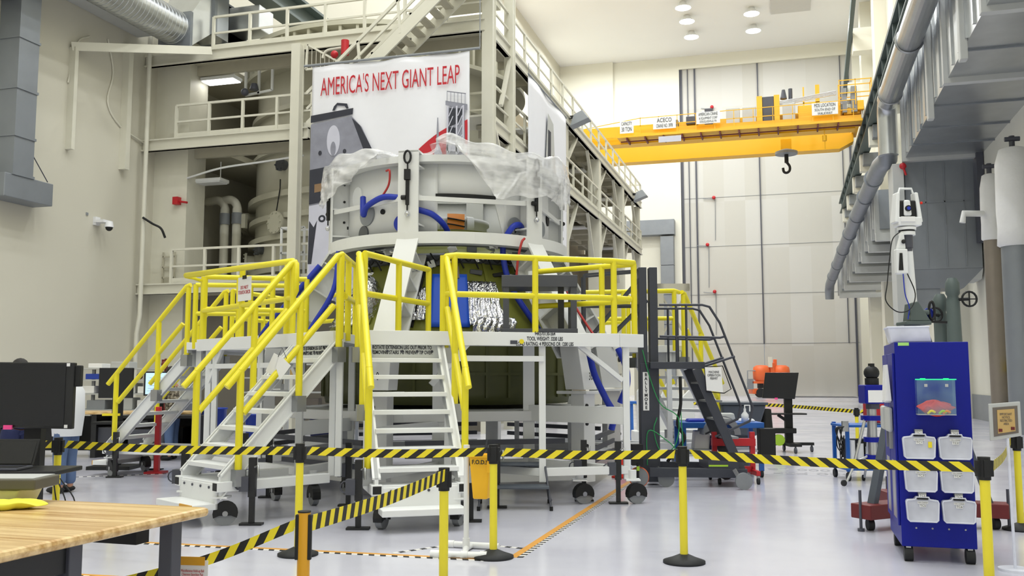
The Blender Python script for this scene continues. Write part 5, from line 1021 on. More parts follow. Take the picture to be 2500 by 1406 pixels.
def dash(x0, y0, x1, y1, lb):
    a, b = V((x0, y0, 0)), V((x1, y1, 0)); d = (b-a).normalized(); s_ = V((d.y, -d.x, 0))*.045; g = G()
    for k in range(int((b-a).length/.12)):
        for j in (0, 1): p = a+d*(.12*k+.06*j); q = [p, p+d*.06, p+d*.06+s_, p+s_]; g.hexa(q, [x+V((0, 0, .003)) for x in q], j)
    solo(g, 'striped_tape', ['whitefl', 'blackm'], lb, 'floor tape', 'black and white dashed tapes')
dash(-3.5, 8.05, -3.05, 8.75, 'dashed floor tape left of the white bag stand'); dash(-3.0, 8.75, -2.35, 8.6, 'dashed floor tape behind the white bag stand'); dash(-12.4, 11.6, -9.9, 13.6, 'dashed floor tape leading to the farthest left stair'); dash(-9.5, 14.0, -8.4, 14.9, 'dashed floor tape under the farthest left stair')
t = thing('floor_marking', (1.5, 17, 0), 'grey load rating lettering painted upside down on the floor', 'floor marking', bay=False)
G().box((-.9, 16.2, 0), (1.5, 17.6, .002)).build('painted_ground', 'floor', t)
text('450 PSF', .5, (.35, 16.55, .003), (-1, .02, 0), (0, -1, 0), t, 'greyfl', sx=.8); text('15,000 LB', .5, (.35, 17.2, .003), (-1, .02, 0), (0, -1, 0), t, 'greyfl', sx=.75)

# ================= amber bag on a white pipe stand =================
t = thing('pipe_stand', (-.42, 8.75, 0), 'white plastic pipe stand holding the amber bag', 'stand')
G(1).cyl((-.42, 8.78, .06), (-.42, 8.78, .94), .025, n=16).cyl((-.42, 8.78, .93), (-.42, 8.78, .965), .029, n=16).build('upright', 'white', t)
g = G(1).cyl((-.42, 8.78, .03), (-.42, 8.5, .03), .028, n=14).cyl((-.72, 8.5, .03), (-.22, 8.42, .03), .03, n=14).cyl((-.6, 9.0, .03), (-.12, 8.86, .03), .03, n=14).cyl((-.42, 8.78, .03), (-.38, 8.94, .03), .028, n=14).cyl((-.42, 8.78, .03), (-.42, 8.78, .12), .034, n=14)
for p, q in (((-.72, 8.5, .03), (-.64, 8.487, .03)), ((-.45, 8.457, .03), (-.39, 8.447, .03)), ((-.28, 8.43, .03), (-.22, 8.42, .03)), ((-.6, 9.0, .03), (-.54, 8.983, .03))): g.cyl(p, q, .036, n=14)
g.build('base_pipes', 'white', t)
t = thing('hanging_bag', (-.3, 8.7, .47), 'amber tapered fabric bag lettered F.O.D. hung on the white pipe stand', 'bag')
T = [(-.395, 8.72), (-.2, 8.66), (-.16, 8.8), (-.36, 8.86)]; Bt = [(-.36, 8.72), (-.23, 8.69), (-.2, 8.78), (-.33, 8.82)]
G(1).hexa([(*p, .48) for p in Bt], [(*p, .865) for p in T]).build('bag_body', 'fod', t, bevel=.012)
g = G(1)
for i in range(4): a, b = T[i], T[(i+1) % 4]; g.bar((*a, .87), (*b, .87), .012, .03)
g.build('bag_rim', 'fod', t, bevel=.004); G(1).hexa([(-.23, 8.655, .725), (-.19, 8.645, .725), (-.19, 8.66, .725), (-.23, 8.67, .725)], [(-.23, 8.655, .815), (-.19, 8.645, .815), (-.19, 8.66, .815), (-.23, 8.67, .815)]).build('front_flap', 'fod', t)
text('F.O.D.!', .052, (-.298, 8.672, .815), (.195, -.06, 0), (0, .0, 1), t, 'print_', True, bold=.0015, sx=.95)
# grey two-step stool
t = thing('step_stool', (.1, 11.8, 0), 'low dark grey two-step metal stool under the front platform', 'step stool')
for z, y0, y1, x0, x1 in ((.28, 11.45, 11.75, -.4, .45), (.52, 11.8, 12.1, -.35, .4)): G(1).box((x0, y0, z-.03), (x1, y1, z)).build('step', 'slate', t, bevel=.008)
for x0, xt in ((-.4, -.32), (.47, .37)): G(1).tube([(x0, 11.42, .03), (xt, 12.0, .8)], .014, 8).tube([(x0, 12.1, .03), (xt, 12.03, .8)], .014, 8).tube([(x0, 11.45, .12), (x0, 12.1, .12)], .012, 8).build('side_frame', 'dgrey', t)
for x, y in ((-.4, 11.42), (.47, 11.42), (-.4, 12.1), (.47, 12.1)): G(1).cyl((x, y, 0), (x, y, .05), .022, n=10).build('rubber_foot', 'blackm', t)

# ================= blue cabinet and what hangs on it (hall axes) =================
t = thing('tool_cabinet', (1.2, 9.4, 0), 'tall blue cabinet on casters with clear bins on its end panel', 'cabinet', bay=False)
x0, x1, y0, y1 = .905, 1.503, 8.93, 9.88
G().box((x0, y0, .13), (x1, y1, 1.895)).build('body', 'blue', t, bevel=.006)
for k in (0, 1): d_ = G().box((x0-.02, y0+.03+.46*k, .3), (x0-.001, y0+.47+.46*k, 1.8)).build('door', 'blue', t, bevel=.004); G().box((x0-.05, y0+.2+.25*k, .95), (x0-.02, y0+.24+.25*k, 1.2)).build('door_handle', 'steel', d_); G().box((x0-.022, y0+.12+.46*k, .35), (x0-.0195, y0+.35+.46*k, .85)).build('door_window', 'alum', d_)
for k in (0, 1): G().box((x0-.07, y0+.12+.4*k, 1.1), (x0-.022, y0+.38+.4*k, 1.32)).build('side_pocket', 'lgrey', t, bevel=.02)
for x in (.96, 1.45):
    for y in (y0+.06, y1-.1):
        c = G().box((x-.02, y-.04, .05), (x+.02, y+.03, .14)).build('caster', 'white2', t); G().cyl((x-.035, y-.01, .062), (x+.035, y-.01, .062), .062, n=28).build('wheel', 'rubber', c)
G().box((x0+.03, y0-.004, 1.865), (x0+.12, y0, 1.893)).build('lime_label', 'lime', t)
g = G()
for k in range(4): g.cyl((x0+.12+.13*k, y0-.006, .29), (x0+.12+.13*k, y0, .29), .008, n=8)
g.parts('panel_screw', 'steel', t)
for k in range(3): G().hexa([(x0-.08, y0+.1+.12*k, 1.38), (x0-.03, y0+.1+.12*k, 1.38), (x0-.03, y0+.2+.12*k, 1.36), (x0-.08, y0+.2+.12*k, 1.36)], [(x0-.06, y0+.12+.12*k, 1.7), (x0-.05, y0+.12+.12*k, 1.7), (x0-.05, y0+.19+.12*k, 1.7), (x0-.06, y0+.19+.12*k, 1.7)]).build('hanging_papers', 'paper', t)
a = thing('acrylic_box', (1.21, 8.87, 1.27), 'clear acrylic box with glowing green edge on the blue cabinet end', 'box', bay=False)
bx0, bx1, by0, by1, bz0, bz1 = 1.06, 1.365, 8.80, 8.926, 1.27, 1.565
G().box((bx0, by0, bz0), (bx1, by0+.005, bz1)).box((bx0, by0, bz0), (bx0+.005, by1, bz1)).box((bx1-.005, by0, bz0), (bx1, by1, bz1)).build('clear_wall', 'acrylic', a)
G().box((bx0-.01, by0-.004, bz1), (bx1+.01, by0+.012, bz1+.008)).box((bx0+.03, by0-.004, bz1), (bx0+.07, by0+.02, bz1+.014)).box((bx1-.09, by0-.004, bz1), (bx1-.05, by0+.02, bz1+.014)).build('lid_edge', 'green', a)
G().box((bx0, by0, bz0-.006), (bx1, by1, bz0)).build('box_floor', 'lgrey', a)
for x in (bx0+.06, bx1-.08): G().box((x, by0-.003, bz1-.06), (x+.025, by0+.005, bz1-.035)).build('mounting_tab', 'alum', a)
c = thing('red_vest', (1.21, 8.86, 1.275), 'crumpled red orange vest inside the clear acrylic box', 'vest', bay=False)
def rag(u, v): th = 2*math.pi*u; k = 1+.16*math.sin(th*5+v*7)+.1*math.sin(th*9-v*4); return (1.215+.13*k*math.cos(th)*math.sin(math.pi*v), 8.862+.045*math.sin(th)*math.sin(math.pi*v), 1.322+.048*(-math.cos(math.pi*v))*(1+.3*math.sin(th*3))+.012*math.sin(th*7+v*9))
G().grid(rag, 48, 20).build('red_cloth', 'redrag', c)
for k, (dx, m_) in enumerate(((-.06, 'tapeY'), (.03, 'limev'), (.06, 'orangec'))): G().tube(curve([(1.2+dx, 8.812, 1.275), (1.23+dx, 8.81, 1.3), (1.26+dx, 8.812, 1.285)], 4), .012, 6).build('reflective_band', m_, c)
for r_, zc in enumerate((.985, .705, .45)):
    for q in (0, 1):
        n_ = r_*2+q+1; cx_ = (1.066, 1.352)[q]+.004*r_
        b_ = thing('storage_bin', (cx_, 8.9, zc-.1), 'clear frosted hanging bin marked TC%d, %s row %s on the blue cabinet' % (n_, ('top', 'middle', 'bottom')[r_], ('left', 'right')[q]), 'bin', 'hanging bins', bay=False)
        W, H = .132, .095; o = [(-W, H*.72), (-W*.94, H*.92), (-W*.45, H), (-W*.4, H*1.22), (W*.4, H*1.22), (W*.45, H), (W*.94, H*.92), (W, H*.72), (W*.93, -H*.85), (W*.82, -H), (-W*.82, -H), (-W*.93, -H*.85)]
        G().prism(o, (cx_, 8.84, zc), (1, 0, 0), (0, 0, 1), (0, .085, 0)).build('bin_body', 'binp', b_, bevel=.012)
        G().tube([(cx_+.97*x, 8.838, zc+.97*z) for x, z in o], .007, 6, closed=True).build('bin_rim', 'whiteb', b_)
        G().box((cx_-.045, 8.832, zc+H*.98), (cx_+.045, 8.84, zc+H*1.2)).build('grip_slot', 'blackm', b_, bevel=.004)
        G().box((cx_-.032, 8.85, zc+H*1.25), (cx_+.034, 8.925, zc+H*1.62)).build('hook', 'steel', b_, bevel=.004)
        for sx_, z, tx in ((.028, zc+H*1.32, 'TC%d' % n_), (.026, zc+H*.45, 'TC%d' % n_)):
            G().box((cx_-sx_, 8.833, z-.013), (cx_+sx_, 8.836, z+.013)).build('label_card', 'paper', b_); text(tx, .026, (cx_, 8.8325, z), (1, 0, 0), (0, 0, 1), b_, 'print_', ex=.0005)
        G().box((cx_-.042, 8.834, zc+H*.62), (cx_+.042, 8.8365, zc+H*.82)).build('label_card', 'paper', b_); text('TOOL CHARGER', .013, (cx_, 8.8333, zc+H*.72), (1, 0, 0), (0, 0, 1), b_, 'print_', ex=.0004, sx=.8)
        if n_ == 1: G().box((cx_+.07, 8.83, zc), (cx_+.1, 8.838, zc+.05)).build('yellow_tag', 'tapeY', b_)
t = thing('plastic_bin', (1.03, 9.15, 1.895), 'milky white plastic bin standing on top of the blue cabinet', 'bin', bay=False)
G().hexa([(.89, 9.0, 1.897), (1.22, 9.0, 1.897), (1.22, 9.3, 1.897), (.89, 9.3, 1.897)], [(.86, 8.97, 2.03), (1.2, 8.97, 2.03), (1.2, 9.32, 2.03), (.86, 9.32, 2.03)]).build('bin_body', 'whiteb', t, bevel=.012)
G().box((.855, 8.965, 2.025), (1.205, 9.325, 2.04)).build('bin_rim', 'whiteb', t, bevel=.004)

# ================= instrument stand behind the cabinet =================
t = thing('instrument_stand', (4.42, 10.35, 0), 'heavy grey tripod instrument stand on dark red base behind the blue cabinet', 'stand')
for e, lb in (((3.62, 9.92), 0), ((5.2, 10.0), 1), ((4.45, 11.3), 2)):
    G(1).bar((4.42, 10.35, .2), (*e, .2), .26, .15).build('base_arm', 'redd', t, bevel=.01)
    c = G(1).cbox((e[0]*.85+4.42*.15, e[1]*.85+10.35*.15, .11), (.05, .05, .06)).build('caster', 'dgrey', t); p = V((e[0]*.85+4.42*.15, e[1]*.85+10.35*.15, .06)); G(1).cyl(p-V((.03, 0, 0)), p+V((.03, 0, 0)), .06, n=20).build('wheel', 'rubber', c)
    G(1).cyl((*e, .03), (*e, .42), .016, n=8).cyl((*e, 0), (*e, .03), .035, n=10).build('levelling_screw', 'dgrey', t)
    l0 = V((e[0]*.8+4.42*.2, e[1]*.8+10.35*.2, .26)); G(1).bar(l0, (4.42+(e[0]-4.42)*.16, 10.35+(e[1]-10.35)*.16, 2.05), .09, .07).build('leg', 'slate', t, bevel=.006)
G(1).cyl((4.42, 10.35, .27), (4.42, 10.35, 2.2), .085, n=18).build('column', 'slate', t)
G(1).box((4.3, 10.22, 2.16), (4.58, 10.5, 2.2)).hexa([(4.36, 10.24, 2.2), (4.58, 10.24, 2.2), (4.58, 10.46, 2.2), (4.36, 10.46, 2.2)], [(4.38, 10.26, 2.4), (4.46, 10.26, 2.42), (4.46, 10.44, 2.42), (4.38, 10.44, 2.4)]).cyl((4.58, 10.3, 2.3), (4.36, 10.3, 2.3), .03, n=12).build('tilt_head', 'teal', t, bevel=.01)
g = G(1); g.tube([(4.62+.03*math.sin(a), 10.3, 2.32+.1*math.cos(a)) for a in [2*math.pi*k/16 for k in range(16)]], .014, 6, closed=True); g.bar((4.55, 10.3, 2.2), (4.78, 10.3, 2.19), .025, .025); g.build('crank_wheel', 'blackm', t)
g = G(1)
for k in range(3): g.tube([(4.58+.02*k+.03*math.sin(a), 10.34, 2.28+.06*math.cos(a)) for a in [2*math.pi*j/12 for j in range(12)]], .01, 5, closed=True)
g.build('blue_cable_coil', 'hose', t)
G(1).cyl((4.43, 10.35, 2.4), (4.4, 10.35, 3.08), .052, n=18).build('white_mast', 'white', t)
t = thing('laser_tracker', (4.39, 10.35, 3.08), 'white and black laser tracker head on the tall white mast', 'laser tracker')
cx_, cy_ = 4.40, 10.35
G(1).cyl((cx_, cy_, 3.02), (cx_, cy_, 3.16), .062, n=20).cyl((cx_, cy_, 2.98), (cx_, cy_, 3.03), .055, n=20).build('adapter', 'dgrey', t)
G(1).cyl((cx_, cy_, 3.16), (cx_, cy_, 3.2), .09, n=24).cyl((cx_, cy_, 3.22), (cx_, cy_, 3.25), .1, n=24).build('turntable', 'white', t); G(1).cyl((cx_, cy_, 3.2), (cx_, cy_, 3.22), .085, n=24).build('dark_ring', 'blackm', t)
G(1).box((cx_-.12, cy_-.09, 3.26), (cx_+.14, cy_+.09, 3.36)).build('lower_body', 'white', t, bevel=.015)
for s_ in (-1, 1): G(1).hexa([(cx_+s_*.13-.025, cy_-.08, 3.3), (cx_+s_*.13+.025, cy_-.08, 3.3), (cx_+s_*.13+.025, cy_+.08, 3.3), (cx_+s_*.13-.025, cy_+.08, 3.3)], [(cx_+s_*.1-.02, cy_-.06, 3.64), (cx_+s_*.1+.02, cy_-.06, 3.64), (cx_+s_*.1+.02, cy_+.06, 3.64), (cx_+s_*.1-.02, cy_+.06, 3.64)]).build('side_yoke', 'white', t, bevel=.012)
G(1).box((cx_-.1, cy_-.06, 3.35), (cx_+.1, cy_+.07, 3.55)).build('dark_body', 'blackm', t, bevel=.02)
G(1).hexa([(cx_-.055, cy_-.1, 3.37), (cx_+.03, cy_-.1, 3.37), (cx_+.03, cy_-.05, 3.37), (cx_-.055, cy_-.05, 3.37)], [(cx_-.05, cy_-.09, 3.55), (cx_+.02, cy_-.09, 3.55), (cx_+.02, cy_-.05, 3.55), (cx_-.05, cy_-.05, 3.55)]).build('scan_head', 'white', t, bevel=.02)
G(1).cyl((cx_-.015, cy_-.115, 3.45), (cx_-.015, cy_-.095, 3.45), .034, n=20).build('lens', 'blackm', t); G(1).cyl((cx_-.015, cy_-.118, 3.45), (cx_-.015, cy_-.114, 3.45), .02, n=16).build('lens_glass', 'hose', t)
G(1).box((cx_-.1, cy_-.105, 3.3), (cx_+.06, cy_-.085, 3.36)).build('front_plate', 'paper', t, bevel=.006)
G(1).tube([(cx_-.08, cy_, 3.62), (cx_-.06, cy_, 3.69), (cx_+.07, cy_, 3.69), (cx_+.09, cy_, 3.62)], .013, 8).build('carry_handle', 'white', t); G(1).sphere((cx_+.155, cy_-.05, 3.52), .016, 8).build('status_light', 'redrag', t)
t = thing('tracker_controller', (4.29, 10.28, 2.7), 'white oblong controller hanging beside the laser tracker mast', 'controller')
G(1).box((4.23, 10.24, 2.72), (4.36, 10.32, 3.0)).hexa([(4.25, 10.26, 3.0), (4.35, 10.26, 3.0), (4.35, 10.32, 3.0), (4.25, 10.32, 3.0)], [(4.3, 10.27, 3.18), (4.34, 10.27, 3.18), (4.34, 10.31, 3.18), (4.3, 10.31, 3.18)]).build('housing', 'white', t, bevel=.015)
G(1).hexa([(4.25, 10.234, 2.76), (4.3, 10.234, 2.76), (4.3, 10.242, 2.76), (4.25, 10.242, 2.76)], [(4.265, 10.234, 2.95), (4.295, 10.234, 2.95), (4.295, 10.242, 2.95), (4.265, 10.242, 2.95)]).build('dark_face', 'blackm', t); G(1).sphere((4.32, 10.25, 3.08), .025, 8).build('knob', 'blackm', t)
for pts, m_, lb in (([(4.3, 10.25, 3.2), (4.18, 10.2, 3.1), (4.14, 10.2, 2.9), (4.1, 10.2, 2.6), (4.08, 10.2, 2.42), (4.2, 10.2, 2.3), (4.34, 10.2, 2.33), (4.42, 10.24, 2.5), (4.34, 10.25, 2.74)], 'blackm', 'thin black cable looping wide left of the tracker mast'), ([(4.3, 10.25, 2.72), (4.3, 10.22, 2.5), (4.34, 10.22, 2.35), (4.32, 10.22, 2.22)], 'hose', 'blue cable hanging straight under the tracker controller')): solo(G(1).tube(curve(pts, 6), .006, 6), 'cable', m_, lb, 'cable')
# second tracker on a blue tripod
t = thing('tracker_tripod', (5.4, 14.2, 0), 'silver and blue rolling tripod left of the blue cabinet', 'tripod')
G(1).cyl((5.4, 14.2, .4), (5.4, 14.2, 1.15), .07, n=18).build('column', 'alum', t)
for z, r_ in ((.98, .16), (.66, .13), (.4, .12)): G(1).cyl((5.4, 14.2, z-.03), (5.4, 14.2, z+.04), r_, n=6).build('blue_collar', 'blue', t)
for an in (200, 330, 85):
    d = V((math.cos(R(an)), math.sin(R(an)), 0)); c = V((5.4, 14.2, 0)); G(1).cyl(c+d*.13+V((0, 0, .96)), c+d*.36+V((0, 0, .3)), .022, n=10).cyl(c+d*.34+V((0, 0, .32)), c+d*.5+V((0, 0, .06)), .018, n=10).cyl(c+d*.1+V((0, 0, .42)), c+d*.33+V((0, 0, .34)), .018, n=8).build('leg', 'alum', t)
    l = G(1).cbox(c+d*.34+V((0, 0, .32)), (.07, .07, .07)).build('leg_clamp', 'blue', t); p = c+d*.55+V((0, 0, .045)); s_ = V((-d.y, d.x, 0)); w2 = G(1).cyl(p-s_*.015, p+s_*.015, .045, n=16).build('wheel', 'rubber', t)
t = thing('laser_tracker', (5.42, 14.2, 1.15), 'dark tracker head in a blue housing with taped paper, on the tripod', 'laser tracker')
G(1).box((5.26, 14.05, 1.2), (5.58, 14.35, 1.48)).build('blue_housing', 'blue', t, bevel=.02); G(1).cyl((5.42, 14.2, 1.12), (5.42, 14.2, 1.2), .1, n=18).build('mount', 'dgrey', t)
G(1).box((5.3, 14.043, 1.22), (5.52, 14.048, 1.4)).build('taped_paper', 'paper', t); G(1).cyl((5.42, 14.2, 1.48), (5.42, 14.2, 1.58), .1, n=20).sphere((5.42, 14.2, 1.66), .115, 18, sc_=(1, .9, .95)).box((5.39, 14.15, 1.74), (5.45, 14.25, 1.8)).build('head', 'blackm', t)
# blue tool cart behind the tripod
t = thing('tool_cart', (5.45, 14.95, 0), 'low blue steel tool cart behind the silver tripod', 'cart')
for x, y in ((5.2, 14.7), (5.85, 14.7), (5.2, 15.3), (5.85, 15.3)): G(1).box((x-.025, y-.025, .14), (x+.025, y+.025, .88)).build('leg', 'cartblue', t); c = G(1).cbox((x, y, .12), (.03, .03, .08)).build('caster', 'dgrey', t); G(1).cyl((x-.02, y, .065), (x+.02, y, .065), .065, n=18).build('wheel', 'rubber', c)
for z in (.2, .86): G(1).box((5.16, 14.66, z-.04), (5.89, 15.34, z)).build('tray', 'cartblue', t, bevel=.01)
G(1).box((5.3, 14.8, .22), (5.8, 15.2, .62)).build('dark_case', 'blackm', t, bevel=.02); G(1).box((5.6, 14.75, .88), (5.9, 15.1, 1.2)).build('red_case', 'red', t, bevel=.02)
for k in range(3): G(1).cyl((5.28+.13*k, 14.74, .2), (5.28+.13*k, 14.74, .62-.05*k), .05, n=14).build('white_tube', 'white', t)
t = thing('cable_bundle', (5.1, 14.6, .35), 'bundle of black cables hanging off the blue tool cart', 'cables')
g = G(1)
for k in range(6): g.tube(curve([(5.14, 14.62, .84), (5.08-.02*k, 14.58, .8), (5.04-.015*k+.05*(k % 3), 14.58, .55), (5.06+.03*(k % 2), 14.6, .33+.04*k), (5.12, 14.62, .7)], 5), .009, 5)
g.build('cable_loop', 'blackm', t); G(1).box((5.1, 14.6, .76), (5.19, 14.66, .92)).build('clip_plate', 'alum', t)
# framed sign on a clear pole
t = thing('framed_sign', (4.15, 7.9, 0), 'framed tan notice on a clear pole at the right edge', 'sign')
FX = lambda x, z, y=0: V((x, 7.9+y+.12*(x-4.12), z))
G(1).hexa([FX(3.98, 1.06), FX(4.26, 1.1), FX(4.26, 1.1, .02), FX(3.98, 1.06, .02)], [FX(3.98, 1.365), FX(4.26, 1.385), FX(4.26, 1.385, .02), FX(3.98, 1.365, .02)]).build('frame', 'lgrey', t, bevel=.005)
G(1).hexa([FX(4.01, 1.095, -.004), FX(4.23, 1.125, -.004), FX(4.23, 1.125, 0), FX(4.01, 1.095, 0)], [FX(4.01, 1.335, -.004), FX(4.23, 1.35, -.004), FX(4.23, 1.35, 0), FX(4.01, 1.335, 0)]).build('backing', 'brownf', t)
G(1).hexa([FX(4.045, 1.12, -.008), FX(4.2, 1.14, -.008), FX(4.2, 1.14, -.004), FX(4.045, 1.12, -.004)], [FX(4.045, 1.315, -.008), FX(4.2, 1.325, -.008), FX(4.2, 1.325, -.004), FX(4.045, 1.315, -.004)]).build('notice', 'tan', t)
text('IMPORTANT\nNOTICE\nRESTRICTED\nAREA', .028, FX(4.12, 1.24, -.01), (1, .12, 0), (0, 0, 1), t, 'brownf', True, sx=.7, ex=.0005)
G(1).box((4.05, 7.88, 1.135), (4.08, 7.884, 1.16)).box((4.16, 7.892, 1.15), (4.19, 7.896, 1.175)).build('seal', 'redd', t)
G(1).cyl((4.15, 7.92, .02), (4.14, 7.92, 1.08), .012, n=12).build('clear_pole', 'whiteb', t); G(1).cyl((4.15, 7.92, 0), (4.15, 7.92, .02), .13, n=24).build('foot', 'whiteb', t)

# ================= charcoal lift, work table, carts on the right =================
t = thing('platform_lift', (2.6, 14.3, 0), 'charcoal manlift with twin mast, stairs and platform beside the front platform', 'lift')
for x in (1.98, 2.14): G(1).box((x-.065, 14.1, .05), (x+.055, 14.3, 3.25)).build('mast', 'lift', t, bevel=.006)
G(1).box((1.92, 14.09, .05), (2.2, 14.34, 1.8)).build('mast_column', 'lift', t, bevel=.006)
G(1).box((1.955, 14.078, 1.1), (2.045, 14.086, 1.67)).build('name_plate', 'paper', t)
for k, ch in enumerate('BALLYMORE'): text(ch, .062, (2.0, 14.074, 1.63-.061*k), (1, 0, 0), (0, 0, 1), t, 'print_', True, bold=.0015)
g = G(1)
for k in range(2): g.bar((1.2, 14.2+.35*k, 2.2), (2.0, 14.15+.3*k, 3.15), .05, .05).bar((1.5, 14.2+.35*k, 2.2), (2.05, 14.15+.3*k, 2.75), .05, .05).bar((1.1, 14.2+.35*k, 3.15), (1.98, 14.2+.3*k, 3.22), .03, .03).bar((1.1, 14.2+.4*k, 2.2), (1.1, 14.2+.4*k, 3.15), .04, .04).bar((1.1, 14.2+.35*k, 2.68), (1.98, 14.2+.35*k, 2.68), .03, .03)
g.build('upper_cage', 'lift', t); G(1).box((1.05, 14.15, 2.1), (1.95, 14.6, 2.22)).build('upper_deck', 'lift', t)
G(1).box((2.05, 13.95, 1.72), (2.86, 14.75, 1.82)).build('step_platform', 'lift', t, bevel=.006)
for y in (13.98, 14.72):
    G(1).bar((2.74, y, 1.72), (3.36, y-.1, .2), .05, .13, (1, 0, 1)).build('stair_stringer', 'lift', t, bevel=.004)
    g = G(1).tube([(2.2, y, 2.67), (2.84, y, 2.67), (2.95, y, 2.64), (3.1, y, 2.4), (3.55, y-.05, 1.15)], .018, 8).tube([(2.2, y, 2.2), (3.1, y, 2.18), (3.17, y, 2.2)], .018, 8).tube([(2.74, y, 1.72), (3.3, y-.05, 1.9)], .018, 8).tube([(3.55, y-.05, 1.15), (3.5, y-.05, .95), (3.0, y, .72)], .018, 8)
    for x in (2.45, 2.6): g.tube([(x, y, 1.8), (x, y, 2.67)], .018, 8)
    g.build('handrail', 'lift', t)
for k in range(5): f_ = (k+.7)/5.4; G(1).box((2.7+.62*f_, 13.99, 1.68-1.45*f_), (2.92+.62*f_, 14.66, 1.71-1.45*f_)).build('tread', 'grey', t)
for y in (13.85, 14.9): G(1).bar((2.0, y, .22), (3.42, y, .2), .08, .13).build('base_rail', 'lift', t, bevel=.006)
G(1).box((2.85, 13.82, .26), (3.3, 14.5, .42)).build('base_box', 'lift', t, bevel=.01); G(1).box((2.86, 13.812, .3), (3.14, 13.82, .325)).build('yellow_stripe', 'limev', t)
for x, y, r_ in ((2.25, 14.9, .13), (2.25, 13.9, .12), (3.3, 13.55, .12), (3.35, 14.9, .12)):
    c = G(1).bar((x-.04, y, r_), (x-.12, y+.06, r_*2+.04), .03, .05).build('caster', 'steel', t); G(1).cyl((x, y-.025, r_), (x, y+.025, r_), r_, n=28).build('wheel', 'tyre' if y < 14 else 'rubber', c, bevel=.008)
c = G(1).cyl((1.84, 13.78, .15), (1.84, 13.84, .15), .135, n=32).build('outrigger_wheel', 'tyre', t); G(1).tube([(1.84+.138*math.cos(a), 13.81, .15+.138*math.sin(a)) for a in [2*math.pi*k/28 for k in range(28)]], .012, 6, closed=True).build('orange_tyre', 'orange', c)
G(1).box((1.74, 13.75, .32), (1.9, 13.9, .62)).cyl((1.82, 13.76, .1), (1.82, 13.76, .36), .02, n=8).build('outrigger_bracket', 'blackm', t); G(1).box((1.8, 13.72, .25), (1.84, 13.75, .31)).build('yellow_clip', 'limev', t)
g = G(1); g.tube(curve([(1.95, 14.05, 2.0), (2.05, 14.04, 1.6), (2.2, 14.0, 1.2), (2.45, 13.95, 1.0), (2.4, 13.95, .6), (2.2, 14.0, .5), (2.1, 14.02, .8), (2.15, 14.02, 1.0)], 6), .008, 5); g.tube(curve([(2.0, 14.05, .3), (2.02, 14.03, .8), (2.3, 13.96, .65), (2.5, 13.95, .5), (2.5, 14, 1.1)], 6), .008, 5); g.build('green_cable', 'gcable', t)
G(1).tube(curve([(2.5, 14.0, 1.6), (2.5, 14.0, 1.2), (2.45, 14.0, .9), (2.55, 14.0, .7), (2.4, 14.0, .5), (2.3, 14.05, .35)], 5), .025, 7).build('control_cable', 'blackm', t)
s_ = thing('notice_board', (2.95, 13.9, 1.4), 'white notice in a wire holder hanging at the lift stair top', 'sign'); G(1).hexa([(2.86, 13.86, 1.4), (3.1, 13.86, 1.37), (3.1, 13.87, 1.37), (2.86, 13.87, 1.4)], [(2.84, 13.86, 1.74), (3.08, 13.86, 1.74), (3.08, 13.87, 1.74), (2.84, 13.87, 1.74)]).build('sheet_of_paper', 'paper', s_); text('MACHINE\nOPERATION\nPERMIT', .05, (2.97, 13.857, 1.62), (1, 0, 0), (0, 0, 1), s_, 'print_', True, sx=.7); G(1).tube([(2.84, 13.88, 1.74), (2.86, 13.88, 1.38), (3.12, 13.88, 1.36), (3.24, 13.95, 1.42), (3.12, 13.95, 1.76), (2.84, 13.88, 1.74)], .008, 5).build('wire_holder', 'blackm', s_)
t = thing('work_table', (3.4, 15.5, 0), 'blue framed steel work table behind the lift stairs', 'table')
G(1).box((2.72, 15.2, .78), (4.05, 15.95, .87)).build('top_frame', 'cartblue', t, bevel=.006)
for x, y in ((2.76, 15.24), (4.0, 15.24), (2.76, 15.9), (4.0, 15.9)): G(1).box((x-.035, y-.035, .1), (x+.035, y+.035, .8)).build('leg', 'cartblue', t); c = G(1).cbox((x, y, .1), (.04, .04, .06)).build('caster', 'dgrey', t); G(1).cyl((x-.02, y, .06), (x+.02, y, .06), .06, n=18).build('wheel', 'rubber', c)
G(1).box((2.76, 15.24, .4), (4.0, 15.9, .43)).build('lower_shelf', 'white', t); G(1).box((3.95, 15.1, .35), (4.2, 15.3, .78)).build('side_tray', 'blackm', t, bevel=.01)
for i, (x, y, z, dx, dz, m_, lb, nmx) in enumerate(((2.95, 15.4, .43, .3, .3, 'white2', 'white box on the lower shelf of the work table', 'box'), (3.2, 15.35, .43, .25, .22, 'navy', 'dark blue bundle on the lower shelf of the work table', 'bundle'), (3.35, 15.4, .87, .3, .14, 'lgrey', 'pale grey case on the left of work table top', 'case'), (2.85, 15.4, .87, .35, .05, 'hose', 'blue cloth lying on the left end of work table', 'cloth'), (3.72, 15.4, .87, .25, .05, 'paper', 'white folded cloth on the right end of work table', 'cloth'))):
    solo(G(1).hexa([(x, y, z+.001), (x+dx, y, z+.001), (x+dx, y+.25, z+.001), (x, y+.25, z+.001)], [(x+.02, y+.02, z+dz), (x+dx-.03, y+.01, z+dz), (x+dx-.02, y+.23, z+dz), (x+.03, y+.24, z+dz)]), nmx, m_, lb, nmx, bevel=.02)
solo(G(1).prism([(.3*math.cos(a), .3*math.sin(a)) for a in [math.pi*k/14 for k in range(15)]]+[(.2*math.cos(a), .2*math.sin(a)) for a in [math.pi*(14-k)/14 for k in range(15)]], (3.35, 15.1, .68), (1, 0, 0), (0, 0, 1), (0, .5, 0)), 'arched_fender', 'galvd', 'grey arched metal shell standing against the blue work table', 'arched shell')
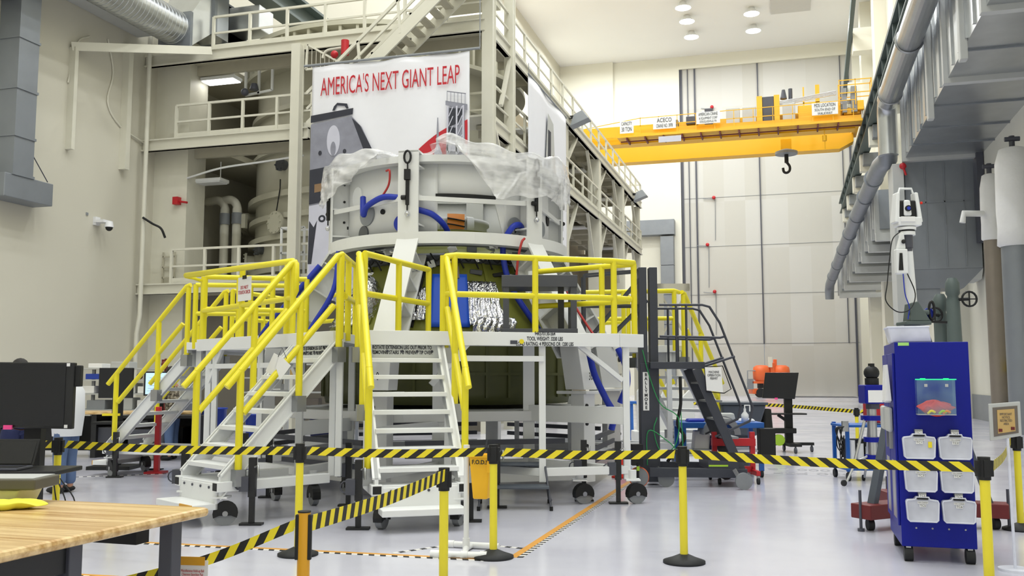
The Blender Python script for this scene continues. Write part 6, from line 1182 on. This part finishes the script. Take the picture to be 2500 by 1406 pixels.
t = thing('spray_bottle', (3.78, 15.35, .87), 'white plastic bottle with a looped handle on the work table', 'bottle'); G(1).lathe([(0, 0), (.06, 0), (.06, .12), (.02, .17), (.02, .22)], (3.78, 15.35, .87), 16).build('bottle_body', 'white', t); G(1).tube([(3.78, 15.35, 1.07), (3.78, 15.35, 1.14), (3.86, 15.35, 1.14), (3.86, 15.35, 1.04)], .012, 6).build('handle', 'white', t)
t = thing('red_cart', (3.4, 14.55, 0), 'red tubular equipment stand on casters under the lift stairs', 'stand')
for x in (3.1, 3.68): G(1).box((x-.035, 14.5, .12), (x+.035, 14.58, .76)).build('post', 'red', t); G(1).bar((x, 14.2, .16), (x, 14.9, .16), .06, .07).build('foot_rail', 'red', t)
G(1).box((3.06, 14.48, .55), (3.72, 14.6, .66)).box((3.1, 14.5, .16), (3.68, 14.58, .24)).build('cross_beam', 'red', t)
for x in (3.1, 3.68):
    for y in (14.22, 14.88): c = G(1).cbox((x, y, .11), (.04, .04, .05)).build('caster', 'steel', t); G(1).cyl((x-.018, y, .05), (x+.018, y, .05), .05, n=18).build('wheel', 'rubber', c)
t = thing('storage_tub', (4.1, 17.4, 0), 'slate grey plastic tub beyond the blue work table', 'tub')
G(1).hexa([(3.85, 17.0, .55), (4.4, 17.0, .55), (4.4, 17.7, .55), (3.85, 17.7, .55)], [(3.75, 16.9, 1.1), (4.55, 16.9, 1.1), (4.55, 17.8, 1.1), (3.75, 17.8, 1.1)]).build('tub_body', 'slate', t, bevel=.03); G(1).box((3.72, 16.87, 1.1), (4.58, 17.83, 1.15)).build('tub_rim', 'slate', t, bevel=.01); G(1).box((3.95, 17.1, 0), (4.35, 17.6, .56)).build('pedestal', 'dgrey', t)
G(1).cyl((4.62, 17.2, .6), (4.62, 17.3, 1.0), .12, n=16).build('black_roll', 'blackm', t)
t = thing('monitor_cart', (5.95, 20.4, 0), 'black rolling monitor cart standing alone on the open floor', 'monitor cart')
G(1).hexa([(5.4, 20.35, 1.15), (6.1, 20.35, 1.13), (6.1, 20.4, 1.13), (5.4, 20.4, 1.15)], [(5.48, 20.35, 1.7), (6.2, 20.35, 1.7), (6.2, 20.4, 1.7), (5.48, 20.4, 1.7)]).build('screen', 'screen', t, bevel=.01)
G(1).box((5.9, 20.42, .14), (6.06, 20.52, 1.6)).build('pole', 'blackm', t); G(1).box((5.3, 20.2, .8), (6.3, 20.6, .83)).bar((5.75, 20.45, .79), (5.95, 20.45, .65), .06, .06).build('tray', 'blackm', t); G(1).box((5.58, 20.3, .4), (6.1, 20.5, .51)).build('computer_box', 'blackm', t, bevel=.01)
G(1).box((5.5, 20.4, .14), (6.5, 20.5, .2)).box((5.85, 19.95, .14), (6.1, 20.85, .2)).build('base', 'blackm', t)
for x, y in ((5.52, 20.45), (6.46, 20.45), (5.97, 19.98), (5.97, 20.82)): G(1).cyl((x-.02, y, .06), (x+.02, y, .06), .06, n=16).cbox((x, y, .11), (.03, .03, .08)).build('caster', 'dgrey', t)
G(1).cyl((5.72, 20.28, .26), (5.72, 20.36, .26), .12, n=18).build('cable_reel', 'limev', t); G(1).box((5.66, 20.33, 1.12), (5.72, 20.35, 1.16)).build('pink_tag', 'pink', t)
class GO(G):
    def __init__(s, b=1): super().__init__(); s.x = lambda p: b2w((p[0]*78/84, p[1]*78/84, p[2]*.95))
t = thing('orange_machine', (20.98, 78, 0), 'orange tank machine parked far away in front of the hangar door', 'machine')
GO(1).box((21.3, 83.5, .3), (24.6, 85, .75)).build('chassis', 'orange', t, bevel=.05); GO(1).box((22.5, 83.5, .7), (22.8, 84.5, 1.6)).box((21.3, 83.5, 1.2), (24.2, 83.7, 1.4)).build('frame_bar', 'orange', t)
for x in (22.25, 24.0): GO(1).lathe([(0, 0), (.55, .05), (.74, .25), (.76, .9), (.7, 1.25), (.45, 1.42), (0, 1.45)], (x, 84, 1.35), 20).build('tank', 'orange', t)
GO(1).box((22.95, 83.6, .7), (23.35, 84.4, 3.0)).box((23.35, 83.8, 2.4), (23.6, 84.2, 3.3)).build('mast', 'orange', t, bevel=.04); GO(1).box((22.75, 83.5, 2.6), (23.1, 83.58, 3.5)).build('pale_plate', 'cream', t)
GO(1).cyl((22.0, 83.3, .4), (22.0, 84.0, .4), .4, n=18).cyl((23.8, 83.3, .4), (23.8, 84, .4), .4, n=18).box((21.9, 83.6, .8), (22.3, 84.2, 1.3)).parts('tyre', 'rubber', t)
GO(1).tube([(20.9, 83.6, 1.2), (20.9, 83.6, 2.3), (21.6, 83.6, 2.3)], .05, 6).box((20.9, 83.5, .7), (21.4, 83.9, 1.6)).build('control_box', 'grey', t)
solo(G(1).lathe([(0, 0), (.16, 0), (.16, .02), (.11, .03), (.025, .42), (0, .42)], (1.75, 15.2, 0), 20), 'traffic_cone', 'redrag', 'small red orange cone behind the right end of the front platform', 'cone')
# ================= left foreground: bench, cart, monitor =================
t = thing('workbench', (-2.3, 4.5, 0), 'butcher-block topped workbench in the left foreground', 'workbench')
e1, e2 = V((-.30, -.954, 0)), V((-.954, .30, 0)); c0 = V((-1.6, 5.06, 0))
def wb(a, b, z): return c0+e1*a+e2*b+V((0, 0, z))
def wbox(a0, a1, b0, b1, z0, z1): return G(1).hexa([wb(a0, b0, z0), wb(a1, b0, z0), wb(a1, b1, z0), wb(a0, b1, z0)], [wb(a0, b0, z1), wb(a1, b0, z1), wb(a1, b1, z1), wb(a0, b1, z1)])
wbox(0, 2.4, 0, 1.3, .852, .9).build('worktop', 'wood', t, bevel=.02)
wbox(.82, 2.3, .12, 1.2, .72, .83).build('steel_frame', 'black', t)
wbox(.08, 2.3, .5, .6, .8, .852).build('cross_rail', 'dgrey', t)
for a, b in ((.12, .08), (.12, 1.15), (.8, .1), (2.2, .08), (2.2, 1.15)): wbox(a, a+.08, b, b+.08, 0, .855).build('leg', 'dgrey', t, bevel=.006)
wbox(.1, .2, .3, 1.0, .72, .8).build('end_rail', 'blackm', t); wbox(.95, 2.3, .2, .28, .55, .76).build('stretcher', 'black', t)
def onb(g, nmx, m_, lb, cat, **k): return solo(g, nmx, m_, lb, cat, **k)
t2 = thing('yellow_cloth', (-2.6, 4.98, .9), 'folded bright yellow cloth lying on the butcher-block bench', 'cloth')
def cl(u, v): th = 2*math.pi*u; k = 1+.1*math.sin(3*th+1)+.06*math.sin(7*th); return (-2.62+.17*k*math.cos(th)*math.sin(math.pi*v)+.0*v, 4.98+.08*k*math.sin(th)*math.sin(math.pi*v), .926-.024*math.cos(math.pi*v)+(.008*math.sin(th*2+v*8)+.006*math.sin(th*5))*math.sin(math.pi*v))
G(1).grid(cl, 48, 16).build('cloth_fold', 'ylcloth', t2)
G(1).cbox((-2.66, 4.85, .91), (.09, .03, .016)).build('brown_tag', 'brownf', t2)
t2 = thing('clear_tub', (-2.78, 5.22, .9), 'pale yellowish clear tub under the dark box on the bench', 'tub')
G(1).hexa([(-2.98, 5.12, .902), (-2.66, 5.1, .902), (-2.64, 5.3, .902), (-2.96, 5.32, .902)], [(-3.0, 5.1, .985), (-2.63, 5.08, .985), (-2.61, 5.32, .985), (-2.98, 5.34, .985)]).build('tub_body', 'ylcloth2', t2, bevel=.012)
t2 = thing('instrument_case', (-2.75, 5.2, .99), 'dark olive-grey case resting on the clear tub at left edge', 'case')
G(1).box((-3.1, 5.05, .988), (-2.53, 5.33, 1.045)).build('case_body', 'casegrey', t2, bevel=.008); G(1).box((-3.08, 5.07, 1.045), (-2.55, 5.31, 1.049)).build('case_top', 'lgrey', t2)
# notice hung from the sagging belt
t = thing('belt_notice', (-1.69, 5.2, .3), 'white notice with orange header hanging from the sagging belt', 'sign')
def nq(x0, x1, z0, z1, y): return G(1).hexa([(x0, y, z0), (x1, y-.02, z0), (x1, y-.017, z0), (x0, y+.003, z0)], [(x0, y, z1), (x1, y-.02, z1), (x1, y-.017, z1), (x0, y+.003, z1)])
nq(-1.81, -1.64, .3, .6, 5.2).build('sheet_of_paper', 'paper', t); nq(-1.8, -1.655, .575, .62, 5.19).build('orange_header', 'oyellow', t)
text('Miscellaneous Hold-up Ball\nClearance Stanchion Pad\nStorage Area', .02, (-1.725, 5.186, .525), (.17, -.02, 0), (0, 0, 1), t, 'printr', True, ex=.0004, sx=.6)
# black cart with laptop, big monitor on stand
t = thing('laptop_cart', (-4.35, 8.5, 0), 'low black cart table carrying the laptop, far left', 'cart')
G(1).box((-4.85, 8.2, .74), (-3.95, 8.75, .78)).build('table_top', 'black', t, bevel=.008); G(1).box((-4.78, 8.4, .1), (-4.55, 8.6, .74)).build('pedestal', 'blackm', t); G(1).box((-4.95, 8.25, .06), (-4.4, 8.7, .12)).build('base', 'blackm', t)
G(1).cyl((-4.1, 8.35, .3), (-4.1, 8.45, .3), .17, n=24).build('cable_reel', 'oyellow', t); G(1).cyl((-4.1, 8.34, .3), (-4.1, 8.46, .3), .12, n=24).build('reel_cable', 'blackm', t)
g = G(1)
for k in range(3): g.tube(curve([(-4.0+.03*k, 8.3, .71), (-3.95+.08*k, 8.28, .5), (-3.9+.03*k, 8.3, .3-.05*k), (-4.1, 8.35, .25)], 5), .006, 5)
g.build('loose_cable', 'blackm', t)
for x, y in ((-4.9, 8.28), (-4.45, 8.28), (-4.9, 8.67), (-4.45, 8.67)): G(1).cyl((x-.02, y, .035), (x+.02, y, .035), .035, n=14).build('caster', 'rubber', t)
t = thing('laptop', (-4.5, 8.4, .78), 'open dark laptop on the black cart table', 'laptop')
G(1).box((-4.72, 8.22, .782), (-4.28, 8.5, .805)).build('keyboard_base', 'dgrey', t, bevel=.006); G(1).box((-4.7, 8.25, .806), (-4.3, 8.42, .809)).build('keys', 'blackm', t)
G(1).hexa([(-4.72, 8.5, .805), (-4.28, 8.5, .805), (-4.28, 8.515, .805), (-4.72, 8.515, .805)], [(-4.72, 8.6, 1.03), (-4.28, 8.6, 1.03), (-4.28, 8.615, 1.03), (-4.72, 8.615, 1.03)]).build('lid', 'blackm', t, bevel=.006)
G(1).hexa([(-4.7, 8.499, .82), (-4.3, 8.499, .82), (-4.3, 8.503, .82), (-4.7, 8.503, .82)], [(-4.7, 8.592, 1.015), (-4.3, 8.592, 1.015), (-4.3, 8.596, 1.015), (-4.7, 8.596, 1.015)]).build('laptop_screen', 'screen', t)
t = thing('large_monitor', (-4.6, 9.0, 0), 'huge black flat monitor on a stand at the left edge', 'monitor')
G(1).hexa([(-5.25, 8.98, 1.12), (-4.12, 8.86, 1.105), (-4.12, 8.92, 1.105), (-5.25, 9.04, 1.12)], [(-5.25, 8.98, 1.735), (-4.12, 8.86, 1.725), (-4.12, 8.92, 1.725), (-5.25, 9.04, 1.735)]).build('bezel', 'black', t, bevel=.008)
G(1).hexa([(-5.23, 8.973, 1.145), (-4.2, 8.864, 1.13), (-4.2, 8.868, 1.13), (-5.23, 8.977, 1.145)], [(-5.23, 8.973, 1.715), (-4.2, 8.864, 1.705), (-4.2, 8.868, 1.705), (-5.23, 8.977, 1.715)]).build('screen', 'screen', t)
G(1).box((-4.66, 9.05, .06), (-4.5, 9.15, 1.3)).build('stand_pole', 'blackm', t); G(1).box((-5.1, 8.8, 0), (-4.4, 9.2, .06)).build('stand_base', 'blackm', t, bevel=.01); G(1).box((-4.13, 8.88, 1.5), (-4.07, 8.95, 1.7)).build('side_handle', 'blackm', t, bevel=.01)
G(1).box((-4.78, 8.895, 1.1), (-4.7, 8.912, 1.14)).build('pink_tag', 'pink', t)
for z in (1.115, 1.69): G(1).box((-4.19, 8.855, z), (-4.16, 8.862, z+.03)).build('white_sticker', 'paper', t)
# ================= people =================
def skinned(name, pts, edges, radii, m_, parent, sub=2):
    me = bpy.data.meshes.new(name); o = bpy.data.objects.new(name, me); col.objects.link(o); org = ORG[parent.name]
    me.from_pydata([b2w(p)-org for p in pts], edges, []); o.parent = parent; ORG[o.name] = org
    md = o.modifiers.new('skin', 'SKIN'); md.use_smooth_shade = True; md.branch_smoothing = .6
    for i, r_ in enumerate(radii): me.skin_vertices[0].data[i].radius = r_ if hasattr(r_, '__len__') else (r_, r_)
    me.skin_vertices[0].data[0].use_root = True
    s_ = o.modifiers.new('sub', 'SUBSURF'); s_.levels = s_.render_levels = sub; me.materials.append(M[m_]); return o
def person(x, y, hd, lb, top, legs, hairm, H=1.74, arms=((.12, .25), (.12, .25)), bend=0., cap=None):
    """standing figure; hd = facing (deg, bay axes); arms = (forward reach, hand rise) left/right"""
    p_ = thing('person', (x, y, 0), lb, 'person', 'people at the left benches'); k = H/1.74; a = R(hd); f_ = V((math.cos(a), math.sin(a), 0)); s_ = V((-f_.y, f_.x, 0)); O = V((x, y, 0))
    def P(f, s, z): return O+f_*(f+bend*max(0, z-.95))*k+s_*s*k+V((0, 0, z*k))
    J = [P(0, 0, .95), P(0, 0, 1.1), P(.01, 0, 1.28), P(0, 0, 1.42), P(.01, 0, 1.5), P(.03, 0, 1.56), P(.035, 0, 1.63), P(.02, 0, 1.71)]
    E = [(i, i+1) for i in range(7)]; Rr = [(.15, .11), (.135, .1), (.16, .115), (.11, .08), .052, .07, .085, .055]
    clothT, cE, cR = [P(0, 0, .88), P(0, 0, 1.04), P(.01, 0, 1.26), P(0, 0, 1.43)], [(0, 1), (1, 2), (2, 3)], [(.205, .155), (.19, .15), (.215, .165), (.16, .13)]
    clothL, lE, lR = [P(0, 0, 1.0)], [], [(.13, .12)]
    for sd, (rf, rz) in ((-1, arms[0]), (1, arms[1])):
        n = len(J); J += [P(0, sd*.19, 1.4), P(.02+rf*.3, sd*.24, 1.14), P(.06+rf, sd*.2, .95+rz), P(.1+rf, sd*.19, .9+rz*1.05)]; E += [(3, n), (n, n+1), (n+1, n+2), (n+2, n+3)]; Rr += [.062, .045, .032, .03]
        m0 = len(clothT); clothT += J[n:n+3]; cE += [(3, m0), (m0, m0+1), (m0+1, m0+2)]; cR += [.1, .078, .06]
        h_ = J[n+3]
        for q in range(5):   # five fingers, rooted in the palm
            fn = len(J); off = (q-1.5)*.018 if q < 4 else -.045*sd; J += [h_+f_*.03*k+s_*off*(.8 if q < 4 else 0)+s_*(-.02*sd if q == 4 else 0)+V((0, 0, -.02*k)), h_+f_*(.07 if q < 4 else .045)*k+s_*off+V((0, 0, (-.06 if q < 4 else -.02)*k))]; E += [(n+3, fn), (fn, fn+1)]; Rr += [.011, .008]
    for sd in (-1, 1):
        n = len(J); J += [P(0, sd*.09, .86), P(.02, sd*.1, .48), P(-.01, sd*.1, .1), P(.0, sd*.1, .05), P(.16, sd*.11, .035)]; E += [(0, n), (n, n+1), (n+1, n+2), (n+2, n+3), (n+3, n+4)]; Rr += [.085, .06, .042, .04, .035]
        m0 = len(clothL); clothL += J[n:n+3]; lE += [(0, m0), (m0, m0+1), (m0+1, m0+2)]; lR += [.125, .095, .075]
        G(1).sphere(P(.06, sd*.105, .05), .055*k, 12, sc_=(2.2*abs(f_.x)+1*abs(f_.y), 2.2*abs(f_.y)+1*abs(f_.x), .9)).build('shoe', 'blackm', p_)
    skinned('body', J, E, Rr, 'skin', p_, 1)
    skinned('top', clothT, cE, cR, top, p_); skinned('trousers', clothL, lE, lR, legs, p_)
    hc = P(.0, 0, 1.67); G(1).sphere(hc, .1*k, 16, sc_=(1, 1, 1.05)).build('hair', hairm, p_)
    if cap: G(1).sphere(P(.02, 0, 1.71), .105*k, 16, sc_=(1.15, 1.15, .6)).build('cap', cap, p_)
    fc = P(.125, 0, 1.62); g = G(1).sphere(P(.115, 0, 1.61), .018, 8)
    for sd in (-1, 1): g.sphere(P(.02, sd*.088, 1.62), .025, 8, sc_=(.7, .7, 1.2))
    g.build('nose_and_ears', 'skin', p_); g = G(1)
    for sd in (-1, 1): g.sphere(P(.103, sd*.033, 1.645), .012, 8)
    g.bar(P(.108, -.025, 1.565), P(.108, .025, 1.565), .01, .01).build('eyes_and_mouth', 'hair', p_)
    return p_
p1_ = person(-6.2, 13.2, 165, 'person in a white coat and jeans behind the huge monitor', 'coat', 'jeans', 'hair', 1.72, ((.25, .2), (.2, .15)))
g = G(1)
g.lathe([(.19, 0), (.22, .3), (.21, .62), (.15, .72)], (-6.2, 13.2, .78), 20); g.build('coat_skirt', 'coat', p1_)
person(-6.27, 12.0, 150, 'person in navy at the far left edge, mostly behind monitor', 'navy', 'navy', 'hair', 1.8)
person(-6.6, 18.4, 175, 'person in camouflage top and jeans working at the lit monitor', 'camo', 'jeans', 'hair', 1.78, ((.35, .2), (.35, .2)), .08)
# ================= left background benches =================
t = thing('wood_bench', (-9.0, 19.5, 0), 'long wood-topped bench under the black monitor in the left background', 'workbench')
G(1).box((-10.5, 18.8, .86), (-6.2, 19.7, .91)).build('worktop', 'wood', t, bevel=.01)
for x in (-10.3, -8.4, -6.4): G(1).box((x, 18.9, 0), (x+.1, 19.6, .86)).build('leg', 'black', t)
G(1).box((-10.2, 19.55, .1), (-6.4, 19.62, .8)).build('back_panel', 'blackm', t)
for k in range(3): G(1).box((-9.6+1.2*k, 19.0, .15+.05*k), (-9.0+1.2*k, 19.5, .6)).build('stored_box', ('blackm', 'dgrey', 'blackm')[k], t, bevel=.02)
t = thing('black_monitor', (-6.65, 17.0, 0), 'black blank monitor on a stand left of the lit one', 'monitor')
G(1).box((-7.28, 16.6, 1.23), (-6.68, 16.66, 1.76)).build('screen', 'screen', t, bevel=.01); G(1).box((-7.05, 16.66, .05), (-6.9, 16.78, 1.3)).build('pole', 'blackm', t); G(1).box((-7.35, 16.4, 0), (-6.6, 17.0, .06)).build('base', 'blackm', t); G(1).box((-7.3, 16.4, .78), (-6.5, 16.9, .82)).build('tray', 'blackm', t); G(1).box((-7.1, 16.38, .93), (-6.8, 16.42, .97)).build('yellow_label', 'tapeY', t)
t = thing('lit_monitor', (-6.9, 18.6, .8), 'lit pale blue computer monitor behind the farthest left stair', 'monitor')
G(1).box((-7.15, 18.3, 1.24), (-6.56, 18.36, 1.71)).build('bezel', 'black', t, bevel=.008); G(1).box((-7.11, 18.293, 1.27), (-6.6, 18.3, 1.68)).build('lit_screen', 'lit', t)
g = G(1)
for k in range(6): g.box((-7.08+.02*(k % 3), 18.291, 1.33+.05*k), (-6.85+.06*(k % 2), 18.293, 1.335+.05*k))
g.build('screen_text', 'pgrey', t); G(1).box((-6.95, 18.36, .88), (-6.8, 18.44, 1.3)).box((-7.1, 18.3, .86), (-6.65, 18.6, .88)).build('stand', 'blackm', t)
t = thing('equipment_desk', (-6.8, 18.5, 0), 'dark desk of equipment under the lit monitor', 'desk')
G(1).box((-7.6, 18.15, .81), (-6.0, 18.75, .86)).build('desk_top', 'blackm', t)
for x in (-7.55, -6.1): G(1).box((x, 18.2, 0), (x+.06, 18.7, .81)).build('leg', 'blackm', t)
G(1).box((-7.4, 18.25, .1), (-6.7, 18.65, .6)).build('equipment_case', 'dgrey', t, bevel=.02)
t = thing('storage_shelf', (-9.2, 21, 0), 'grey wire shelf with white boxes and blue bins by left wall', 'shelf')
for x in (-10.6, -9.2, -7.8): G(1).box((x-.03, 20.7, 0), (x+.03, 20.76, 1.85)).build('upright', 'grey', t)
for z in (.9, 1.25, 1.55, 1.8): G(1).box((-10.65, 20.6, z-.03), (-7.75, 21.3, z)).build('shelf_board', 'lgrey', t)
BX = [(-9.35, 1.555, .3, .12, 'binblue', 'blue bin'), (-9.0, 1.25, .28, .2, 'binblue', 'deep blue bin'), (-9.4, 1.25, .25, .16, 'paper', 'white carton'), (-8.6, 1.25, .35, .22, 'lgrey', 'grey carton'), (-8.2, 1.25, .3, .15, 'paper', 'low white carton'), (-9.3, 1.8, .3, .1, 'paper', 'white tray'), (-8.8, 1.8, .4, .14, 'lgrey', 'grey tray'), (-9.3, .9, .4, .2, 'grey', 'dull grey box'), (-8.7, .9, .4, .25, 'lgrey', 'tall pale box'), (-8.2, .9, .3, .2, 'white2', 'cream box')]
for x, z, dx, dz, m_, lb in BX: solo(G(1).box((x, 20.65, z+.001), (x+dx, 21.1, z+dz)), 'shelf_box', m_, '%s on the %s board of the grey wire shelf' % (lb, {.9: 'lowest', 1.25: 'second', 1.555: 'third', 1.55: 'third', 1.8: 'top'}[z]), 'box', 'boxes on the wire shelf', bevel=.01)
for k in range(3): solo(G(1).sphere((-8.7+.24*k, 20.8, 1.62), .07, 12), 'red_helmet', 'redd', '%s dark red rounded cap on the wire shelf, beside the black monitor' % ('left', 'middle', 'right')[k], 'cap', 'red caps on the shelf')
# blue waste bins and clutter seen through the platforms
for i, (x, y, h_, r_, m_, lb) in enumerate(((-6.1, 19.2, .95, .3, 'binblue', 'tall blue bin seen through the left platform legs'), (-5.0, 18.8, .85, .3, 'binblue', 'blue bin with white papers behind the middle stair'), (-3.7, 18.6, .9, .28, 'navy', 'dark blue bin behind middle stair top'), (-7.4, 21.4, 1.0, .25, 'grey', 'grey bin behind white-coated person'))):
    t = thing('waste_bin', (x, y, 0), lb, 'bin', 'bins behind the platforms')
    G(1).lathe([(0, 0), (r_*.8, 0), (r_, h_), (r_*1.06, h_), (r_*1.06, h_+.03), (r_*.9, h_+.03), (r_*.75, .05), (0, .05)], (x, y, 0), 20).build('bin_body', m_, t)
    if i == 1: G(1).sphere((x, y, h_+.03), r_*.7, 10, sc_=(1, 1, .5)).build('crumpled_paper', 'paper', t)
solo(G(1).box((-2.9, 17.6, 1.0), (-1.7, 17.9, 1.3)), 'blue_case', 'bluec', 'long blue case behind the front platform stair', 'case', bevel=.02)
t = thing('parts_rack', (-4.6, 19.6, 0), 'dim grey rack of parts boxes far behind the middle stair', 'rack')
for x in (-5.6, -4.4, -3.2): G(1).box((x-.03, 19.5, 0), (x+.03, 19.56, 1.9)).build('upright', 'grey', t)
for z in (1.0, 1.3, 1.6, 1.88): G(1).box((-5.6, 19.5, z-.03), (-3.2, 20.1, z)).build('shelf_board', 'lgrey', t)
for k in range(6): G(1).box((-5.5+.4*k, 19.55, 1.0+.3*(k % 3)), (-5.2+.4*k, 19.9, 1.16+.3*(k % 3))).build('parts_box', ('brownf', 'paper', 'tan')[k % 3], t, bevel=.01)
t = thing('hydraulic_jack', (-6.05, 15.9, 0), 'red hydraulic jack post under the farthest left stair', 'jack')
G(1).box((-5.98, 15.85, 0), (-5.9, 15.95, 1.1)).build('red_post', 'red', t, bevel=.01); G(1).box((-6.1, 15.75, 0), (-5.8, 16.05, .03)).build('foot_plate', 'red', t)
solo(G(1).sphere((-7.5, 20.3, 1.88), .07, 10).box((-7.56, 20.3, 1.78), (-7.44, 20.36, 1.98)).box((-7.52, 20.36, 0), (-7.48, 20.4, 2.0)), 'alarm_pole', 'redd', 'small dark red unit on a thin pole behind left stair', 'alarm')
t = thing('far_stand', (4.5, 30, 0), 'bright blue steel trestle far behind the front platform', 'trestle')
for x in (2.9, 3.4): G(1).bar((x, 22.8, 0), (x, 22.9, 1.0), .06, .06).bar((x, 23.4, 0), (x, 23.3, 1.0), .06, .06).build('leg', 'cartblue', t)
G(1).box((2.85, 22.8, .96), (3.45, 23.4, 1.02)).build('top', 'cartblue', t)
# white fixtures behind the lift (stand parts of the next workstation)
t = thing('ring_segment_stand', (3.2, 19.6, 0), 'white scalloped fixture stand behind the charcoal lift', 'fixture')
G(1).prism([(-.6, 0), (.6, 0), (.55, .9), (.3, .65), (.1, 1.15), (-.1, .7), (-.35, 1.2), (-.6, .8)], (3.2, 19.6, .5), (1, 0, 0), (0, 0, 1), (0, .12, 0)).build('scalloped_plate', 'white2', t, bevel=.01); G(1).box((2.5, 19.4, 0), (3.9, 19.9, .5)).build('base_box', 'white2', t, bevel=.02)
t = thing('frame_tower', (3.6, 26, 0), 'pale beige frame tower far behind the charcoal lift', 'frame')
for x in (3.9, 4.6): G(1).box((x, 25, 0), (x+.16, 25.2, 4.1)).build('upright', 'creamd', t)
G(1).box((3.9, 25, 3.9), (4.76, 25.2, 4.1)).bar((3.95, 25.1, 2.6), (4.7, 25.1, 3.9), .05, .05).bar((4.7, 25.1, 2.6), (3.95, 25.1, 3.9), .05, .05).build('top_beam', 'creamd', t)
